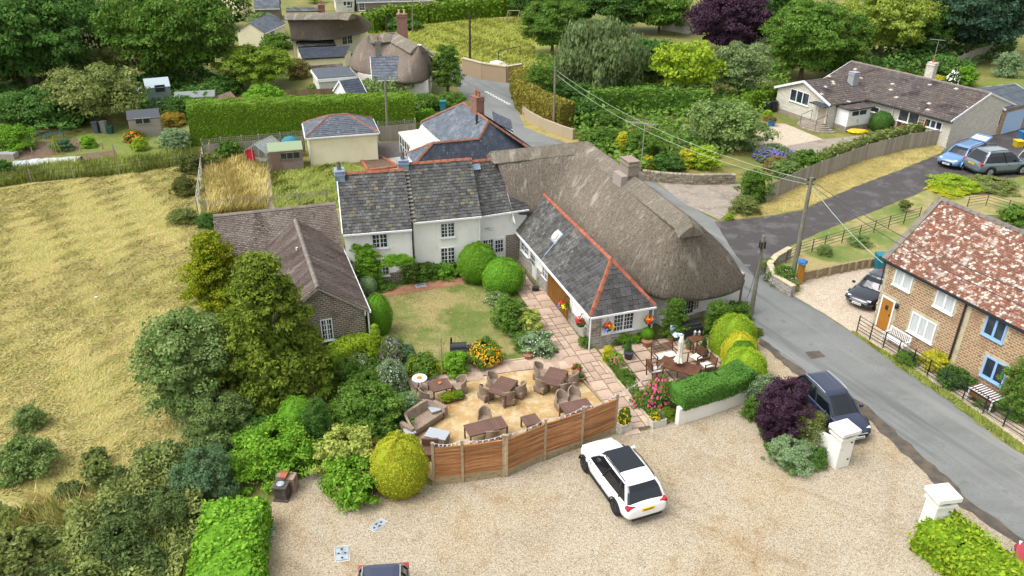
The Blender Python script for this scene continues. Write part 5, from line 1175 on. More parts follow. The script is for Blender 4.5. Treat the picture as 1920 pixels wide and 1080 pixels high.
boxhouse('village_house', 'distant house with pale roof left of the beech, partly hidden by trees', 'house', (1400, 8), (1460, -2), 2.0, 8, 4.6, PALER, TILERED)
boxhouse('village_house', 'distant house with terracotta roof seen between willow and beech', 'house', (1292, 46), (1326, 38), 1.4, 5, 3.0, PALER, TILERED)
boxhouse('annex', 'cream annex with lean slate roof at left of the large thatched cottage', 'annex', (497, 62), (536, 44), 1.9, 4.2, 3.2, CREAM2, SLATEB, wins=((511, 66, 1.2, 1.1, 2, 2, 3),))
# big thatched cottage
t = thing('thatched_cottage', 'far cream cottage with deep thatched roof and slate lean-tos', 'thatched cottage', tuple(G(590, 110)))
zr = 5.9; ZE = 2.9; a0, a1 = G(534, 25, zr), G(640, 24, zr); dd = (a1-a0).normalized(); nn_ = Vector((dd.y, -dd.x, 0)); b1 = G(690, 46, 5.0)
d3 = Vector((b1.x-a1.x, b1.y-a1.y, 0)); 
rE = G(660, 26, zr)
Rp = [a0, a0.lerp(a1, .5), a1, rE, rE, rE, rE, a1, a0]
Ep = [G(545, 73, ZE), G(585, 72, ZE), G(625, 69, ZE), G(655, 61, ZE), G(683, 58, ZE), G(697, 50, ZE), G(700, 42, ZE), E_at(a1, -nn_, 3.6, ZE), E_at(a0, -nn_, 3.6, ZE)]
thatch(t, Rp, Ep, THATCHC, bulge=.5, K=10, sub=4, lip=.3, seed=5); ridge_cap(t, [a0, a1, rE], .9, THATCHB)
w0, w1 = G(543, 74, ZE-.1), G(686, 58, ZE-.1); m = MB(); m.prism([(w0.x+.2, w0.y+.6), (w1.x-.8, w1.y+.4), (w1.x-.8, w1.y+6), (w0.x, w0.y+5)], 0, ZE-.25); m.build('wall', CREAM2, t)
m = MB(); m.face([(w0.x+.15, w0.y+.6, 0), (w0.x+.15, w0.y+.6, ZE-.25), (a0.x+.3, a0.y, zr-.2), (w0.x-.3, w0.y+5, ZE-.25), (w0.x-.3, w0.y+5, 0)]); m.build('gable', CREAM2, t)
for px, py in ((542, 92),): 
    Mw = frame_m(Vector((w0.x+.1, w0.y+.6, 0)), Vector((-.07, 1, 0)).normalized(), Vector((1, .07, 0))); window(t, Mw, 1.4, 2.8, .4, 2.6, 1, 2, 4, t=.07)
for px, py in ((661, 63),):
    Mw = frame_m(Vector((w0.x+.2, w0.y+.6, 0)), Vector((w1.x-.8-w0.x-.2, w1.y-w0.y-.2, 0)).normalized(), Vector((0, 1, 0))); s, z = hit(px, py, Vector((w0.x+.2, w0.y+.6, 0)), Vector((0, 1, 0)), Vector((1, 0, 0))); window(t, Mw, s-.7, s+.7, 1.3, 2.3, 2, 2, 2, t=.07)
P = G(602, 22, 5.9); chimney(t, (P.x, P.y+.3), .8, .8, 4.6, 6.7, BRICKR, .3, 1)
P4 = [G(536, 22, 6.0), G(602, 21, 6.0), G(600, 13, 6.3), G(537, 14, 6.3)]; m = MB(); m.slab(P4, .1); rf = m.build('stone_slate_strip', SLATE, t); shingles(rf, P4, .5, .35, SLATE)
def leanto(name, label, P, zw, wallm, roofm, sl=(.45, .3), wins=()):
    t = thing(name, label, 'lean-to', tuple(Vector((P[0].x, P[0].y, 0)))); m = MB(); m.slab(P, .1); rf = m.build('roof', GTIM, t); shingles(rf, P, *sl, roofm)
    m = MB(); m.prism([(p.x, p.y+.15) for p in P], 0, zw); m.build('wall', wallm, t)
    for a, b in ((0, 1),): q0, q1 = P[a], P[b]; g = MB(); g.bar(q0-Zv*.08, q1-Zv*.08, .1, .12); g.build('fascia', BLACK, t)
    return t
leanto('slate_lean_to', 'upper grey slate lean-to roof below the far thatch', [G(558, 88, 2.0), G(630, 84, 2.0), G(624, 71, 2.5), G(552, 74, 2.5)], 1.95, CREAM2, SLATE)
leanto('slate_lean_to', 'lower dark slate lean-to with cream wall below the far thatch', [G(566, 110, 1.5), G(646, 106, 1.5), G(656, 86, 2.1), G(558, 90, 2.1)], 1.45, CREAM2, SLATED)
# second thatched cottage
t = thing('thatched_cottage', 'far white cottage with rounded thatch, red brick chimney and slate roofed front', 'thatched cottage', tuple(G(740, 190)))
zr = 6.1; a0, a1, a2 = G(692, 66, zr), G(741, 61, zr), G(785, 85, zr-.25); d12 = (a2-a1).normalized(); e_ = Vector((-d12.y, d12.x, 0)); e_ = e_ if e_.x > 0 else -e_
zz = 2.5; Rp = [a0, a0, a0, a0.lerp(a1, .5), a1, a1.lerp(a2, .4), a2, a2, a2, a2, a1.lerp(a2, .5), a1, a0]
Ep = [G(668, 92, zz), G(650, 120, zz), G(668, 133, zz), G(700, 138, zz), G(728, 140, zz), G(742, 152, zz), G(762, 153, zz), G(790, 151, zz), G(806, 146, zz), G(813, 118, zz), E_at(a1.lerp(a2, .6), e_, 3.6, zz), E_at(a1, e_, 3.6, zz)+Vector((0, 2, 0)), E_at(a0, Vector((0, 1, 0)), 3.5, zz)]
thatch(t, Rp, Ep, THATCHC, bulge=.38, K=10, sub=4, lip=.35, seed=9); ridge_cap(t, [a0, a1], 1.0, THATCHB); ridge_cap(t, [a1, a2], 1.0, THATCHB)
m = MB(); wl_ = [(p.x, p.y+.4) for p in (G(654, 121, zz), G(672, 135, zz), G(742, 151, zz), G(802, 150, zz), G(808, 120, zz), G(800, 105, zz), G(668, 92, zz))]; m.prism(wl_, 0, 2.3); m.build('wall', PALER, t)
P = a1; chimney(t, (P.x+.8, P.y), 1.1, .8, 5.0, 8.0, BRICKR, .1, 2, potm=rgb('buff_pot', '#d8c090'))
m = MB(); P2 = G(797, 96, 5.2); m.bar(G(786, 84, 5.9), G(812, 104, 3.4), .4, .15); m.build('white_verge', WHITE, t)
t, f = boxhouse('brick_wing', 'small brick wing with pale slate roof in front of the rounded thatch', 'building', (697, 150.5), (761.6, 148.5), 2.6, 4.4, 4.5, BRICKO, SLATEB, sl=(.6, .35), verge=WHITE)
P = f.p(.9, 2.5); chimney(t, (P.x, P.y), .6, .5, 3.6, 6.0, STONEG, .1, 1)
Me = frame_m(f.p(.1, 0, 0), f.n, f.u); window(t, Me, 1.4, 2.4, .9, 2.2, 1, 2, 3, t=.07)
t, f = boxhouse('flat_roof_extension', 'pale grey flat roofed extension with white fascia beside the rounded thatch', 'building', (596, 148), (668, 142.5), 2.6, 4.6, 2.66, PALER, FELT, sl=(5, 5), backs=True, wins=((661, 156, 1.2, .7, 2, 1, 1),), gutter=False)
m = MB(); m.box(-.05, f.L+.05, -.06, .0, 2.25, 2.56, f.M()); m.box(-.06, 0, 0, 4.6, 2.25, 2.56, f.M()); m.build('fascia', WHITE, t)
boxhouse('slate_outhouse', 'small slate roofed outhouse with white bargeboard behind the tall hedge', 'outhouse', (652, 184), (690, 178), 2.2, 3.4, 3.5, WHITE, SLATED, verge=WHITE)
t = thing('tiled_lean_to', 'low brown tiled lean-to between the flat roof and slate lean-to', 'lean-to', tuple(G(620, 130))); P4 = [G(585, 131, 1.9), G(645, 127, 1.9), G(642, 119, 2.3), G(584, 124, 2.3)]; m = MB(); m.slab(P4, .1); rf = m.build('roof', TILEBR, t); shingles(rf, P4, .5, .3, TILEBR)
m = MB(); m.prism([(p.x, p.y+.1) for p in P4], 0, 1.85); m.build('wall', BRICKG, t)
# ================================================================ sheds
def shed(name, label, A, B, ze, D, zr, wallm, roofm, wins=(), doors=(), L=None, boards=True, cat='shed', flip=None):
    f = Fr(A, B, ze, L=L, flip=flip); t = thing(name, label, cat, base_of(f)); L = L or f.L
    m = MB(); h = D/2
    for P in ([f.p(-.06, -.08, ze-.04), f.p(L+.06, -.08, ze-.04), f.p(L+.06, h, zr), f.p(-.06, h, zr)], [f.p(-.06, D+.08, ze-.04), f.p(L+.06, D+.08, ze-.04), f.p(L+.06, h, zr), f.p(-.06, h, zr)]): m.slab(P, .05)
    m.build('roof', roofm, t); m = MB()
    pr = f.p
    m.face([pr(0, 0, 0), pr(L, 0, 0), pr(L, 0, ze), pr(0, 0, ze)]); m.face([pr(0, D, 0), pr(L, D, 0), pr(L, D, ze), pr(0, D, ze)])
    for x in (0, L): m.face([pr(x, 0, 0), pr(x, D, 0), pr(x, D, ze), pr(x, h, zr-.05), pr(x, 0, ze)])
    m.build('wall', wallm, t)
    if boards:
        k = int(ze/.17)
        for i in range(k): m = MB(); z = .02+i*ze/k; m.box(0, L, -.022, 0, z, z+ze/k-.02, f.M()); m.build('board', wallm, t)
    for (px, py, w_, h_, pn) in wins:
        s, z = f.front(px, py, 0); window(t, f.M(0, -.035), s-w_/2, s+w_/2, z-h_/2, z+h_/2, pn, 1, 1, wallm, GLASS, t=.04, sill=False, out=.06)
    for (px, py, w_, h_, mt) in doors:
        s, z = f.front(px, py, 0); door(t, f.M(0, -.025), s-w_/2, s+w_/2, .03, h_, mt, boards=5)
    return t, f
shed('garden_shed', 'pinkish boarded shed with green felt roof in the back garden', (503, 284), (566, 279), 1.75, 2.0, 2.15, PTIM, GREENF, wins=((543.5, 291.5, 1.5, .5, 3),), doors=((517.5, 300, .85, 1.65, rgb('faded_door', '#8d7566')),))
shed('grey_shed', 'pale grey wooden shed with dark felt roof on the vegetable garden lawn', (239, 224), (298, 219), 1.75, 2.0, 2.3, M('pale_grey_boarding', C('#b3aba0'), rnd=.08), rgb('dark_felt', '#4c5158'), wins=((261, 227, .6, .45, 1), (274.5, 226, .6, .45, 1)))
shed('blue_green_shed', 'pale blue green shed beneath the big ash tree', (273, 165), (318, 161), 2.2, 3.0, 2.8, rgb('blue_green_boards', '#8fa39c'), rgb('pale_sheet', '#b3c2c8'), wins=((300, 166, .9, .7, 1),))
shed('low_shed', 'low long shed with grey sheet roof left of the tall hedge', (327, 184), (401, 180), 1.6, 2.6, 1.9, GTIM, rgb('grey_sheet', '#8a9290'))
shed('red_shed', 'rust red shed deep between the trees of the left garden', (248, 122), (268, 121), 2.4, 3, 3, rgb('rust_red', '#8f4a32'), rgb('rust_roof', '#7e4a3a'), wins=((255, 117, .7, .7, 1),))
shed('tiled_hut', 'small collapsing tile roofed hut by the end of the tall hedge', (433, 205), (455, 197), 1.4, 2.6, 2.6, GTIM, M('hut_tiles', C('#a08474'), [(C('#7a5a4c'), 3, .5, .7)], bump=(6, 1)))
t = thing('greenhouse', 'small aluminium greenhouse with a red cloth hung inside its door', 'greenhouse', tuple(G(480, 318)))
ga, gb = G(463, 316), G(504, 322); ux = (gb-ga).normalized(); uy = Vector((-ux.y, ux.x, 0)); Mh = frame_m(ga, ux, uy); Wg = (gb-ga).length; Dg = 2.4
for i in range(5):
    y = Dg*i/4; m = MB()
    for a, b in (((0, y, 0), (0, y, 1.5)), ((Wg, y, 0), (Wg, y, 1.5)), ((0, y, 1.5), (Wg/2, y, 2.2)), ((Wg, y, 1.5), (Wg/2, y, 2.2))): m.bar(Mh @ Vector(a), Mh @ Vector(b), .045)
    m.build('frame_bar', ALU, t)
for a, b in (((0, 0, 1.5), (0, Dg, 1.5)), ((Wg, 0, 1.5), (Wg, Dg, 1.5)), ((Wg/2, 0, 2.2), (Wg/2, Dg, 2.2)), ((0, 0, .05), (Wg, 0, .05)), ((Wg*.35, 0, 0), (Wg*.35, 0, 1.9)), ((Wg*.65, 0, 0), (Wg*.65, 0, 1.9))):
    m = MB(); m.bar(Mh @ Vector(a), Mh @ Vector(b), .05); m.build('frame_bar', ALU, t)
GG = M('greenhouse_glass', C('#b9c8c4', .8), rough=.1, spec=.6, alpha=.35)
m = MB(); q3 = lambda *p: [Mh @ Vector(x) for x in p]
m.face(q3((0, 0, 1.5), (0, Dg, 1.5), (Wg/2, Dg, 2.2), (Wg/2, 0, 2.2))); m.face(q3((Wg, 0, 1.5), (Wg, Dg, 1.5), (Wg/2, Dg, 2.2), (Wg/2, 0, 2.2))); m.build('roof_glass', GG, t)
m = MB(); m.face(q3((0, 0, 0), (0, Dg, 0), (0, Dg, 1.5), (0, 0, 1.5))); m.face(q3((Wg, 0, 0), (Wg, Dg, 0), (Wg, Dg, 1.5), (Wg, 0, 1.5))); m.face(q3((0, Dg, 0), (Wg, Dg, 0), (Wg, Dg, 1.5), (0, Dg, 1.5))); m.build('side_glass', GG, t)
m = MB(); m.box(.08, Wg*.4, .1, .16, .75, 1.65, Mh); m.build('red_cloth', RED, t)
m = MB(); m.box(.1, Wg*.8, .3, .9, .7, .75, Mh); m.build('staging', GTIM, t)
# water tank, bins
t = thing('blue_tank', 'teal garden tank with lid standing behind the green roofed shed', 'tank', tuple(G(547, 275))); m = MB(); m.lathe([(.75, 0), (.8, .8), (.78, 1.4), (.5, 1.65), (.25, 1.75)], G(548, 293), 14, sy=.7); m.build('shell', TEAL, t)
m = MB(); m.box(-.25, .35, -.62, -.5, .95, 1.25, Matrix.Translation(G(548, 293))); m.build('hatch', BLACK, t)
# ================================================================ fences
def fence(name, label, pts, h, mat, post=2.0, boards=0, trellis=0, rails=(), bw=.16, pm=None, pw_=.1, cat='fence', ext=.08, top=None, pr_=.06, railm=None, zb=0):
    P = [G(*p) for p in pts]; t = thing(name, label, cat, tuple(P[0])); hs = h if isinstance(h, (list, tuple)) else [h]*len(P)
    tot = 0
    for i in range(len(P)-1):
        a, b = P[i], P[i+1]; L = (b-a).length; u = (b-a)/L; n = max(1, round(L/post))
        for k in range(n+(1 if i == len(P)-2 else 0)):
            q_ = a.lerp(b, k/n); hh = hs[i]+(hs[i+1]-hs[i])*k/n; m = MB(); m.box(-pw_/2, pw_/2, -pw_/2, pw_/2, 0, hh+ext, frame_m(q_, u, Vector((-u.y, u.x, 0)))); m.build('post', pm or mat, t)
        Mx = frame_m(a, u, Vector((-u.y, u.x, 0)))
        def hx(x): return hs[i]+(hs[i+1]-hs[i])*x/L
        if boards:
            nb_ = max(1, round(L/bw)); w_ = L/nb_; key = ('board', round(w_, 3), mat.name, round(hs[i], 2))
            if key not in SHM: m = MB(); m.box(.006, w_-.004, -.02, .0, .03, 1.0); SHM[key] = m.mesh('board', mat)
            for k in range(nb_):
                o = link_mesh('board', SHM[key], t); o.matrix_basis = Mx @ Matrix.Translation((k*w_, -.03-(k % 2)*.012, 0)) @ Matrix.Diagonal((1, 1, hx(k*w_)-trellis+random.uniform(-.015, .015), 1))
            m = MB()
            for z in (.3, hs[i]-trellis-.2): m.box(0, L, .0, .04, z, z+.07, Mx)
            m.build('rail', pm or mat, t)
        if trellis:
            ns = max(2, int(L/.16)); m = MB(); z0 = hs[i]-trellis
            for k in range(ns+1): m.box(k*L/ns-.012, k*L/ns+.012, -.02, .0, z0, hs[i], Mx)
            for k in range(int(trellis/.15)+1): m.box(0, L, -.035, -.02, z0+k*.15-.012, z0+k*.15+.012, Mx)
            o = m.build('trellis_panel', pm or mat, t); o['kind'] = 'stuff'
        for z in rails:
            m = MB(); m.bar(a+Zv*z, b+Zv*z, pr_ if not railm else pr_, pr_); m.build('rail', railm or mat, t)
    return t
fence('timber_fence', 'long weathered close boarded fence below the stone bungalow', [(1437, 379), (1505, 345), (1620, 300), (1700, 280), (1782, 268)], [1.45, 1.4, 1.4, 1.45, 1.5], GTIM, post=2.4, boards=1, bw=.2)
fence('timber_fence', 'grey boarded fence climbing behind the bungalow under the cedar', [(1730, 152), (1790, 135), (1822, 120), (1870, 105)], 1.9, GTIM, post=2.6, boards=1, bw=.4)
fence('trellis_fence', 'grey trellis topped fence along the back of the fenced garden', [(384, 303), (420, 299), (458, 296), (490, 293), (530, 290), (572, 285)], 1.9, GTIM, post=1.8, boards=1, bw=.3, trellis=.45)
fence('trellis_fence', 'grey panel fence with trellis top between the cream garage and slate house', [(711, 265), (760, 261), (780, 259)], 1.8, GTIM, post=2.2, boards=1, bw=.3, trellis=.4)
fence('boarded_fence', 'brown boarded fence far behind the tall clipped hedge', [(540, 198), (575, 196), (626, 194)], 1.6, M('brown_fence', C('#8f7b5c'), rnd=.15), post=2.4, boards=1, bw=.35)
fence('trellis_fence', 'low trellis running behind the ridge of the brown tiled extension', [(386, 398), (430, 394), (500, 388), (560, 383), (614, 378)], .92, GTIM, post=1.9, trellis=.42)
fence('pale_pole_fence', 'thin pale post and rail fence at the left side of the wild garden', [(384, 296), (378, 345), (372, 402)], 1.25, rgb('bleached_pole', '#b3ada0'), post=2.2, rails=(.5, .85, 1.2), pr_=.05, pw_=.07)
fence('wire_fence', 'wooden stakes with wires between the allotment and dry meadow', [(-40, 352), (60, 342), (140, 337), (225, 328), (265, 322), (330, 312), (378, 305)], 1.0, GTIM, post=3.2, rails=(.35, .65, .95), pw_=.07, pr_=.02, railm=DKIRON)
fence('iron_railing', 'black five rail iron railing in front of the brick cottages', [(1606, 622), (1655, 653), (1709, 687), (1767, 727), (1842, 776), (1920, 826), (2010, 885)], 1.02, BLACK, post=1.05, rails=(.18, .36, .56, .77, .98), pw_=.045, pr_=.025, cat='railing', ext=.0)
fence('estate_railing', 'rusty estate railing across the mown verge towards the red roof', [(1473, 494), (1498, 480), (1545, 466), (1610, 446), (1665, 428), (1722, 412)], .95, DKIRON, post=1.55, rails=(.25, .5, .72, .92), pw_=.045, pr_=.025, cat='railing', ext=.02)
fence('estate_railing', 'short estate railing behind the ridge of the red tiled roof', [(1812, 392), (1848, 386), (1888, 398), (1930, 412)], .95, DKIRON, post=1.8, rails=(.25, .5, .72, .92), pw_=.045, pr_=.025, cat='railing', ext=.02)
# retaining wall of sleepers
t = thing('sleeper_wall', 'low retaining wall of pale timber sleepers beside the cottage gravel', 'retaining wall', tuple(G(1506, 524)))
P = [G(1506, 526), G(1575, 511), G(1614, 503), G(1652, 498)]
for i in range(3):
    for k in range(3): m = MB(); a, b = P[i], P[i+1]; m.bar(a+Zv*(.1+k*.2), b+Zv*(.1+k*.2), .12, .19); m.build('sleeper', LTIM, t)
for i in range(3):
    n = 3
    for k in range(n): q_ = P[i].lerp(P[i+1], k/n); m = MB(); m.bar(q_+Vector((0, -.12, 0)), q_+Vector((0, -.12, .66)), .14, .14, up=(0, 1, 0)); m.build('post', LTIM, t)
# screen fence of the terrace
t = thing('slatted_screen_fence', 'red brown slatted screen fence on pale posts above the car park', 'fence', tuple(G(816, 909)))
SP = [(814, 909), (868, 904), (944, 893), (1021, 862), (1090, 838), (1152, 813)]; PP = [G(*p) for p in SP]; hp = [HG(PP[i], y) for i, y in enumerate((820, 812, 806, 779, 754, 735))]; hp = [max(1.8, min(2.15, h)) for h in hp]
def post_(P, h, w_=.11):
    m = MB(); m.box(-w_/2, w_/2, -w_/2, w_/2, 0, h, Matrix.Translation(P)); m.box(-w_/2-.01, w_/2+.01, -w_/2-.01, w_/2+.01, h, h+.02, Matrix.Translation(P)); m.build('post', LTIM, t)
for i, P in enumerate(PP): post_(P, hp[i])
post_(PP[2]+Vector((.13, -.01, 0)), hp[2])
for i in range(5):
    a, b = PP[i], PP[i+1]
    if i == 2: a = a+Vector((.13, -.01, 0))
    L = (b-a).length; u = (b-a)/L; Mx = frame_m(a, u, Vector((-u.y, u.x, 0))); H_ = min(hp[i], hp[i+1])-.28
    for k, (z0, z1) in enumerate(((.02, .2), (.21, .36))): m = MB(); m.box(.06, L-.06, -.02, .03, z0, z1, Mx); m.build('gravel_board', LTIM, t)
    ns = 17; key = ('slat', i)
    for k in range(ns):
        z = .38+(H_-.38)*k/ns; hs_ = (H_-.38)/ns; m = MB(); m.box(.06, L-.06, -.012-(k % 2)*.012, .012, z, z+hs_-.012, Mx); m.build('slat', CEDAR, t)
    m = MB(); m.box(.05, L-.05, -.035, .035, H_, H_+.03, Mx); m.build('top_rail', CEDAR, t)
# string of fairy lights
tl = thing('string_lights', 'string of white bulbs looped along the tops of the screen fence posts', 'string lights', tuple(PP[0]))
pts = [PP[i]+Zv*(hp[i]+.03) for i in range(6)]+[G(1236, 745)+Zv*1.95]; m = MB(); bl = []
for i in range(len(pts)-1):
    a, b = pts[i], pts[i+1]; n = 14; pr_v = a
    for k in range(1, n+1):
        s = k/n; q_ = a.lerp(b, s)-Zv*(.16*4*s*(1-s)); m.tube(pr_v, q_, .012, n=4, cap=False); pr_v = q_
        if k % 2: bl.append(q_)
m.build('cable', rgb('white_cable', '#cfd0d4'), tl)
for q_ in bl: m = MB(); m.lathe([(.015, -.1), (.035, -.07), (.03, -.02), (.012, 0)], q_, 6); m.build('bulb', rgb('pale_bulb', '#d9d7ea', .8) if 'pale_bulb' not in bpy.data.materials else bpy.data.materials['pale_bulb'], tl)
# ================================================================ walls
t = thing('white_garden_wall', 'low white wall carrying the clipped green hedge by the car park', 'wall', tuple(G(1300, 780)))
wallp = [G(1268, 795), G(1330, 776), G(1395, 752), G(1404, 720)]; m = MB()
for i in range(3): m.bar(wallp[i]+Zv*.45, wallp[i+1]+Zv*.45, .25, .9)
m.build('masonry', WPILL, t)
t = thing('rendered_wall', 'curving pale brown wall at the far road junction', 'wall', tuple(G(900, 150))); P = [G(868, 138), G(905, 148), G(950, 155), G(978, 150)]
m = MB()
for i in range(3): m.bar(P[i]+Zv*.9, P[i+1]+Zv*.9, .3, 1.8)
m.build('masonry', rgb('buff_render', '#b59f82'), t); m = MB()
for i in range(3): m.bar(P[i]+Zv*1.85, P[i+1]+Zv*1.85, .42, .12)
m.build('coping', QUOIN, t)
t = thing('road_sign', 'small white street name plate in front of the curving wall', 'sign', tuple(G(927, 146))); c = G(926.5, 147)+Vector((0, -.8, 0)); m = MB(); m.box(-.55, .55, -.02, .02, 1.0, 1.35, Matrix.Translation(c)); m.build('plate', WHITE, t); m = MB()
for s in (-.4, .4): m.box(s-.03, s+.03, 0, .05, 0, 1.3, Matrix.Translation(c))
m.build('bracket', BLACK, t); m = MB(); rr = random.Random(2); x = -.42
while x < .4: w_ = rr.uniform(.03, .07); m.box(x, x+w_, -.025, -.02, 1.12, 1.24, Matrix.Translation(c)); x += w_+.03
m.build('lettering', BLACK, t)
t = thing('concrete_wall', 'low pale concrete roadside wall under the curving clipped hedge', 'wall', tuple(G(1000, 225))); P = [G(970, 200), G(990, 226), G(1015, 240), G(1055, 256), G(1075, 262)]
for i in range(4): m = MB(); m.bar(P[i]+Zv*.5, P[i+1]+Zv*.5, .22, 1.0); m.build('panel', rgb('pale_concrete', '#bfae94') if 'pale_concrete' not in bpy.data.materials else bpy.data.materials['pale_concrete'], t)
t = thing('dry_stone_wall', 'low dry stone wall holding the shrub bed above the concrete drive', 'wall', tuple(G(1210, 325))); P = [G(1203, 338), G(1240, 343), G(1300, 347), G(1378, 346)]
rr = random.Random(8); ms = MB()
for i in range(3):
    a, b = P[i], P[i+1]; L = (b-a).length; u = (b-a)/L; Mx = frame_m(a, u, Vector((-u.y, u.x, 0))); z = 0
    for row in range(5):
        x = 0; hh = .17
        while x < L-.05:
            w_ = min(rr.uniform(.22, .5), L-x); ms.cur = rr.random(); d = rr.uniform(-.05, .02); ms.box(x+.01, x+w_-.012, d, .35, z+.006, z+hh-.012, Mx); x += w_
        z += hh
o = ms.build('wall_stone', M('dry_wall_stone', C('#a59a86'), [(C('#857a68'), 2, .5, .7), (C('#bcb29e'), 5, .5, .7)], tone=.22, bump=(15, .6)), t, bevel=.015); o['kind'] = 'stuff'
t = thing('garden_wall', 'low stone wall with pale capping at the mouth of the driveway', 'wall', tuple(G(1440, 540))); P = [G(1485, 556), G(1450, 535), G(1440, 512), G(1452, 497), G(1478, 482)]; m = MB()
for i in range(4): m.bar(P[i]+Zv*.32, P[i+1]+Zv*.32, .3, .64)
m.build('masonry', RUBBLE, t); m = MB()
for i in range(4): m.bar(P[i]+Zv*.68, P[i+1]+Zv*.68, .36, .08)
m.build('capping', QUOIN, t)
# gate pillars
def pillar(label, px, py, ty, ang):
    g = G(px, py); h = HG(g, ty); t = thing('gate_pillar', label, 'gate pillar', tuple(g), 'white gate pillars of the car park entrance'); Mx = Matrix.Translation(g) @ Matrix.Rotation(ang, 4, 'Z'); w_ = .36
    for nm, a, z0, z1 in (('shaft', w_, 0, h*.78), ('lower_cap', w_+.07, h*.78, h*.83), ('neck', w_-.03, h*.83, h*.91), ('cap', w_+.12, h*.91, h)):
        m = MB(); m.box(-a, a, -a*.9, a*.9, z0, z1, Mx); m.build(nm, WPILL, t, bevel=.012)
    m = MB(); m.box(-.16, .12, -w_*.9-.005, -w_*.5, h*.845, h*.895, Mx); m.box(w_-.1, w_+.0, -.15, .15, h*.845, h*.895, Mx); m.build('lamp_opening', BLACK, t)
    for z in (h*.2, h*.66): m = MB(); m.box(w_-.2, w_-.12, -w_*.9-.03, -w_*.9, z, z+.06, Mx); m.build('hinge_pin', BLACK, t)
    return t
pillar('white gate pillar in front of the dark blue car', 1568, 868, 800, rad(22)); pillar('white gate pillar rising behind the bottom right hedge', 1742, 1004, 922, rad(10))
t = thing('low_white_wall', 'short white wall leading from the gate pillar into the sage shrubs', 'wall', tuple(G(1535, 850))); a, b = G(1557, 858), G(1520, 838); m = MB(); m.bar(a+Zv*.5, b+Zv*.5, .24, 1.0); m.build('masonry', WPILL, t)
# ================================================================ poles and wires
def pole(label, px, by, ty, r=.14, mat=POLE, lean=0, fit='ins', cat='utility pole', tx=None):
    g = G(px, by); h = HG(g, ty); t = thing('utility_pole', label, cat, tuple(g)); top = g+Zv*h
    if tx is not None:
        dx = (tx-PR(top)[0])/SCALE(top); top = top+Vector((dx, 0, 0))
    m = MB(); m.tube(g, top, r, r*.72, 10); m.build('shaft', mat, t); m = MB()
    if fit == 'ins':
        for dz in (.15, .4): m.bar(top-Zv*dz-Vector((.22, 0, 0)), top-Zv*dz+Vector((.22, 0, 0)), .05)
        for dx in (-.2, .2): m.lathe([(.03, 0), (.05, .04), (.03, .1)], top+Vector((dx, 0, -.14)), 6)
        m.build('insulator', BLACK, t)
    elif fit == 'trans':
        for a in range(3): m.tube(top+Vector((math.cos(a*2.1)*.16, math.sin(a*2.1)*.16, -.75)), top+Vector((math.cos(a*2.1)*.14, math.sin(a*2.1)*.14, -.35)), .06, n=6)
        m.build('cable_box', BLACK, t)
    return top
T1 = pole('green grey utility pole beside the hipped end of the thatch', 1408, 590, 442, .13, fit='trans', tx=1432)
T2 = pole('tall utility pole beside the cottage gravel with wires fanning out', 1484, 528, 333, .15, tx=1522)
T3 = pole('weathered utility pole next to the red post box at the roadside wall', 1038, 245, 126, .13, tx=1041)
T4 = pole('pale utility pole standing against the tall clipped hedge', 727.5, 262, 150, .13, tx=722)
T5 = pole('dark slender pole on the edge of the upper meadow', 881, 121, 28, .16, POLED, tx=881)
T6 = pole('short dark pole behind the rounded thatch', 725, 62, 30, .14, POLED, fit='', tx=724)
T7 = pole('thin post behind the red brick chimney of the rounded thatch', 774, 62, -4, .09, POLE, fit='', tx=773)
t = thing('post_box', 'small red post box mounted beside the roadside pole', 'post box', tuple(G(1034, 235))); c = G(1034, 240); m = MB(); m.box(-.2, .2, -.15, .15, .5, 1.35, Matrix.Translation(c)); m.box(-.05, .05, -.05, .05, 0, .5, Matrix.Translation(c)); m.box(-.22, .22, -.17, .17, 1.35, 1.4, Matrix.Translation(c)); m.build('body', RED, t); m = MB(); m.box(-.13, .13, -.165, -.15, 1.15, 1.2, Matrix.Translation(c)); m.build('slot', BLACK, t)
def wire(label, a, b, sag, r=.016, mat=WIRE, n=16, start=None):
    m = MB(); p = a
    for k in range(1, n+1): s = k/n; q_ = a.lerp(b, s)-Zv*(sag*4*s*(1-s)); m.tube(p, q_, r, n=4, cap=False); p = q_
    o = m.build('overhead_cable', mat, loc=tuple(a)); tagit(o, label, 'cable'); return o
wire('pale overhead cable from the post box pole to the tall pole, upper one', T3-Zv*.3+Vector((.15, 0, 0)), T2-Zv*.2, 1.1, .015, WIREL, 24)
wire('pale overhead cable from the post box pole to the tall pole, lower one', T3-Zv*.7+Vector((.15, 0, 0)), T2-Zv*.45, 1.3, .015, WIREL, 24)
e1 = G(1990, 600, 6.8); wire('black overhead cable crossing the lichened red roof, upper one', T2-Zv*.15, G(1960, 560, 6.4), .5, .02)
wire('black overhead cable crossing the lichened red roof, lower one', T2-Zv*.4, G(1960, 592, 6.2), .5, .02)
wire('pale cable dropping from the tall pole to the brick cottage corner', T2-Zv*.4, G(1655, 493, 3.95), .25, .02, WIREL)
wire('loose cable hanging from the transformer pole towards the thatch', T1-Zv*.6, G(1400, 560, 2.3), .6, .015)
m = MB(); 
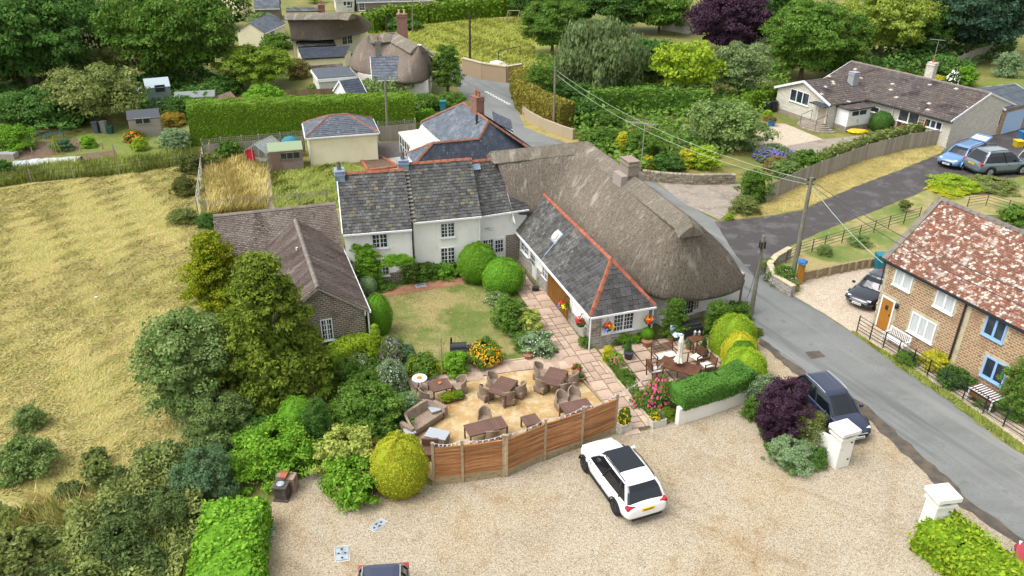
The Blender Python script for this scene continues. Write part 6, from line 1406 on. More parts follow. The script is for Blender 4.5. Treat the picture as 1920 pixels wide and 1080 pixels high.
# timber stay post with blue bag
t = thing('gate_post', 'orange brown timber gate post topped with a blue bag', 'post', tuple(G(1498, 532))); c = G(1497, 532); m = MB(); m.box(-.17, .17, -.15, .15, 0, 1.35, Matrix.Translation(c)); m.build('timber', ORANGEW, t); 
m = MB(); m.lathe([(.1, 0), (.3, .06), (.26, .2), (.1, .3), (.02, .34)], c+Zv*1.35, 9, .2); tagit(m.build('blue_bag', BLUEP, loc=tuple(c+Zv*1.35)), 'crumpled blue bag lying on the timber gate post', 'bag')
m = MB(); m.lathe([(.2, 0), (.28, .1), (.22, .3), (.08, .42)], G(1490, 533), 9, .25); tagit(m.build('plastic_sack', rgb('pale_blue_sack', '#a8c0dd'), loc=tuple(G(1490, 533))), 'pale blue sack at the foot of the tall pole', 'sack')
# meadow goal frame and swing frame
t = thing('goal_frame', 'rusty metal goal frame standing in the upper meadow', 'goal frame', tuple(G(935, 122))); a, b = G(935, 121), G(975, 112); m = MB(); m.tube(a, a+Zv*1.7, .05, n=5); m.tube(b, b+Zv*1.7, .05, n=5); m.tube(a+Zv*1.7, b+Zv*1.7, .05, n=5); m.build('frame', DKIRON, t)
t = thing('swing_frame', 'wooden swing frame at the far side of the upper meadow', 'swing', tuple(G(963, 47))); m = MB()
for x in (953, 974):
    a = G(x, 46); m.tube(a+Vector((-.5, 0, 0)), a+Zv*2.1, .06, n=5); m.tube(a+Vector((.5, .5, 0)), a+Zv*2.1, .06, n=5)
m.tube(G(953, 46)+Zv*2.1, G(974, 46)+Zv*2.1, .06, n=5); m.build('frame', GTIM, t)
m = MB(); m.lathe([(1.1, 0), (1.2, .4), (.8, .8), (.2, .95)], G(932, 128), 12, .12, sy=.6); tagit(m.build('covered_heap', rgb('white_sheet', '#d4d2c8', .75), loc=tuple(G(932, 128))), 'white covered heap behind the curving wall', 'heap')
# ================================================================ vegetation
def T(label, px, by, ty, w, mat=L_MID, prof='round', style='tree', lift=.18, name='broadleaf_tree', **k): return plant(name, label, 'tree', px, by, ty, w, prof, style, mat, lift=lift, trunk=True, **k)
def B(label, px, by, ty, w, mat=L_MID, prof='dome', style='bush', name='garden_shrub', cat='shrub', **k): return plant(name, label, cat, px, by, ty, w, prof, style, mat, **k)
# --- left garden and skyline
T('huge dark green tree filling the top left corner', 62, 190, -40, 250, L_DARK, style='big')
T('dark round tree standing between the corner tree and the elder', 165, 130, -20, 130, L_DARK)
T('cream flowering elder tree beside the corner tree', 165, 135, 28, 86, L_MID, name='elder_tree', blossom=(F_CRE, 900, .07))
T('mid green bushy tree behind the rust red shed', 235, 125, 0, 150, L_MID)
T('purple leaved tree cut by the top edge, left part of the picture', 258, 30, -40, 90, L_PURP)
T('large ash tree towering over the pale blue green shed', 345, 178, -25, 215, L_MID, style='big', name='ash_tree', prof='spread')
T('round yellow green tree left of the thatched cottage lean-tos', 484, 178, 82, 136, leafm('warm_green_leaf', C('#5a7a24', 0.78), C('#94aa3e', 0.78), C('#73902f', 0.78)), style='big')
T('small pale bright green tree in front of the yellow green tree', 498, 213, 158, 76, L_BRI, lift=.05)
T('olive pear tree leaning over the vegetable garden', 195, 248, 118, 158, L_OLIV, lift=.25, name='pear_tree')
T('small olive tree behind the pear tree', 205, 150, 86, 90, L_OLIV)
T('brownish half bare tree at the left edge', 26, 165, 96, 96, L_BROWN, style='loose')
T('dark leafy tree left of the pear tree, behind the vegetable beds', 85, 245, 160, 120, L_DARK, lift=.05)
T('grey leaved shrubby tree at left edge above the feathery bed', 15, 230, 172, 80, L_GREY, style='loose', lift=.05)
B('feathery bright green asparagus clump at the left edge', 20, 292, 232, 96, L_BRI, style='fine')
T('green willow curtain cut by the top left edge', 100, 60, -60, 120, L_WEEP, style='weep', name='willow_tree')
T('white flowering tree left of the slate cottage', 437, 62, -22, 70, L_MID, blossom=(F_CRE, 900, .07), name='hawthorn_tree')
T('grey green tree between ash tree and hawthorn', 395, 60, -30, 80, L_GREY)
T('soft grey green tree in front of the slate cottage', 496, 66, 22, 56, L_GREY, lift=.1)
T('yellow tree top between the slate cottage and the stone house', 590, 8, -20, 34, L_LIME)
B('dark shrub with reddish tips left of the flat roof', 560, 150, 108, 54, L_BROWN, style='fine')
B('green shrub in front of the cream annex', 520, 96, 66, 60, L_MID); B('dark shrub beneath the yellow green tree', 415, 185, 140, 60, L_DARK)
B('low bright shrub left of the flat roofed extension', 600, 185, 158, 50, L_MID); B('golden green shrub in front of the flat roof wall', 636, 180, 155, 46, L_LIME, style='fine')
B('small green climber heap beside the brick chimney cottage window', 643, 84, 58, 34, L_MID)
B('dark hedge shrub behind the low long shed', 400, 192, 160, 70, L_DARK); B('dark shrub at left end of the tall clipped hedge', 430, 180, 148, 60, L_MID)
B('green mixed shrub right of the grey shed', 345, 228, 182, 76, L_DARK, style='fine'); B('mid green shrub between grey shed and tall hedge', 395, 220, 185, 60, L_MID, style='fine')
B('golden brown shrub right of the grey shed', 325, 240, 212, 50, leafm('golden_brown_leaf', C('#8a7a2c', 0.78), C('#c4ad48', 0.78), C('#a8923a', 0.78)), style='fine')
B('yellow and orange flowered shrub in front of the grey shed', 251, 268, 243, 38, L_MID, blossom=(F_ORA, 300, .13)); B('small green gold shrub beside the orange flowered one', 264, 285, 256, 34, L_LIME, style='fine')
B('pale grey green willow shrub at the hedge corner', 330, 287, 239, 66, L_SAGE, style='fine'); B('leafy potato plant beside the vegetable stakes', 166, 279, 254, 30, L_BRI)
B('blue green cabbage patch in the vegetable bed', 118, 286, 262, 40, L_BLUEG, style='loose', cat='vegetables', name='cabbage_patch')
B('round tussock bush beside the pale pole fence', 348, 372, 330, 54, leafm('tussock_leaf', C('#55622c', 0.78), C('#8c9050', 0.78), C('#6d7839', 0.78)), style='fine'); B('dark rough shrub at the fence corner above the tussock', 362, 330, 285, 56, leafm('rough_leaf', C('#4c5a2c', 0.78), C('#7d8448', 0.78), C('#636f38', 0.78)), style='loose')
B('olive scrub below the pale fence foot', 345, 425, 395, 60, L_OLIV, style='loose'); B('dark scrub beside the brown tiled roof corner', 392, 430, 402, 46, L_DARK, style='fine')
B('tall green weeds in the upper wild garden', 432, 308, 262, 52, L_MID, style='tuft'); B('green weeds at the trellis corner of the wild garden', 398, 320, 285, 36, L_OLIV, style='tuft'); B('yellow ragwort beside the greenhouse door', 474, 322, 308, 20, L_MID, blossom=(F_YEL, 200, .2))
B('dark shrub mass under the ash tree', 300, 168, 130, 80, L_DARK); B('green hedge bush behind the blue green shed', 240, 175, 140, 60, L_DARK)
B('dark bush left of the grey shed', 135, 240, 196, 70, L_DARK); B('small dark bush beside the white fleece', 10, 332, 300, 36, L_DARK)
# --- centre top
T('green tree standing at the road in front of the curving wall', 840, 192, 82, 72, L_MID, prof='tall', lift=.22, style='fine')
T('spreading apple tree behind the tall clipped hedge', 725, 205, 150, 106, L_GREY, style='loose', lift=.1, name='apple_tree')
B('round hedge shrub behind the tall hedge, beside the teal bin', 800, 212, 176, 60, L_MID); B('round green shrub nearest the road junction', 846, 208, 176, 62, L_MID, style='fine'); B('small grey shrub at the right end of the tall hedge', 778, 215, 190, 28, L_GREY)
B('dark shrub in the dip behind the rounded thatch', 755, 60, 36, 70, L_DARK)
T('small round tree by the top edge behind the meadow', 876, 16, -8, 30, L_MID); T('mid green tree at the top edge right of the meadow hedge', 1000, 36, -30, 90, L_DARK)
T('broad green tree at the right edge of the upper meadow', 1035, 112, -12, 120, L_MID, style='big')
T('tall weeping birch with grey green foliage beside the post box pole', 1112, 192, 22, 155, L_WEEP, style='weep', name='birch_tree', lift=.05)
T('dark green tree behind the birch', 1085, 60, -45, 110, L_DARK); T('mid green tree right of the birch at the top edge', 1165, 70, -40, 110, L_DARK); T('leafy tree at the top edge left of the purple beech', 1235, 70, -30, 110, L_MID); T('dark tree below the purple beech, left side', 1220, 160, 70, 110, L_DARK)
B('dark laurel mass beside the curving clipped hedge', 1012, 205, 118, 84, L_MID, style='fine'); B('dark ivy covered shrub at the foot of the birch', 1075, 205, 150, 90, L_DARK, style='fine')
B('dark glossy shrub beside the roadside wall end', 1085, 240, 182, 80, L_DARK); B('mid green shrub above the roadside garden', 1135, 255, 205, 80, L_MID, style='fine'); B('low leafy shrub behind the chimney', 1130, 285, 240, 76, L_MID); B('dark green shrub behind the tall television aerial', 1210, 312, 240, 90, L_MID, style='fine')
T('lime green false acacia on a bare trunk', 1283, 200, 78, 122, L_LIME, style='loose', lift=.3, prof='spread', name='acacia_tree')
T('purple copper beech by the top edge', 1362, 118, -22, 152, L_PURP, style='big', name='copper_beech')
T('light green open tree below the purple beech', 1385, 200, 74, 104, L_WEEP, style='tree', lift=.25)
T('tall pale green ash left of the yellow green maple', 1500, 165, -10, 150, L_MID, style='big', name='ash_tree'); T('mid green tree close behind the bungalow gable', 1565, 160, 20, 110, L_MID, style='tree')
T('tall yellow green maple behind the bungalow roof', 1645, 130, -25, 165, leafm('maple_leaf', C('#6f8a2c', 0.78), C('#b3bf58', 0.78), C('#8fa33e', 0.78)), style='big', name='maple_tree', lift=.28)
T('great dark cedar at the top right', 1812, 125, -50, 215, leafm('cedar_needles', C('#2f4a35', 0.78), C('#597a5c', 0.78), C('#42604a', 0.78)), style='big', name='cedar_tree', prof='spread', lift=.2)
T('small pale tree right of the cedar', 1905, 60, -10, 70, L_OLIV); T('dark tree between maple and cedar', 1725, 120, 10, 90, L_DARK); T('dark green tree behind the pale ash', 1440, 90, -40, 130, L_DARK)
B('big rounded grey green whitebeam shrub on the bungalow drive', 1356, 290, 196, 150, L_GREY, style='tree', prof='egg'); B('golden yellow shrub at the end of the stone wall', 1318, 322, 272, 62, L_LIME); B('bright yellow variegated shrub beside the golden shrub', 1286, 318, 278, 32, L_YEL)
B('yellow cypress column left of the tall aerial', 1166, 298, 246, 36, L_YEL, prof='tall', style='fine'); B('small yellow shrub right of the thatch chimney', 1212, 322, 290, 28, L_YEL); B('dark low shrub between the yellow shrubs', 1250, 325, 285, 60, L_DARK)
B('bushy green shrub at the start of the timber fence', 1412, 384, 318, 62, L_MID, style='loose'); B('low green growth below the timber fence shrub', 1395, 405, 368, 56, L_OLIV, style='loose'); B('tiny lime plant at the drive corner', 1366, 414, 400, 18, L_LIME)
B('purple lavender mound beside the bungalow drive', 1450, 308, 274, 76, L_GREY, style='fine', blossom=(F_LAV, 700, .1), name='lavender_bush'); B('brownish shrub in front of the lavender', 1455, 325, 295, 50, L_BROWN)
B('leafy green shrub behind the timber fence, left half', 1512, 328, 282, 66, L_MID); B('clipped round shrub against the bungalow window', 1650, 250, 210, 42, L_DARK, style='clip', prof='egg'); B('pink flowering pot plant at the maroon panel', 1680, 256, 238, 20, L_MID, blossom=(F_PINK, 150, .2)); 
B('pale green shrub below the concrete drive shrubs', 1475, 338, 305, 60, L_GREY, style='loose')
hedge('clipped_hedge', 'leafy golden hedge running along the inside of the timber fence', [(1540, 318), (1640, 281), (1720, 262), (1770, 255)], 1.0, 1.5, L_OLIV, leaf=.22, jit=.16)
B('white flowering shrub on the lawn behind the bungalow', 1783, 165, 130, 26, L_DARK, blossom=(F_WHI, 160, .16)); B('bright green shrub on the lawn behind the bungalow', 1808, 165, 124, 40, L_BRI); B('dark shrubs along the fence under the cedar', 1765, 150, 108, 90, L_DARK); B('pale leafy shrub at the right edge of the bungalow lawn', 1885, 148, 95, 50, L_SAGE, style='loose'); B('low yellow heather patch behind the bungalow roof', 1760, 160, 142, 30, L_YEL)
B('golden heather mound on the roadside shrub island', 1790, 366, 336, 100, L_LIME, style='fine'); B('dark heather mound on the right of the shrub island', 1860, 366, 336, 90, L_OLIV, style='fine'); B('yellow edge of heather on the shrub island', 1775, 370, 352, 70, L_YEL, style='fine')
T('tiny staked sapling on the mown verge', 1694, 400, 375, 24, L_OLIV, style='loose', lift=.3, name='sapling'); B('reedy grasses beside the short estate railing', 1905, 425, 388, 60, L_MID, style='tuft')
B('small bushy plant inside the estate railing', 1545, 482, 458, 30, L_GREY, style='loose'); B('low plant further along the estate railing', 1610, 466, 445, 46, L_GREY, style='loose')
B('wild white flowered plants in front of the stone garden wall', 1465, 540, 500, 56, L_MID, style='loose', blossom=(F_WHI, 200, .05)); B('green weeds at the foot of the transformer pole', 1440, 512, 485, 30, L_OLIV, style='loose')
B('daisy clump between road and gravel', 1480, 548, 522, 36, L_OLIV, style='loose', blossom=(F_CRE, 120, .07))
# hedges
hedge('clipped_hedge', 'long tall clipped hedge with bright flat top behind the cream garage', [(362, 266), (500, 254), (640, 242), (776, 234)], 3.0, [3.6, 3.3, 3.1, 3.0], L_HEDG, leaf=.115, jit=.015, cap=.3)
hedge('clipped_hedge', 'curving brown green clipped hedge above the concrete roadside wall', [(972, 170), (985, 205), (1010, 224), (1062, 244)], 1.9, 2.6, leafm('brown_hedge_leaf', C('#6e6a2a', 0.78), C('#a09440', 0.78), C('#868034', 0.78)), leaf=.2, jit=.05)
hedge('field_hedge', 'long yellow green hedge running away beside the straw bank', [(690, 62), (740, 45), (800, 42), (900, 32), (1000, 24)], 2.2, 2.6, L_HEDG, leaf=.4, jit=.2)
hedge('field_hedge', 'far hedge band above the meadow by the top edge', [(822, 14), (900, 10), (1010, 4)], 2.2, 1.6, L_MID, leaf=.45, jit=.2)
hedge('garden_hedge', 'dark hedge below the lime acacia behind the shrubs', [(1105, 215), (1180, 210), (1260, 212), (1330, 215)], 1.8, 2.4, L_MID, leaf=.25, jit=.1)
hedge('garden_hedge', 'low clipped hedge left of the bungalow gable', [(1395, 212), (1440, 200), (1475, 188)], 1.4, 1.9, L_HEDG, leaf=.2, jit=.05)
hedge('low_hedge', 'low clipped hedge in front of the round shrubs at the junction', [(770, 228), (812, 222)], .9, .9, L_BOX, leaf=.14)
# --- foreground left
T('golden spiky conifer beside the brown tiled roof', 410, 592, 434, 130, L_GOLD, prof='yew', style='tree', lift=.0, name='golden_conifer')
T('huge olive yew tree in front of the brick extension', 518, 800, 474, 240, L_YEW, prof='yew', style='big', lift=.05, name='yew_tree')
T('spreading grey green tree left of the yew', 368, 812, 598, 178, L_GREY, style='tree', lift=.06, prof='egg')
B('low spreading grey green lower skirt of shrubs under the left tree', 420, 850, 735, 120, L_GREY, style='tree')
B('mounded fresh green azalea in front of the yew', 520, 912, 802, 165, L_BRI, style='tree', name='azalea_bush'); B('blue green feathery shrub beside the azalea', 395, 958, 842, 120, L_BLUEG, style='fine')
B('dark clipped shrub block beneath the yew', 562, 830, 748, 70, L_BOX, style='clip', prof='egg'); B('dim green shrub in the shade right of the yew', 600, 850, 745, 60, L_DARK, style='fine'); B('dark shrub in deep shade under the yew', 470, 850, 790, 120, L_DARK, style='bush')
hedge('laurel_hedge', 'bright glossy laurel hedge at the bottom left of the car park', [(450, 985), (437, 1050), (428, 1150), (420, 1260)], 2.35, 1.35, L_BRI, leaf=.125, jit=.06, rnd=.2, cap=.7)
B('yellow variegated euonymus at the corner of the car park', 652, 905, 812, 112, L_VARI, style='bush', prof='egg'); B('green skirt of leaves under the yellow euonymus', 665, 955, 865, 120, L_BRI, style='bush', blossom=(F_PINK, 30, .05)); B('red tipped shrub between euonymus and golden egg', 705, 890, 826, 56, leafm('red_tip_leaf', C('#6b7a2c', 0.78), C('#b08a52', 0.78), C('#8f8f3c', 0.78)), style='bush')
B('egg shaped golden topiary at the end of the screen fence', 751, 942, 822, 106, leafm('gold_topiary_leaf', C('#82921f', 0.78), C('#c0ba38', 0.78), C('#a3a52c', 0.78), tr=.1), style='clip', prof='egg', name='topiary_egg')
B('dense green shrub group behind the golden egg', 690, 832, 735, 150, L_MID, style='tree'); B('leafy green shrub below the daisies', 690, 762, 700, 80, L_MID, style='fine'); B('green rosebush above the dense shrub group', 655, 740, 668, 60, L_MID, style='fine'); B('white daisy bush left of the sand patio', 735, 745, 675, 60, L_SAGE, style='loose', blossom=(F_WHI, 350, .045)); B('sprawling green shrub beside the timber edging', 765, 790, 735, 50, L_SAGE, style='loose')
B('small white flowered shrub beside the lime cypress', 668, 706, 668, 60, L_GREY, style='loose', blossom=(F_WHI, 260, .06))
B('pointed lime green cypress beside the brick gable', 707, 683, 606, 46, L_LIME, prof='cone', style='fine', name='cypress')
hedge('low_hedge', 'low lime green hedge along the foot of the brick gable', [(615, 696), (655, 674), (690, 655)], 1.3, 1.0, L_LIME, leaf=.1)
B('tall rounded clipped box beside the brick extension', 712, 633, 553, 50, L_BOX, prof='egg', style='clip', name='clipped_box'); B('small grey clipped ball near the brick plinth', 691, 556, 520, 34, L_SAGE, prof='egg', style='clip', name='clipped_ball')
B('lilac lupins behind the lawn edge', 738, 692, 630, 50, L_GREY, style='loose', blossom=(F_LIL, 220, .1)); B('dark purple stemmed perennials beside the lupins', 765, 690, 645, 40, L_BLUEG, style='fine')
B('green shrub with small yellow flowers behind the mosaic table', 792, 715, 664, 62, L_MID, blossom=(F_YEL, 120, .05)); B('fresh green shrub in front of the barbecue', 856, 709, 660, 54, L_BRI); B('ball of yellow flowers right of the barbecue', 910, 693, 641, 62, L_MID, blossom=(F_GOLD, 700, .075), prof='egg'); B('small yellow green shrub between the two patio shrubs', 825, 705, 676, 34, L_LIME)
# --- cottage front
m = plant('wisteria', 'leafy wisteria climbing the left end of the white cottage', 'climber', 690, 545, 455, 62, 'egg', 'bush', L_BRI, dr=.45, rz=0)
plant('wisteria', 'arching wisteria branch across the white cottage between its windows', 'climber', 745, 500, 479, 62, 'dome', 'bush', L_BRI, dr=.3, zb=1.9, rz=.2)
B('pink climbing rose on the drainpipe of the white cottage', 768, 535, 478, 40, L_MID, style='loose', blossom=(F_PINK, 50, .08)); B('green shrub along the white cottage wall, left one', 795, 530, 490, 50, L_MID); B('green shrub along the white cottage wall, right one', 840, 524, 492, 60, L_BOX, style='bush')
B('low ivy at the brick plinth', 720, 548, 530, 50, L_MID, style='loose')
B('cube shaped bright clipped bush before the glazed doors', 896, 536, 459, 76, L_BRI, prof='egg', style='clip', name='clipped_cube'); B('dark round clipped ball next to the cube shaped bush', 943, 557, 488, 78, L_BOX, prof='egg', style='clip', name='clipped_ball')
B('green border shrub along the lawn, upper one', 930, 575, 550, 44, L_GREY, style='loose', blossom=(F_WHI, 80, .07)); B('leafy border shrub beside the paved path', 955, 628, 556, 64, L_MID); B('yellow green border shrub nearest the path', 993, 628, 578, 46, L_VARI); B('grassy clump with white daisies at the path corner', 1008, 672, 622, 62, L_SAGE, style='tuft', blossom=(F_WHI, 100, .06)); B('green clump beside the garage door path', 985, 660, 630, 50, L_MID, style='loose')
# --- barn corner and east terrace
B('low green shrub at the stone pier corner', 1098, 655, 630, 30, L_MID, style='fine'); B('low hedge under the front window of the stable wing', 1165, 648, 620, 50, L_BOX, style='bush'); B('green shrub right of the front window', 1190, 645, 622, 30, L_BOX)
plant('climber', 'green climber covering the corner between stable wing and thatch', 'climber', 1262, 640, 558, 58, 'tall', 'bush', L_MID, dr=.6, rz=0)
B('spiky green potted conifer outside the front window', 1178, 662, 632, 17, L_DARK, prof='cone', style='fine', zb=.35); B('round box ball in a terracotta pot', 1213, 638, 615, 24, L_BOX, prof='egg', style='clip', zb=.3)
B('airy green shrub left of the lime hedge domes', 1345, 640, 562, 60, L_MID, style='loose'); B('second airy shrub against the white wall below the sign', 1380, 610, 566, 56, L_MID, style='loose')
B('largest lime green clipped dome by the terrace', 1372, 672, 588, 88, L_LIME, style='clip', prof='dome', name='hedge_dome'); B('yellow green clipped dome between the largest and green domes', 1383, 690, 622, 66, L_YEL, style='clip', name='hedge_dome'); B('small darker green clipped dome in the row', 1388, 700, 638, 60, L_BOX, style='clip', name='hedge_dome'); B('lime clipped dome nearest the car park', 1392, 730, 652, 88, L_LIME, style='clip', name='hedge_dome')
hedge('clipped_hedge', 'flat topped deep green hedge sitting on the white garden wall', [(1262, 782), (1300, 770), (1345, 757), (1392, 735)], 1.4, .72, L_LEYL, leaf=.06, zb=.8, jit=.015, rnd=.16, cap=.3)
B('dark green small bush at the hedge end beside the trough', 1252, 792, 765, 34, leafm('moss_leaf', C('#5a7a1a', 0.78), C('#8aa032', 0.78)), style='fine')
B('pink rose bush on a stem beside the path', 1232, 775, 705, 56, L_MID, style='loose', blossom=(F_PINK, 260, .12), name='rose_bush'); B('low pink roses along the flower bed', 1205, 770, 735, 44, L_MID, style='loose', blossom=(F_PINK, 90, .12), name='rose_bush'); B('yellow leaved shrub at the top of the path flower bed', 1140, 682, 648, 26, L_YEL, style='loose'); B('pink hydrangea below the yellow leaved shrub', 1155, 690, 662, 32, L_BRI, style='loose', blossom=(F_PINK, 60, .16)); B('low green bedding plants along the path kerb', 1172, 720, 695, 36, L_MID, style='loose')
# --- purple bush group
B('dark purple smoke bush beside the dark blue car', 1462, 838, 715, 96, L_PURP, style='tree', prof='egg', name='smoke_bush'); B('silvery leaved shrub behind the smoke bush', 1432, 775, 705, 70, L_SAGE, style='loose'); B('yellow green feathery shrub beside the gate pillar', 1508, 848, 772, 76, L_OLIV, style='loose'); B('sage green mound at the foot of the gate pillar', 1482, 890, 826, 96, L_SAGE, style='fine', name='sage_mound'); B('low green plants in the bed left of the smoke bush', 1415, 795, 745, 50, L_MID, style='loose'); B('dark green ivy between sage mound and pillar', 1525, 880, 840, 50, L_DARK)
B('small red flowered plant at the road edge of the domes', 1418, 632, 615, 24, L_MID, style='loose', blossom=(F_RED, 30, .15))
hedge('boundary_hedge', 'bright yellow green hedge at the bottom right corner', [(1738, 1012), (1800, 1058), (1870, 1120), (1950, 1200)], 2.0, 1.2, leafm('corner_hedge_leaf', C('#5f8a1c', 0.78), C('#b5c83a', 0.78), C('#8db02a', 0.78)), leaf=.13, jit=.09, rnd=.22, cap=.7)
# --- right cottage garden
T('large leafy shrub tree at the right edge by the blue window', 1903, 800, 668, 78, L_MID, style='fine', lift=.0, prof='egg')
B('yellow flowered shrub in the brick cottage front garden', 1752, 702, 660, 60, L_YEL, style='loose'); B('green shrub between bench and yellow flowers', 1700, 690, 660, 46, L_MID, style='fine'); B('dark green low shrub against the cottage wall', 1790, 735, 692, 66, L_DARK, style='bush'); B('green plants behind the railing, right of the dark shrub', 1845, 770, 742, 46, L_GREY, style='loose')
# --- rough corner bottom left
mass('bramble_thicket', 'tangled brambles and weeds along the foot of the field', [(225, 905), (330, 850), (370, 880), (385, 960), (355, 1010), (330, 1100), (60, 1100), (150, 1000)], 15000, lumps(.75, 1.7), L_WEED, .13)
mass('weed_patch', 'low green weeds in the bottom left corner', [(-60, 960), (150, 960), (160, 1110), (-60, 1120)], 6000, lumps(.45, 1.5, 2.0), L_OLIV, .13)
mass('bramble_thicket', 'paler olive weeds mixed through the bramble thicket', [(160, 960), (300, 870), (385, 880), (390, 1000), (340, 1110), (100, 1110)], 7000, lumps(1.0, 1.3, 2.6), L_OLIV, .12)
mass('bed_planting', 'mixed low green planting in the bed left of the sand patio', [(615, 700), (690, 665), (745, 690), (765, 720), (790, 900), (700, 900), (600, 880)], 9000, lumps(.55, 1.6, 1.0), L_MID, .1)
mass('bed_planting', 'low mixed plants in the bed at the lawn and path edge', [(905, 548), (925, 545), (1000, 620), (1046, 664), (1000, 672), (960, 640)], 3500, lumps(.4, 2.0, 4.0), L_GREY, .08)
mass('bed_planting', 'low flower bed plants between the path kerb and the east terrace', [(1128, 676), (1140, 668), (1190, 730), (1240, 790), (1222, 790)], 2500, lumps(.35, 2.2, 3.0), L_MID, .07)
mass('bed_planting', 'low green planting around the smoke bush and sage mound', [(1400, 752), (1425, 720), (1490, 800), (1548, 862), (1540, 885), (1480, 898), (1440, 860)], 5000, lumps(.4, 1.6, 5.0), L_MID, .09)
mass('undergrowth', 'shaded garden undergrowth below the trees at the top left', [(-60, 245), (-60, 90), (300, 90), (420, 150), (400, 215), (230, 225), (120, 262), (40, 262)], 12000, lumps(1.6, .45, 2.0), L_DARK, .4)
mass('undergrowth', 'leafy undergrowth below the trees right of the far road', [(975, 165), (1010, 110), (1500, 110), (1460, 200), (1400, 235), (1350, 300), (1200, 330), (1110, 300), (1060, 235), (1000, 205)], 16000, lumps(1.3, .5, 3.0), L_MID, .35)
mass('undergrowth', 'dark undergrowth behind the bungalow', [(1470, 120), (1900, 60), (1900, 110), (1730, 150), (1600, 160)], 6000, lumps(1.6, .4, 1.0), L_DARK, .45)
mass('woodland', 'far woodland reading as one mass beyond the village', [(-400, -40), (420, -40), (620, -60), (1000, -60), (1300, -30), (2300, -60), (2300, -170), (-400, -170)], 26000, lumps(9, .12, 1.0), L_DARK, 1.6)
for lab, px, by, ty, w, st, mt in (('leafy green bush in the dry meadow, nearest the thicket', 190, 918, 862, 60, 'tuft', L_OLIV), ('large grey green weed clump in the dry meadow at the left', 55, 912, 828, 110, 'loose', L_GREY), ('small grey green weed clump higher in the dry meadow', 58, 815, 765, 60, 'loose', L_GREY), ('tall nettle clump right of the large weed clump', 182, 885, 842, 46, 'tuft', L_OLIV), ('dark bramble bush against the left tree', 300, 900, 850, 110, 'loose', L_WEED), ('low bramble bush at mid left of the thicket', 130, 945, 912, 56, 'loose', L_WEED), ('tall weeds beside the laurel hedge', 330, 1010, 930, 80, 'loose', L_WEED), ('grassy weed clump in the bottom left corner', 40, 1090, 1000, 110, 'tuft', L_OLIV), ('tall grey weeds at the bottom of the thicket', 230, 1080, 985, 120, 'loose', L_WEED)):
    B(lab, px, by, ty, w, mt, style=st, name='weed_clump')

scatter('weed_stalks', 'tall weed and grass stalks standing out of the thicket', [(-40, 960), (160, 950), (300, 860), (385, 880), (390, 1000), (345, 1110), (-40, 1110)], 6000, .25, .8, L_GRN, .6, .03)
scatter('straw_stalks', 'pale straw grass mixed through the edge of the thicket', [(60, 930), (200, 930), (320, 850), (350, 870), (330, 980), (200, 1080), (-40, 1100)], 6000, .2, .7, L_STRAW, .7, .025)
# ================================================================ cars
CGLASS = M('car_glass', C('#141b22', .7), rough=.05, spec=.6); TYRE = M('tyre', C('#232425', .7), rough=.9); RIM = M('alloy_rim', C('#b5b9bc', .8), rough=.3, metal=.7); DRIM = M('dark_rim', C('#45484c', .8), rough=.4, metal=.5)
LAMP = M('lamp_glass', C('#dfe6ea', .85), rough=.1, spec=.8); RLAMP = M('tail_lamp_red', C('#a8182a', .8), rough=.15, spec=.8); DPL = M('dark_plastic', C('#2b2d30', .7), rough=.6)
PLW = rgb('white_plate', '#e8ecec', .8); PLY = rgb('yellow_plate', '#e8b81c', .8); CTRIM = M('bright_trim', C('#cdd2d5', .85), rough=.2, metal=.8)
def paint(name, h, k=.75): return M(name, C(h, k), rough=.25, spec=.5, coat=.8)
def smooth_obj(o, lv=1):
    s = o.modifiers.new('s', 'SUBSURF'); s.levels = lv; s.render_levels = lv
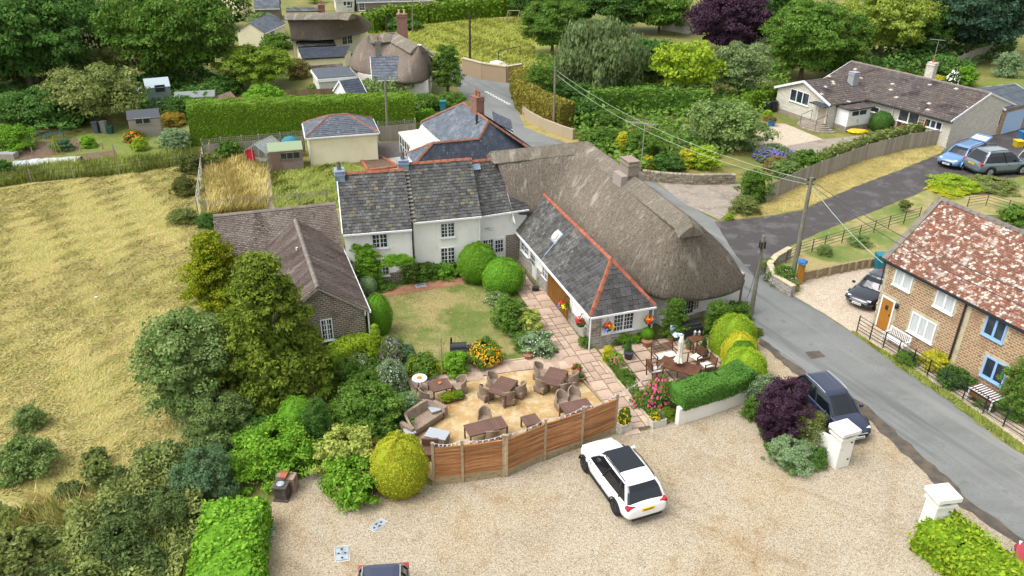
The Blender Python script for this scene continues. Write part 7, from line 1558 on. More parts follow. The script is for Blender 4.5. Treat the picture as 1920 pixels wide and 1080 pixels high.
def car(name, label, c, ang, pnt, L=4.4, W=1.84, H=1.6, kind='suv', sc=1.0, rim=None, rails=None, glassroof=False, rear_open=False, group=None, plate='both', arch=False):
    t = thing(name, label, 'car', (0, 0, 0), group); hw = W/2; gz = .97 if kind != 'saloon' else .88
    st = [(-.5, .80, .42, gz*.80), (-.492, .9, .34, gz*.93), (-.46, .965, .27, gz*1.0), (-.36, 1.0, .24, gz*1.02), (-.15, 1.0, .22, gz), (.1, 1.0, .22, gz*.98), (.24, .99, .22, gz*.96), (.36, .965, .24, gz*.90), (.43, .91, .27, gz*.84), (.472, .8, .31, gz*.76), (.495, .62, .37, gz*.66), (.503, .4, .42, gz*.56)]
    m = MB(); rings = []
    for xf, wf, zb, zt in st:
        w_ = hw*wf; pts = [(0, zb), (w_*.8, zb), (w_*.97, zb+.07), (w_, zb+.25), (w_*1.0, zt-.22), (w_*.955, zt-.07), (w_*.84, zt), (w_*.5, zt+.03), (0, zt+.045)]
        pts = pts+[(-y, z) for y, z in pts[-2:0:-1]]; rings.append([(xf*L, y, z) for y, z in pts])
    n = len(rings[0])
    for a, b in zip(rings[:-1], rings[1:]):
        for i in range(n): j = (i+1) % n; m.face([a[i], b[i], b[j], a[j]])
    m.face(rings[0]); m.face(rings[-1]); o = m.build('body', pnt, t, smooth=True)
    import bmesh as bmm
    bm = bmm.new(); bm.from_mesh(o.data); bmm.ops.remove_doubles(bm, verts=bm.verts, dist=1e-4); bmm.ops.recalc_face_normals(bm, faces=bm.faces); bm.to_mesh(o.data); bm.free(); smooth_obj(o)
    # cabin
    if kind == 'suv': xb, xr, xfb, xft = -.465, -.345, .27, .055
    elif kind == 'estate': xb, xr, xfb, xft = -.48, -.42, .235, .06
    else: xb, xr, xfb, xft = -.36, -.2, .2, .03
    def ring(t_, z, shrink=1.0, ex=0):
        fx = (xfb+(xft-xfb)*t_)*L+ex; bx = (xb+(xr-xb)*t_)*L-ex; w_ = hw*(.9+(.66-.9)*t_)*shrink+ex; out = []
        for sx, sy in ((1, .0), (1, .55), (.985, .85), (.9, .985), (.6, 1.0), (.2, 1.01), (-.2, 1.01), (-.6, 1.0), (-.92, .97), (-.99, .85), (-1, .5), (-1, 0)):
            cx_ = (fx+bx)/2; hx = (fx-bx)/2; out.append((cx_+hx*sx-(.02*L*sy**2 if sx > .97 else 0), w_*sy, z))
        return out+[(x, -y, z_) for x, y, z_ in out[-2:0:-1]]
    lv = [ring(0, gz-.06), ring(.5, gz+(H-gz)*.55), ring(.93, H-.09)]
    m = MB(); k = len(lv[0])
    for a, b in zip(lv[:-1], lv[1:]):
        for i in range(k): j = (i+1) % k; m.face([a[i], a[j], b[j], b[i]])
    m.face(lv[-1]); m.build('windows', CGLASS, t, smooth=False)
    rb = ring(.9, H-.1, ex=.015); rm = ring(1.0, H-.03, ex=.0); rt = ring(1.1, H, .8, -.1); m = MB()
    for a, b in ((rb, rm), (rm, rt)):
        for i in range(k): j = (i+1) % k; m.face([a[i], a[j], b[j], b[i]])
    m.face(rt); m.build('roof', pnt, t, smooth=True)
    def onr(i, e=.012): return [Vector(r[i])+Vector((0, e if r[i][1] > 0 else -e if r[i][1] < 0 else 0, 0)) for r in lv]
    for i in (2, 5, 8, k-2, k-5, k-8):
        P = onr(i); m = MB(); w_ = .09 if i not in (5, k-5) else .06
        for a, b in zip(P[:-1], P[1:]): m.bar(a, b, w_, .05)
        m.build('pillar', pnt if i not in (5, k-5) else DPL, t)
    if kind == 'estate' or kind == 'suv':
        for i in (7, k-7):
            P = onr(i); m = MB()
            for a, b in zip(P[:-1], P[1:]): m.bar(a, b, .06, .04)
            m.build('pillar', DPL, t)
    if glassroof:
        m = MB(); m.box(-.2*L, .1*L, -hw*.6, hw*.6, H-.07, H+.012); m.build('roof_glass', CGLASS, t, bevel=.01)
    if rails:
        for s in (-1, 1): m = MB(); m.tube((xr*L+.1, s*hw*.68, H+.02), (-.1*L, s*hw*.69, H+.07), .022, n=6); m.tube((-.1*L, s*hw*.69, H+.07), (xft*L-.1, s*hw*.67, H+.01), .022, n=6); m.build('roof_rail', rails, t)
    wr = .34 if kind == 'suv' else .315
    for sx, nm in ((.305, 'f'), (-.295, 'r')):
        for s in (-1, 1):
            m = MB(); m.tube((sx*L, s*(hw-.2), wr), (sx*L, s*(hw+.012), wr), wr, n=20); w_ = m.build('wheel', TYRE, t)
            m = MB(); m.tube((sx*L, s*(hw+.0), wr), (sx*L, s*(hw+.018), wr), wr*.62, n=16)
            for q_ in range(5): a = q_*1.257; m.bar((sx*L, s*(hw+.024), wr), (sx*L+math.cos(a)*wr*.6, s*(hw+.024), wr+math.sin(a)*wr*.6), .05, .02)
            m.build('rim', rim or RIM, w_)
            m = MB(); P = [(sx*L+math.cos(a)*wr*1.2, s*(hw+.004), wr+math.sin(a)*wr*1.2) for a in [math.pi*i/10 for i in range(11)]]
            for a, b in zip(P[:-1], P[1:]): m.bar(a, b, .03, .09, up=(0, 1, 0))
            m.build('wheel_arch', DPL if kind == 'suv' else pnt, t)
    for s in (-1, 1):
        m = MB(); m.box(.41*L, .462*L, hw*.48 if s > 0 else -hw*.76, hw*.76 if s > 0 else -hw*.48, gz*.7, gz*.81); m.build('headlight', LAMP, t, bevel=.03)
        m = MB(); m.box(-.488*L, -.44*L, s*hw*.55 if s > 0 else -hw*.95, hw*.95 if s > 0 else -hw*.55, gz*.82, gz*.97); m.build('tail_light', RLAMP, t, bevel=.025)
        m = MB(); m.box(.17*L, .20*L, s*(hw+.02) if s > 0 else -hw-.2, hw+.2 if s > 0 else -hw-.02, gz+.0, gz+.14); m.build('mirror', pnt, t, bevel=.03)
    m = MB(); m.box(.49*L, .505*L, -hw*.5, hw*.5, gz*.42, gz*.58); m.build('grille', DPL, t, bevel=.01); m = MB(); m.box(.488*L, .506*L, -hw*.45, hw*.45, gz*.62, gz*.65); m.build('badge_bar', CTRIM, t)
    m = MB(); m.box(.495*L, .512*L, -.26, .26, .38, .5); m.build('front_plate', PLW, t); m = MB(); m.box(-.507*L, -.49*L, -.26, .26, gz*.72, gz*.72+.12); rp_ = m.build('rear_plate', PLY, t)
    for sg_, xx, z_ in ((1, .5125*L, .41), (-1, -.5075*L, gz*.72+.03)):
        m = MB(); rr = random.Random(len(label)); y = -.2
        while y < .19: w_ = rr.uniform(.02, .04); m.box(min(xx, xx+sg_*.003), max(xx, xx+sg_*.003), y, y+w_, z_, z_+.06); y += w_+.022
        m.build('plate_lettering', BLACK, t)
    m = MB(); m.box(-.5*L, -.47*L, -hw*.7, hw*.7, .3, .4); m.build('bumper_insert', DPL, t)
    for s in (-1, 1):
        for x in (.2, -.03, -.25): m = MB(); m.bar((x*L, s*(hw+.003), .34), (x*L-.03, s*(hw-.035), gz-.1), .012, .012); m.build('door_gap', BLACK, t)
        for x in (.0, -.22): m = MB(); m.box(x*L, x*L+.18, min(s*(hw-.01), s*(hw+.03)), max(s*(hw-.01), s*(hw+.03)), gz-.2, gz-.165); m.build('door_handle', pnt, t)
        m = MB(); m.box(-.26*L, .25*L, min(s*(hw-.05), s*(hw+.012)), max(s*(hw-.05), s*(hw+.012)), .24, .34); m.build('sill', DPL, t)
    if rear_open:
        m = MB(); a = Vector((-.44*L, 0, H-.02)); ux = Vector((-.93, 0, .22)).normalized(); Mx = frame_m(a, ux, Vector((0, 1, 0)), ux.cross(Vector((0, 1, 0)))); m.box(0, 1.05, -hw*.72, hw*.72, -.05, .05, Mx); tg = m.build('tailgate', pnt, t, bevel=.03)
        m = MB(); m.box(.12, .75, -hw*.6, hw*.6, -.065, .065, Mx); m.build('tailgate_glass', LAMP, tg)
        m = MB(); m.box(-.495*L, -.46*L, -hw*.7, hw*.7, .55, H-.15); m.build('boot_opening', BLACK, t)
    t.location = (c.x, c.y, 0); t.rotation_euler = (0, 0, ang); t.scale = (sc, sc, sc); return t
def ang_of(v): return math.atan2(v.y, v.x)
a, b = G(1097.5, 882.8), G(1154.4, 963); d = (a-b); dl = d.length; d = d.normalized(); rt = Vector((d.y, -d.x, 0)); mid = (a+b)/2+rt*.86
car('parked_car', 'white crossover car with dark glass roof parked against the slatted fence', mid, ang_of(d), paint('white_car_paint', '#f1f2f2', .82), L=4.4, sc=dl/2.64, rim=DRIM, rails=BLACK, glassroof=True)
a, b = G(1606, 832, 0), G(1497, 724, 0); d = (a-b).normalized(); car('parked_car', 'dark navy estate sized car with silver roof rails behind the gate pillar', a-d*2.1, ang_of(d), paint('navy_paint', '#1d2740'), L=4.65, H=1.6, sc=.93, rails=CTRIM)
a, b = G(1851.7, 333), G(1917, 328); d = (b-a); dl = d.length; d = d.normalized(); lf = Vector((-d.y, d.x, 0)); k = dl/2.55
car('parked_car', 'grey green sport utility car parked in front of the blue one', (a+b)/2+lf*.86*k, ang_of(d), paint('grey_green_paint', '#66747c'), L=4.25, W=1.8, H=1.68, sc=k*.93, rails=DPL)
a = G(1768, 318, 0); b = G(1862, 283, 0); d = (a-b).normalized(); car('parked_car', 'blue estate car with its tailgate raised beside the bungalow wall', a-d*2.75, ang_of(d), paint('blue_paint', '#5b86b5'), L=4.45, W=1.75, H=1.48, kind='estate', sc=1.12, rear_open=True, rails=DPL)
d = (G(1601, 578)-G(1650, 545)).normalized(); car('parked_car', 'black saloon car half hidden behind the brick cottage corner', G(1604, 580)-d*2.2, ang_of(d), paint('black_paint', '#141a28'), L=4.5, W=1.8, H=1.42, kind='saloon', sc=1.0)
car('parked_car', 'dark car cut by the bottom edge of the picture', G(730, 1120)+Vector((0, -1.5, 0)), rad(-84), paint('dark_blue_paint', '#26304a'), L=4.4, H=1.6, sc=1.0, rails=ALU)
car('parked_car', 'red car barely entering the bottom right corner', G(2010, 1104), rad(150), paint('red_car_paint', '#a3202c'), L=4.0, H=1.5, sc=1.0)
car('parked_car', 'white van at the right edge beside the yellow tub', G(1958, 318), rad(8), paint('van_white_paint', '#e6eaec', .82), L=4.8, W=1.9, H=1.95, sc=1.0)
# ================================================================ furniture
RAT = M('rattan', C('#b09b87'), [(C('#958270'), 3, .45, .7)], bump=(60, .5, 'Object'), rough=.8); RATD = M('brown_slats', C('#7a5c50'), [(C('#6b4f45'), 2, .5, .7, 'UV', (.5, 12, 1))], rnd=.1, rough=.6)
GTOP = M('grey_glass_top', C('#a8aeb3', .75), rough=.2, spec=.6)
def table(label, c, ang, L, W, H=.72, top=RATD, leg=None, slats=8, group='brown slatted tables on the sand patio', name='garden_table'):
    t = thing(name, label, 'table', (0, 0, 0), group); w_ = L/slats
    for k in range(slats): m = MB(); m.box(-L/2+k*w_+.004, -L/2+(k+1)*w_-.004, -W/2+.03, W/2-.03, H-.02, H); m.build('slat', top, t)
    m = MB(); m.box(-L/2-.01, L/2+.01, -W/2, -W/2+.035, H-.06, H+.004); m.box(-L/2-.01, L/2+.01, W/2-.035, W/2, H-.06, H+.004); m.box(-L/2-.02, -L/2-.0, -W/2, W/2, H-.06, H+.002); m.box(L/2, L/2+.02, -W/2, W/2, H-.06, H+.002); m.build('frame', leg or RATD, t)
    for sx in (-1, 1):
        for sy in (-1, 1): m = MB(); m.box(sx*(L/2-.03)-.03, sx*(L/2-.03)+.03, sy*(W/2-.04)-.03, sy*(W/2-.04)+.03, 0, H-.03); m.build('leg', leg or RATD, t)
    t.location = (c.x, c.y, 4*Z); t.rotation_euler = (0, 0, ang); return t
def pxang(a, b): v = G(*b)-G(*a); return math.atan2(v.y, v.x)
def cen(px, py, z=.72): g = G(px, py, z); return Vector((g.x, g.y, 0))
table('brown slatted table with four wicker chairs, left of the pair', cen(943, 724), pxang((919, 734), (943, 706)), 1.4, .92)
table('brown slatted table with four wicker chairs nearest the geraniums', cen(1039.5, 706), pxang((1018, 717), (1036, 688)), 1.4, .95)
table('square brown table with an orange candle beside the timber edging', cen(825, 722), pxang((812, 740), (840, 733)), .95, .85)
table('long brown table of two joined tops behind the left fence panels', cen(911, 799), pxang((884, 806), (940, 792)), 1.75, .85, slats=12)
table('small low brown table standing alone near the fence', cen(995.5, 787, .55), pxang((989, 799), (1015, 792)), .7, .72, H=.55, slats=5)
table('brown table half hidden by the right fence panels', cen(1081, 762), pxang((1064, 773), (1112, 762)), 1.35, .85)
tb = thing('candle', 'small orange candle bowl on the square brown table', 'candle', tuple(cen(825, 722)+Zv*.74)); m = MB(); m.lathe([(.05, 0), (.08, .03), (.07, .07), (.02, .08)], cen(825, 720)+Zv*.745, 8); m.build('bowl', F_ORA, tb)
RC = {}
def wicker(label, c, ang, first=[None]):
    if first[0] is None:
        t = thing('wicker_chair', label, 'chair', (0, 0, 0), 'wicker tub chairs on the sand patio')
        m = MB(); m.box(-.27, .27, -.27, .27, .08, .36); m.build('seat', RAT, t, bevel=.03)
        m = MB(); n = 14; A = []; 
        for i in range(n+1):
            a = rad(100)*(i/n*2-1)+math.pi; bx, by = math.cos(a)*.27, math.sin(a)*.28; hh = .56+.24*(1-abs(i/n*2-1))**.8; fl = 1.0+.22*(1-abs(i/n*2-1)); A.append(((bx, by, .08), (bx*fl, by*fl, hh), (bx*fl*.86, by*fl*.86, hh), (bx*.82, by*.82, .36)))
        for p, q_ in zip(A[:-1], A[1:]):
            for k in range(3): m.face([p[k], q_[k], q_[k+1], p[k+1]])
        for e in (A[0], A[-1]): m.face(list(e))
        m.build('backrest', RAT, t, smooth=False)
        for sx in (-1, 1):
            for sy in (-1, 1): m = MB(); m.box(sx*.22-.02, sx*.22+.02, sy*.22-.02, sy*.22+.02, 0, .1); m.build('leg', RATD, t)
        first[0] = t; r = t; r.location = (c.x, c.y, 4*Z); r.rotation_euler = (0, 0, ang); r.scale = (1.12, 1.12, 1.12)
    else: r = copy_tree(first[0], (c.x, c.y, 4*Z), ang, 1.12, label)
    return r
CH_ = [('wicker chair at the left table, nearest the sofa', 911, 738, 943, 724), ('wicker chair at the left table, upper left side', 926, 719, 943, 724), ('wicker chair at the left table, lower right side', 952, 747, 943, 724), ('wicker chair at the left table, upper right side', 973, 733, 943, 724),
       ('wicker chair at the geranium table, upper left side', 1013, 700, 1040, 706), ('wicker chair at the geranium table, lower left side', 1016, 724, 1040, 706), ('wicker chair at the geranium table, lower right side', 1056, 731, 1040, 706), ('wicker chair at the geranium table, upper right side', 1071, 713, 1040, 706),
       ('wicker chair left of the square table with the candle', 799, 745, 830, 735), ('wicker chair right of the square table with the candle', 862, 726, 830, 735), ('wicker chair behind the long joined table', 909, 789, 913, 812), ('wicker chair on the fence side of the long joined table', 922, 820, 918, 800),
       ('wicker chair behind the half hidden table, left one', 1054, 757, 1068, 775), ('wicker chair behind the half hidden table, right one', 1077, 750, 1092, 768)]
for lab, x, y, tx, ty in CH_: c = G(x, y, .3); c = Vector((c.x, c.y, 0)); d = G(tx, ty, .3)-G(x, y, .3); wicker(lab, c, math.atan2(d.y, d.x))
t = thing('wicker_sofa', 'brown wicker two seat sofa at the left corner of the sand', 'sofa', (0, 0, 0)); 
m = MB(); m.box(-.85, .85, -.35, .35, .1, .38); m.build('seat', RAT, t, bevel=.05)
m = MB(); n = 12; A = []
for i in range(n+1):
    s = i/n*2-1; x = s*.95; y = .42-.28*max(0, abs(s)-.7)/.3*2.6; hh = .82-.2*abs(s)**4; A.append(((x*.97, y, .1), (x*1.06, y+.1, hh), (x*1.0, y-.02, hh), (x*.88, y-.1, .38)))
for s in (-1, 1): pass
for p, q_ in zip(A[:-1], A[1:]):
    for k in range(3): m.face([p[k], q_[k], q_[k+1], p[k+1]])
m.build('backrest', RAT, t)
for s in (-1, 1): m = MB(); m.box(s*.98-.1, s*.98+.1, -.4, .38, .1, .62); m.build('armrest', RAT, t, bevel=.05)
for sx in (-1, 1):
    for sy in (-1, 1): m = MB(); m.box(sx*.85-.03, sx*.85+.03, sy*.3-.03, sy*.3+.03, 0, .12); m.build('leg', RATD, t)
c = G(795, 788, .3); t.location = (c.x, c.y, 4*Z); t.rotation_euler = (0, 0, pxang((770, 800), (816, 770))); t.scale = (1.05, 1.05, 1.05)
def ottoman(label, px, py, L, W, H, ang):
    t = thing('wicker_side_table', label, 'side table', (0, 0, 0)); m = MB(); m.box(-L/2, L/2, -W/2, W/2, .08, H-.05); m.build('base', RAT, t, bevel=.05); m = MB(); m.box(-L/2-.02, L/2+.02, -W/2-.02, W/2+.02, H-.05, H); m.build('glass_top', GTOP, t, bevel=.02)
    for sx in (-1, 1):
        for sy in (-1, 1): m = MB(); m.box(sx*(L/2-.08)-.03, sx*(L/2-.08)+.03, sy*(W/2-.08)-.03, sy*(W/2-.08)+.03, 0, .1); m.build('leg', RATD, t)
    c = G(px, py, H); t.location = (c.x, c.y, 4*Z); t.rotation_euler = (0, 0, ang)
ottoman('large wicker coffee table with grey glass top in front of the sofa', 820, 813, .95, .62, .45, pxang((800, 812), (838, 820))); ottoman('small grey topped side table at the lower end of the sofa', 768, 808, .45, .45, .5, .4); ottoman('small grey topped side table at the upper end of the sofa', 815, 766, .45, .42, .55, .5)
t = thing('dark_wicker_chair', 'dark wicker armchair half hidden behind the golden egg topiary', 'chair', tuple(G(800, 860))); c = G(806, 858); m = MB(); m.box(-.32, .32, -.3, .3, .05, .4, Matrix.Translation(c)); m.build('seat', RATD, t, bevel=.03); m = MB(); m.box(-.36, .36, .25, .36, .05, .8, Matrix.Translation(c)); m.build('backrest', RATD, t, bevel=.03)
t = thing('mosaic_table', 'round white mosaic table on curled iron legs', 'table', tuple(G(786, 735))); c = cen(786.5, 709); m = MB(); m.lathe([(.36, .7), (.37, .72), (.36, .74)], c, 20); m.build('top', WHITE, t); m = MB(); m.lathe([(.13, .742), (.14, .748), (.1, .75)], c, 12); m.build('mosaic', F_ORA, t)
for i in range(3):
    a = i*2.09; m = MB(); P = [c+Vector((math.cos(a)*r, math.sin(a)*r, z)) for r, z in ((.25, .7), (.08, .45), (.12, .25), (.3, .1), (.26, .0))]
    for p, q_ in zip(P[:-1], P[1:]): m.tube(p, q_, .015, n=5)
    m.build('leg', BLACK, t)
def planter(label, px, py, ang, L, W, H, mat, plants, name='flower_trough'):
    c = G(px, py); t = thing(name, label, 'planter', tuple(c)); Mx = Matrix.Translation(c) @ Matrix.Rotation(ang, 4, 'Z'); m = MB(); m.box(-L/2, L/2, -W/2, -W/2+.05, 0, H, Mx); m.box(-L/2, L/2, W/2-.05, W/2, 0, H, Mx); m.box(-L/2, -L/2+.05, -W/2+.05, W/2-.05, 0, H, Mx); m.box(L/2-.05, L/2, -W/2+.05, W/2-.05, 0, H, Mx); m.box(-L/2+.05, L/2-.05, -W/2+.05, W/2-.05, 0, H-.06, Mx); m.build('trough', mat, t)
    for k, (dx, r, h, mt, bl) in enumerate(plants):
        f = link_mesh('foliage', crown('dome', 'bush', k % 2), t); set_mat(f, mt); f.matrix_basis = Matrix.Translation(Mx @ Vector((dx, 0, H-.08))) @ Matrix.Diagonal((r, r, h, 1))
        if bl: q_ = link_mesh('blossom', blossoms('dome', bl[1], bl[2], 0), t); set_mat(q_, bl[0]); q_.matrix_basis = f.matrix_basis.copy()
planter('iron trough of bright green ferns on the sand patio', 848, 752, pxang((826, 758), (872, 746)), 1.0, .28, .22, RATD, [(-.33, .25, .38, L_LIME, None), (0, .25, .42, L_LIME, None), (.3, .25, .35, L_BRI, None), (.5, .16, .15, L_BROWN, None)])
planter('white stone trough with yellow flowers at the end of the screen fence', 1168, 806, pxang((1155, 812), (1182, 800)), .62, .5, .48, WPOT, [(0, .3, .75, L_MID, (F_YEL, 120, .16)), (.1, .2, .8, L_OLIV, (F_GOLD, 60, .2))])
planter('white stone trough with yellow daisies at the end of the path kerb', 1231, 795, pxang((1214, 800), (1240, 793)), .72, .5, .36, WPOT, [(-.1, .26, .5, L_MID, (F_YEL, 160, .15)), (.2, .18, .3, L_SAGE, None)])
def pot(label, px, py, r, h, mat, z=0, fol=None, bl=None, name='plant_pot', cat='pot', prof='dome', fr=1.2, fh=.4, saucer=False):
    c = G(px, py); t = thing(name, label, cat, tuple(c)); m = MB(); m.lathe([(r*.72, 0), (r*.95, h*.85), (r*1.06, h*.86), (r*1.06, h), (r*.9, h), (r*.88, h*.9), (.02, h*.9)], c+Zv*.02, 16); m.build('pot', mat, t)
    if fol:
        f = link_mesh('foliage', crown(prof, 'bush' if prof == 'dome' else 'fine', 0), t); set_mat(f, fol); f.matrix_basis = Matrix.Translation(c+Zv*(h*.85)) @ Matrix.Diagonal((r*fr, r*fr, fh, 1))
        if bl: q_ = link_mesh('blossom', blossoms(prof, bl[1], bl[2], 0), t); set_mat(q_, bl[0]); q_.matrix_basis = f.matrix_basis.copy()
    return t
pot('dark planter holding the potted conifer outside the front window', 1178, 673, .26, .42, DPOT); pot('terracotta pot holding the round box ball', 1212, 649, .27, .34, TERRA)
pot('blue bucket pot of red and white geraniums at the sand corner', 1081, 702, .22, .3, BLUEP, fol=L_MID, bl=(F_RED, 60, .25), fh=.32); pot('low terracotta bowl with dark green plant beside the blue pot', 1088, 712, .26, .2, TERRA, fol=L_DARK, fh=.16, fr=.8); pot('terracotta bowl with grey top at the corner of the lawn', 990, 672, .24, .24, TERRA)
pot('terracotta pot behind the ball of yellow flowers', 937, 683, .18, .3, TERRA); pot('dark pot with small dark conifer beside the little teak table', 1316, 672, .3, .42, DPOT, fol=L_DARK, prof='cone', fh=.9, fr=.9); pot('small terracotta pot by the blue cushion chair', 1257, 640, .16, .25, TERRA, fol=L_MID, fh=.2)
pot('terracotta pot of green leaves beside the parasol', 1290, 655, .18, .3, TERRA, fol=L_SAGE, fh=.45)
pot('blue glazed pot of brown grasses by the bungalow gable', 1446, 236, .4, .5, BLUEP, fol=L_BROWN, fh=.5, fr=1.1); pot('yellow green potted shrub behind the blue glazed pot', 1437, 226, .45, .4, TERRA, fol=L_LIME, fh=.7, fr=1.1)
# hanging baskets
def basket(label, P, cols, wn):
    t = thing('hanging_basket', label, 'hanging basket', tuple(P), 'hanging baskets of summer flowers on the stable wing'); m = MB(); m.lathe([(.05, -.24), (.2, -.14), (.26, 0), (.2, .02)], P, 12); m.build('basket', L_MID, t)
    f = link_mesh('foliage', crown('dome', 'bush', 1), t); set_mat(f, L_MID); f.matrix_basis = Matrix.Translation(P-Zv*.05) @ Matrix.Diagonal((.26, .26, .26, 1))
    for k, (mt, dx, dz) in enumerate(cols): q_ = link_mesh('blossom', blossoms('egg', 60, .38, 1), t); set_mat(q_, mt); q_.matrix_basis = Matrix.Translation(P+wn['u']*dx+Zv*dz+wn['n']*-.08) @ Matrix.Rotation(k*2.0, 4, 'Z') @ Matrix.Diagonal((.2, .2, .28, 1))
    m = MB()
    for a in range(3): m.tube(P+Vector((math.cos(a*2.1)*.24, math.sin(a*2.1)*.24, 0)), P+Zv*.55, .008, n=4)
    m.bar(P+Zv*.55, P+Zv*.55+wn['n']*.4, .02); m.build('hanger', BLACK, t)
fb = BARN; wA = dict(u=fb.u, n=fb.n); wB = dict(u=fb.n, n=fb.u)
def bpos(px, py, side):
    if side: d_, z_ = fb.side(px, py, -.15); return fb.p(-.15, d_, z_)
    s_, z_ = fb.front(px, py, -.15); return fb.p(s_, -.15, z_)
basket('hanging basket of red, yellow and violet flowers by the garage door', bpos(1058, 573, 0), [(F_RED, .05, .05), (F_YEL, -.1, -.12), (F_VIO, .18, -.2)], wA); basket('hanging basket of crimson and yellow flowers near the stone pier corner', bpos(1089, 606, 0), [(rgb('crimson_petal', '#a5173a', .8), -.05, .0), (F_YEL, .12, -.15), (F_RED, .05, .08)], wA)
basket('hanging basket of orange, yellow and violet flowers left of the front window', bpos(1139, 614, 1), [(F_RED, 0, .08), (F_YEL, .12, -.04), (F_VIO, -.08, -.22)], wB); basket('hanging basket of orange red flowers right of the front window', bpos(1217, 601, 1), [(F_ORA, -.05, .05), (F_RED, -.08, -.1), (F_VIO, .15, -.1)], wB)
# barbecue, pole
t = thing('barbecue', 'black barrel smoker barbecue standing on the lawn', 'barbecue', tuple(G(864, 676))); c = G(862, 650, .85); ux = (G(884, 650, .85)-G(840, 652, .85)).normalized(); m = MB(); m.tube(c-ux*.5, c+ux*.35, .24, n=14); m.build('barrel', BLACK, t); m = MB(); m.tube(c+ux*.38-Zv*.1, c+ux*.72-Zv*.1, .18, n=12); m.build('firebox', BLACK, t)
m = MB(); m.tube(c-ux*.42, c-ux*.42+Zv*.55, .05, n=8); m.build('chimney', BLACK, t); m = MB(); q_ = c-ux*.05+Vector((0, -.36, 0)); m.bar(q_-ux*.4, q_+ux*.4, .22, .03); m.build('shelf', BLACK, t)
for s in (-.38, .3):
    for y in (-.16, .16): m = MB(); P = c+ux*s+Vector((0, y, -.1)); m.tube(P, Vector((P.x, P.y*1+y*.3, 0)), .02, n=5); m.build('leg', BLACK, t)
g = G(829, 704); h = HG(g, 634); m = MB(); m.tube(g, g+Zv*h, .045, .035, 8); tagit(m.build('garden_post', LTIM, loc=tuple(g)), 'slim wooden post rising from the shrubs beside the barbecue', 'post')
# teak set
def teak_chair(label, px, py, tx, ty, W=.6, sc=1.0, name='teak_chair', cush=True, cat='chair', group=None):
    t = thing(name, label, cat, (0, 0, 0), group); n = 6
    for k in range(5): m = MB(); m.box(-.26+k*.105, -.26+k*.105+.09, -W/2+.03, W/2-.03, .40, .42); m.build('seat_slat', TEAK, t)
    for k in range(n): m = MB(); m.box(-.30-.02*k*.4, -.28-.02*k*.4, -W/2+.05, W/2-.05, .52+k*.075, .52+k*.075+.05); m.build('back_slat', TEAK, t)
    for s in (-1, 1):
        m = MB(); m.bar((-.27, s*W/2, 0), (-.36, s*W/2, .98), .05); m.build('leg', TEAK, t); m = MB(); m.bar((.27, s*W/2, 0), (.27, s*W/2, .64), .05); m.build('leg', TEAK, t); m = MB(); m.bar((-.32, s*W/2, .65), (.32, s*W/2, .65), .06, .03); m.build('armrest', TEAK, t)
    if cush: m = MB(); m.box(-.24, .25, -W/2+.06, W/2-.06, .42, .47); m.build('cushion', PALER, t, bevel=.015)
    c = G(px, py, .4); d = G(tx, ty, .4)-c; t.location = (c.x, c.y, 4*Z); t.rotation_euler = (0, 0, math.atan2(d.y, d.x)); t.scale = (sc,)*3; return t
table('large dark slatted teak table under the closed parasol', cen(1274, 687), pxang((1240, 678), (1306, 698)), 1.95, 1.0, .74, TEAK, TEAK, 14, group=None, name='teak_table')
teak_chair('teak bench with cream cushion behind the parasol table', 1247, 668, 1268, 688, W=1.25, name='teak_bench', cat='bench'); teak_chair('teak armchair at the left end of the parasol table', 1228, 695, 1260, 688); teak_chair('teak armchair right of the parasol, upper one', 1305, 671, 1283, 682); teak_chair('teak armchair right of the parasol, lower one', 1325, 686, 1296, 692)
t = thing('parasol', 'closed cream parasol standing through the teak table', 'parasol', tuple(G(1272, 712))); c = cen(1272, 686); top = HG(c, 629); m = MB(); m.tube(c, c+Zv*top, .025, n=6); m.build('pole', TEAK, t); m = MB(); n = 16; pr_ = [(.03, top-.02), (.08, top-.08), (.13, top-.35), (.11, top-.55), (.1, top-.9), (.14, top-1.2), (.24, top-1.45)]; k0 = len(m.v)
for r, z in pr_:
    for i in range(n): a = 2*math.pi*i/n; q_ = r*(1+(.22 if i % 2 else -.12)*min(1, (top-z)*1.5)); m.v.append((c.x+q_*math.cos(a), c.y+q_*math.sin(a), z))
for j in range(len(pr_)-1):
    for i in range(n): m.f.append((k0+j*n+i, k0+j*n+(i+1) % n, k0+(j+1)*n+(i+1) % n, k0+(j+1)*n+i)); m.t.append(.5)
m.build('canopy', M('cream_canvas', C('#dcd8c8', .75)), t)
table('small teak side table carrying metal lanterns', cen(1305, 634), .5, .75, .55, .72, TEAK, TEAK, 6, group=None, name='teak_side_table')
for k, (dx, lab) in enumerate(((-.08, 'left metal lantern on the small teak side table'), (.14, 'right metal lantern on the small teak side table'))):
    c = cen(1306, 630)+Vector((dx, .05, .76)); t = thing('lantern', lab, 'lantern', tuple(c)); m = MB(); m.lathe([(.07, 0), (.07, .18), (.09, .19), (.03, .26), (.01, .3)], c, 8); m.build('body', ALU, t)
t = thing('covered_grill', 'black covered grill against the white wall behind the terrace', 'grill', tuple(G(1294, 634))); c = G(1294, 634); m = MB(); m.box(-.6, .6, -.25, .25, 0, .85, Matrix.Translation(c) @ Matrix.Rotation(.25, 4, 'Z')); m.build('cover', BLACK, t, bevel=.08); m = MB(); m.box(-.45, .45, -.2, .2, .85, 1.0, Matrix.Translation(c) @ Matrix.Rotation(.25, 4, 'Z')); m.build('hood', BLACK, t, bevel=.07)
t = thing('cushion_chair', 'garden chair with blue and white patterned cushions near the wall', 'chair', tuple(G(1268, 640))); c = G(1268, 641); Mx = Matrix.Translation(c) @ Matrix.Rotation(-1.2, 4, 'Z'); m = MB()
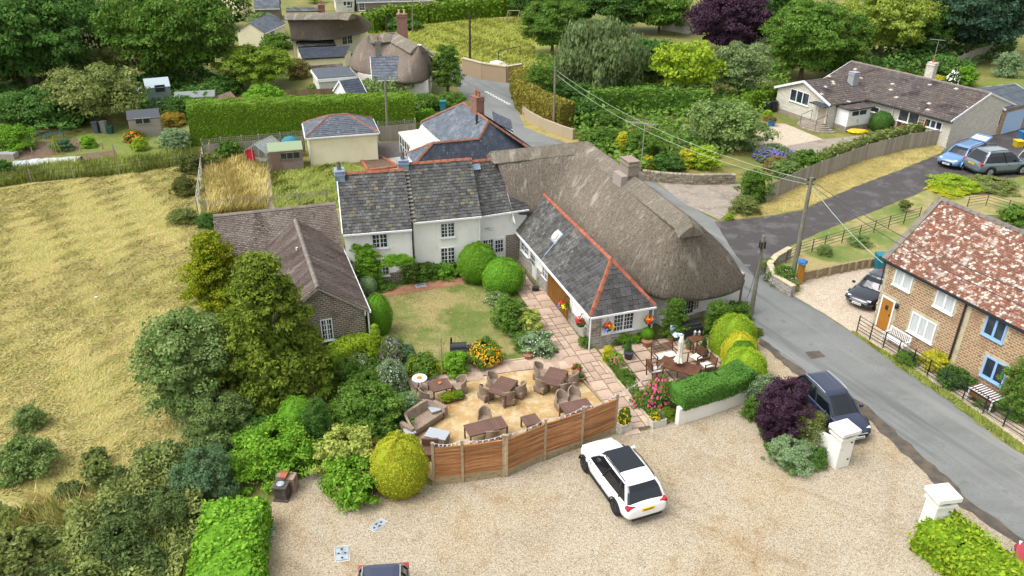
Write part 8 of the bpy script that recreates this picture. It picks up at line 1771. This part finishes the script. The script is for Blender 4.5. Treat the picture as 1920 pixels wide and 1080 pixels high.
for sx in (-.25, .25):
    for sy in (-.25, .25): m.tube(Mx @ Vector((sx, sy, 0)), Mx @ Vector((sx, sy, .42)), .02, n=5)
m.build('frame', DKIRON, t); BWC = M('blue_white_fabric', C('#dfe6ec', .8), [(C('#3f74ad', .8), 9, .5, .55)]); m = MB(); m.box(-.27, .27, -.27, .27, .42, .52, Mx); m.build('seat_cushion', BWC, t, bevel=.03); m = MB(); m.box(-.33, -.23, -.27, .27, .5, .9, Mx); m.build('back_cushion', BWC, t, bevel=.03)
# benches by the cottages
def slat_bench(label, px, py, fr, mat, L=1.3, name='garden_bench'):
    s_, z_ = fr.front(px, py, -.5); t = thing(name, label, 'bench', tuple(fr.p(s_, -.5))); Mx = fr.M(s_, -.45)
    for k in range(4): m = MB(); m.box(-L/2, L/2, -.4+k*.11, -.31+k*.11, .42, .44, Mx); m.build('seat_slat', mat, t)
    for k in range(12): m = MB(); x = -L/2+.06+k*(L-.12)/11; m.box(x-.02, x+.02, .06, .09, .48, .88, Mx); m.build('back_slat', mat, t)
    m = MB(); m.box(-L/2, L/2, .05, .1, .88, .94, Mx); m.build('top_rail', mat, t)
    for s in (-1, 1):
        m = MB(); m.box(s*L/2-.03, s*L/2+.03, .04, .1, 0, .94, Mx); m.build('leg', mat, t); m = MB(); m.box(s*L/2-.03, s*L/2+.03, -.42, -.36, 0, .64, Mx); m.build('leg', mat, t); m = MB(); m.box(s*L/2-.035, s*L/2+.035, -.44, .08, .64, .67, Mx); m.build('armrest', mat, t)
slat_bench('white slatted garden bench beside the orange front door', 1684, 634, BC, WHITE)
s_, z_ = BC.front(1850, 735, -.8); t = thing('covered_table', 'garden table under a brown and white striped cloth below the blue window', 'table', tuple(BC.p(s_, -.8))); Mx = BC.M(s_, -.8)
for k in range(9): m = MB(); m.box(-.65+k*.145, -.65+k*.145+.072, -.4, .4, .7, .715, Mx); m.build('dark_stripe', RATD, t)
m = MB(); m.box(-.66, .66, -.41, .41, .68, .7, Mx); m.build('cloth', WHITE, t); m = MB(); m.box(-.6, .6, -.35, .35, .3, .5, Mx); m.build('box', M('brown_chest', C('#8a5a3c')), t)
for sx in (-.6, .6):
    for sy in (-.34, .34): m = MB(); m.box(sx-.03, sx+.03, sy-.03, sy+.03, 0, .68, Mx); m.build('leg', WHITE, t)
m = MB(); m.lathe([(.2, 0), (.3, .2), (.32, .24), (.26, .22)], G(1843, 757), 14); tagit(m.build('blue_tub', BLUEP, loc=tuple(G(1843, 757))), 'blue plastic tub under the striped table', 'tub')
# stone pile, covers
t = thing('chimney_stack_planter', 'dark square stone pedestal with a pinkish broken pot stacked behind it', 'pedestal', tuple(G(531, 940))); c = G(530, 934); R_ = Matrix.Translation(c) @ Matrix.Rotation(-.1, 4, 'Z')
DST = M('dark_stone', C('#5e554f'), [(C('#7d736b'), 4, .5, .7)], bump=(20, .5)); PST = M('pinkish_stone', C('#b39a88'), [(C('#8f7868'), 3, .5, .7)], bump=(20, .5))
m = MB(); m.box(-.3, .3, -.25, .25, 0, .1, R_); m.build('foot', DST, t, bevel=.02); m = MB(); m.box(-.25, .25, -.2, .2, .1, .62, R_); m.build('shaft', DST, t, bevel=.02); m = MB(); m.box(-.3, .3, -.25, .25, .62, .72, R_); m.build('cap', DST, t, bevel=.02); m = MB(); m.lathe([(.14, .72), (.16, .76), (.08, .78)], c, 12); m.build('bowl', GALV, t)
for k, (x0, x1, y0, y1, z1) in enumerate(((-.3, .3, .3, .6, .6), (-.34, .1, .35, .8, .8), (.1, .42, .3, .75, .74))): m = MB(); m.box(x0, x1, y0, y1, 0, z1, R_); m.build('stone_block', PST, t, bevel=.03)
m = MB(); m.box(-.1, .14, .2, .7, .84, .9, R_); m.build('tile', RIDGE, t)
def cover(label, pts, z=3*Z):
    t = thing('manhole_cover', label, 'manhole cover', tuple(G(*pts[0]))); P = [G(*p) for p in pts]; c = sum(P, Vector())/4; m = MB(); m.prism([(c+(p-c)*1.16)[:2] for p in P], z, z+.012); m.build('concrete_collar', WPOT, t); m = MB(); m.prism([(c+(p-c)*1.04)[:2] for p in P], z+.002, z+.016); m.build('rim', DKIRON, t); m = MB(); m.prism([p[:2] for p in P], z+.005, z+.022); lid = m.build('lid', GALV, t)
    m = MB()
    for u_, v_ in ((.5, .2), (.25, .5), (.75, .5), (.5, .82)): q_ = P[0].lerp(P[1], u_).lerp(P[3].lerp(P[2], u_), v_); m.lathe([(.03, 0), (.05, .004), (.03, .008)], q_+Zv*(z+.022), 6)
    m.build('keyhole', BLACK, lid)
cover('galvanised manhole cover in the gravel, tilted like a diamond', [(713, 974), (725, 980), (704, 997), (692, 991)]); cover('square galvanised manhole cover in the gravel nearest the bottom edge', [(628, 1027), (653, 1025), (654, 1050), (630, 1053)]); cover('small galvanised cover beside the laurel hedge', [(503, 987), (515, 986), (514, 1004), (502, 1006)]); cover('pale green inspection cover in the brick path', [(779, 534), (795, 531), (798, 537), (782, 540)], 4*Z)
# allotment things
t = thing('fleece_tunnel', 'long crumpled white fleece sheet over a vegetable row', 'fleece', tuple(G(90, 312))); P = [G(26, 312), G(60, 308), G(95, 306), G(125, 304), G(151, 302)]; V = []; F = []; n = 7
Q = []
for i in range(len(P)-1):
    for k in range(8): Q.append(P[i].lerp(P[i+1], k/8))
Q.append(P[-1]); m = MB()
for i, p in enumerate(Q):
    for j in range(n): a = j/(n-1)*2-1; V.append((p.x+random.uniform(-.06, .06), p.y+a*.55, max(.02, .42*(1-a*a)+random.uniform(-.05, .06))))
for i in range(len(Q)-1):
    for j in range(n-1): F.append((i*n+j, (i+1)*n+j, (i+1)*n+j+1, i*n+j+1))
m.v = V; m.f = F; m.t = [.5]*len(F); m.build('sheet', M('fleece', C('#c3c8c6', .75), [(C('#a3aaa8', .75), 2, .5, .7)], rough=.8), t)
for lab, a, b in (('blue hoop frame over the soil bed, left one', (57, 262), (78, 258)), ('blue hoop frame over the soil bed, right one', (88, 261), (120, 257))):
    A, B_2 = G(*a), G(*b); t = thing('hoop_frame', lab, 'frame', tuple(A)); m = MB(); m.tube(A, A+Zv*.5, .04, n=5); m.tube(B_2, B_2+Zv*.5, .04, n=5); m.tube(A+Zv*.5, B_2+Zv*.5, .04, n=5); m.build('hoop', BLUEP, t)
for k, (x, y, ty, lab) in enumerate(((152, 284, 266, 'thick wooden stake beside the potato plant'), (193, 280, 266, 'thin wooden stake right of the potato plant'), (62, 290, 276, 'short pale stake in the soil bed'), (216, 296, 270, 'bundle of dark stakes at the end of the dug bed'), (41, 280, 272, 'short stake near the cold frame'))):
    g = G(x, y); h = HG(g, ty); m = MB(); m.tube(g, g+Zv*h, .06, .05, 6); tagit(m.build('garden_stake', LTIM if k < 3 else GTIM, loc=tuple(g)), lab, 'stake')
t = thing('bean_canes', 'wigwam of yellow bean canes next to the cabbage patch', 'canes', tuple(G(108, 296)))
for k in range(5): a = k*1.26; m = MB(); c = G(108, 292); m.tube(c+Vector((math.cos(a)*.5, math.sin(a)*.4, 0)), c+Zv*1.7, .025, n=4); m.build('cane', L_YEL, t)
t = thing('cold_frame', 'grey glazed cold frame at the left edge', 'cold frame', tuple(G(14, 296))); c = G(12, 296); m = MB(); m.box(-.9, .9, -.4, .4, 0, .45, Matrix.Translation(c)); m.build('box', GTIM, t); m = MB(); m.box(-.85, .85, -.36, .36, .45, .48, Matrix.Translation(c)); m.build('light', GTOP, t)
def bin_(label, px, py, mat, w_=.5, h=1.0, name='wheelie_bin'):
    c = G(px, py); t = thing(name, label, 'bin', tuple(c)); m = MB(); P = [(-w_*.42, -w_*.42), (w_*.42, -w_*.42), (w_*.42, w_*.42), (-w_*.42, w_*.42)]; k0 = len(m.v); 
    for z, s in ((0, 1), (h, 1.22)):
        for x, y in P: m.v.append((c.x+x*s, c.y+y*s, z))
    for f_ in ((0, 1, 5, 4), (1, 2, 6, 5), (2, 3, 7, 6), (3, 0, 4, 7), (4, 5, 6, 7)): m.f.append(f_); m.t.append(.5)
    m.build('tub', mat, t); m = MB(); m.box(-w_*.56, w_*.56, -w_*.6, w_*.56, h, h+.07, Matrix.Translation(c)); m.build('lid', mat, t, bevel=.02)
GREYP = rgb('grey_plastic', '#596066'); DGRN = rgb('dark_green_plastic', '#2f5a4c')
bin_('dark bin under the pear tree, left one', 182, 249, GREYP); bin_('paler bin under the pear tree, right one', 197, 248, rgb('pale_bin', '#8f9590')); bin_('small green bin with white knob under the pear tree', 208, 250, DGRN, .5, .6, name='compost_bin')
bin_('black bin at the bungalow corner, left one', 1437, 211, BLACK, .6, 1.05); bin_('black bin at the bungalow corner, right one', 1449, 209, BLACK, .6, 1.05); bin_('dark teal bin between shrubs at the junction', 831, 212, TEAL, .6, 1.2); bin_('teal bin behind the brick cottage corner', 1647, 504, TEAL, .6, 1.0)
bin_('blue bin with lid beside the yellow tub by the garage', 1916, 265, BLUEP, .7, .9); bin_('yellow tub beside the blue bin by the garage', 1908, 275, YELP, .7, .55, name='yellow_tub'); bin_('blue bin beside the white boarded bay', 1598, 243, BLUEP, .5, 1.0)
m = MB(); m.lathe([(.7, 0), (.9, .2), (.7, .36), (.2, .4)], G(1606, 250), 12, .15, sx=1.1, sy=.6); tagit(m.build('yellow_float', YELP, loc=tuple(G(1606, 250))), 'yellow inflatable lying beside the white boarded bay', 'inflatable')
t = thing('garden_chair', 'white plastic chair beside the pale blue green shed', 'chair', tuple(G(261, 182))); c = G(261, 182); m = MB(); m.box(-.3, .3, -.3, .3, .35, .42, Matrix.Translation(c)); m.build('seat', WHITE, t); m = MB(); m.box(-.3, .3, .25, .32, .42, 1.0, Matrix.Translation(c)); m.build('backrest', WHITE, t)
for sx in (-.25, .25):
    for sy in (-.25, .25): m = MB(); m.box(sx-.03, sx+.03, sy-.03, sy+.03, 0, .36, Matrix.Translation(c)); m.build('leg', WHITE, t)
t = thing('sun_lounger', 'white sun lounger on the lawn at the top edge', 'sun lounger', tuple(G(926, 17))); c = G(926, 18); m = MB(); m.box(-1.2, .8, -.4, .4, .3, .4, Matrix.Translation(c)); m.build('bed', WHITE, t); m = MB(); m.bar(c+Vector((.8, 0, .35)), c+Vector((1.5, 0, 1.1)), .8, .08); m.build('backrest', WHITE, t)
m = MB(); m.box(-.07, .07, -.045, .045, 0, .02, Matrix.Translation(G(180, 557, .1))); tagit(m.build('paper_scrap', WHITE, loc=tuple(G(180, 557, .1))), 'tiny white scrap lying in the dry meadow', 'litter')
t = thing('door_mat_bin', 'small dark boot scraper box beside the glazed side door', 'box', tuple(G(1004, 545))); m = MB(); m.box(-.2, .2, -.15, .15, 0, .25, Matrix.Translation(G(1004, 545))); m.build('box', BLACK, t, bevel=.02)
t = thing('step_rail', 'white step with grey rails below the glazed double doors', 'rail', tuple(G(978, 525))); m = MB(); a, b = G(962, 510), G(985, 530); m.tube(a, a+Zv*.9, .02, n=5); m.tube(b, b+Zv*.9, .02, n=5); m.tube(a+Zv*.9, b+Zv*.9, .02, n=5); m.build('rail', DKIRON, t)
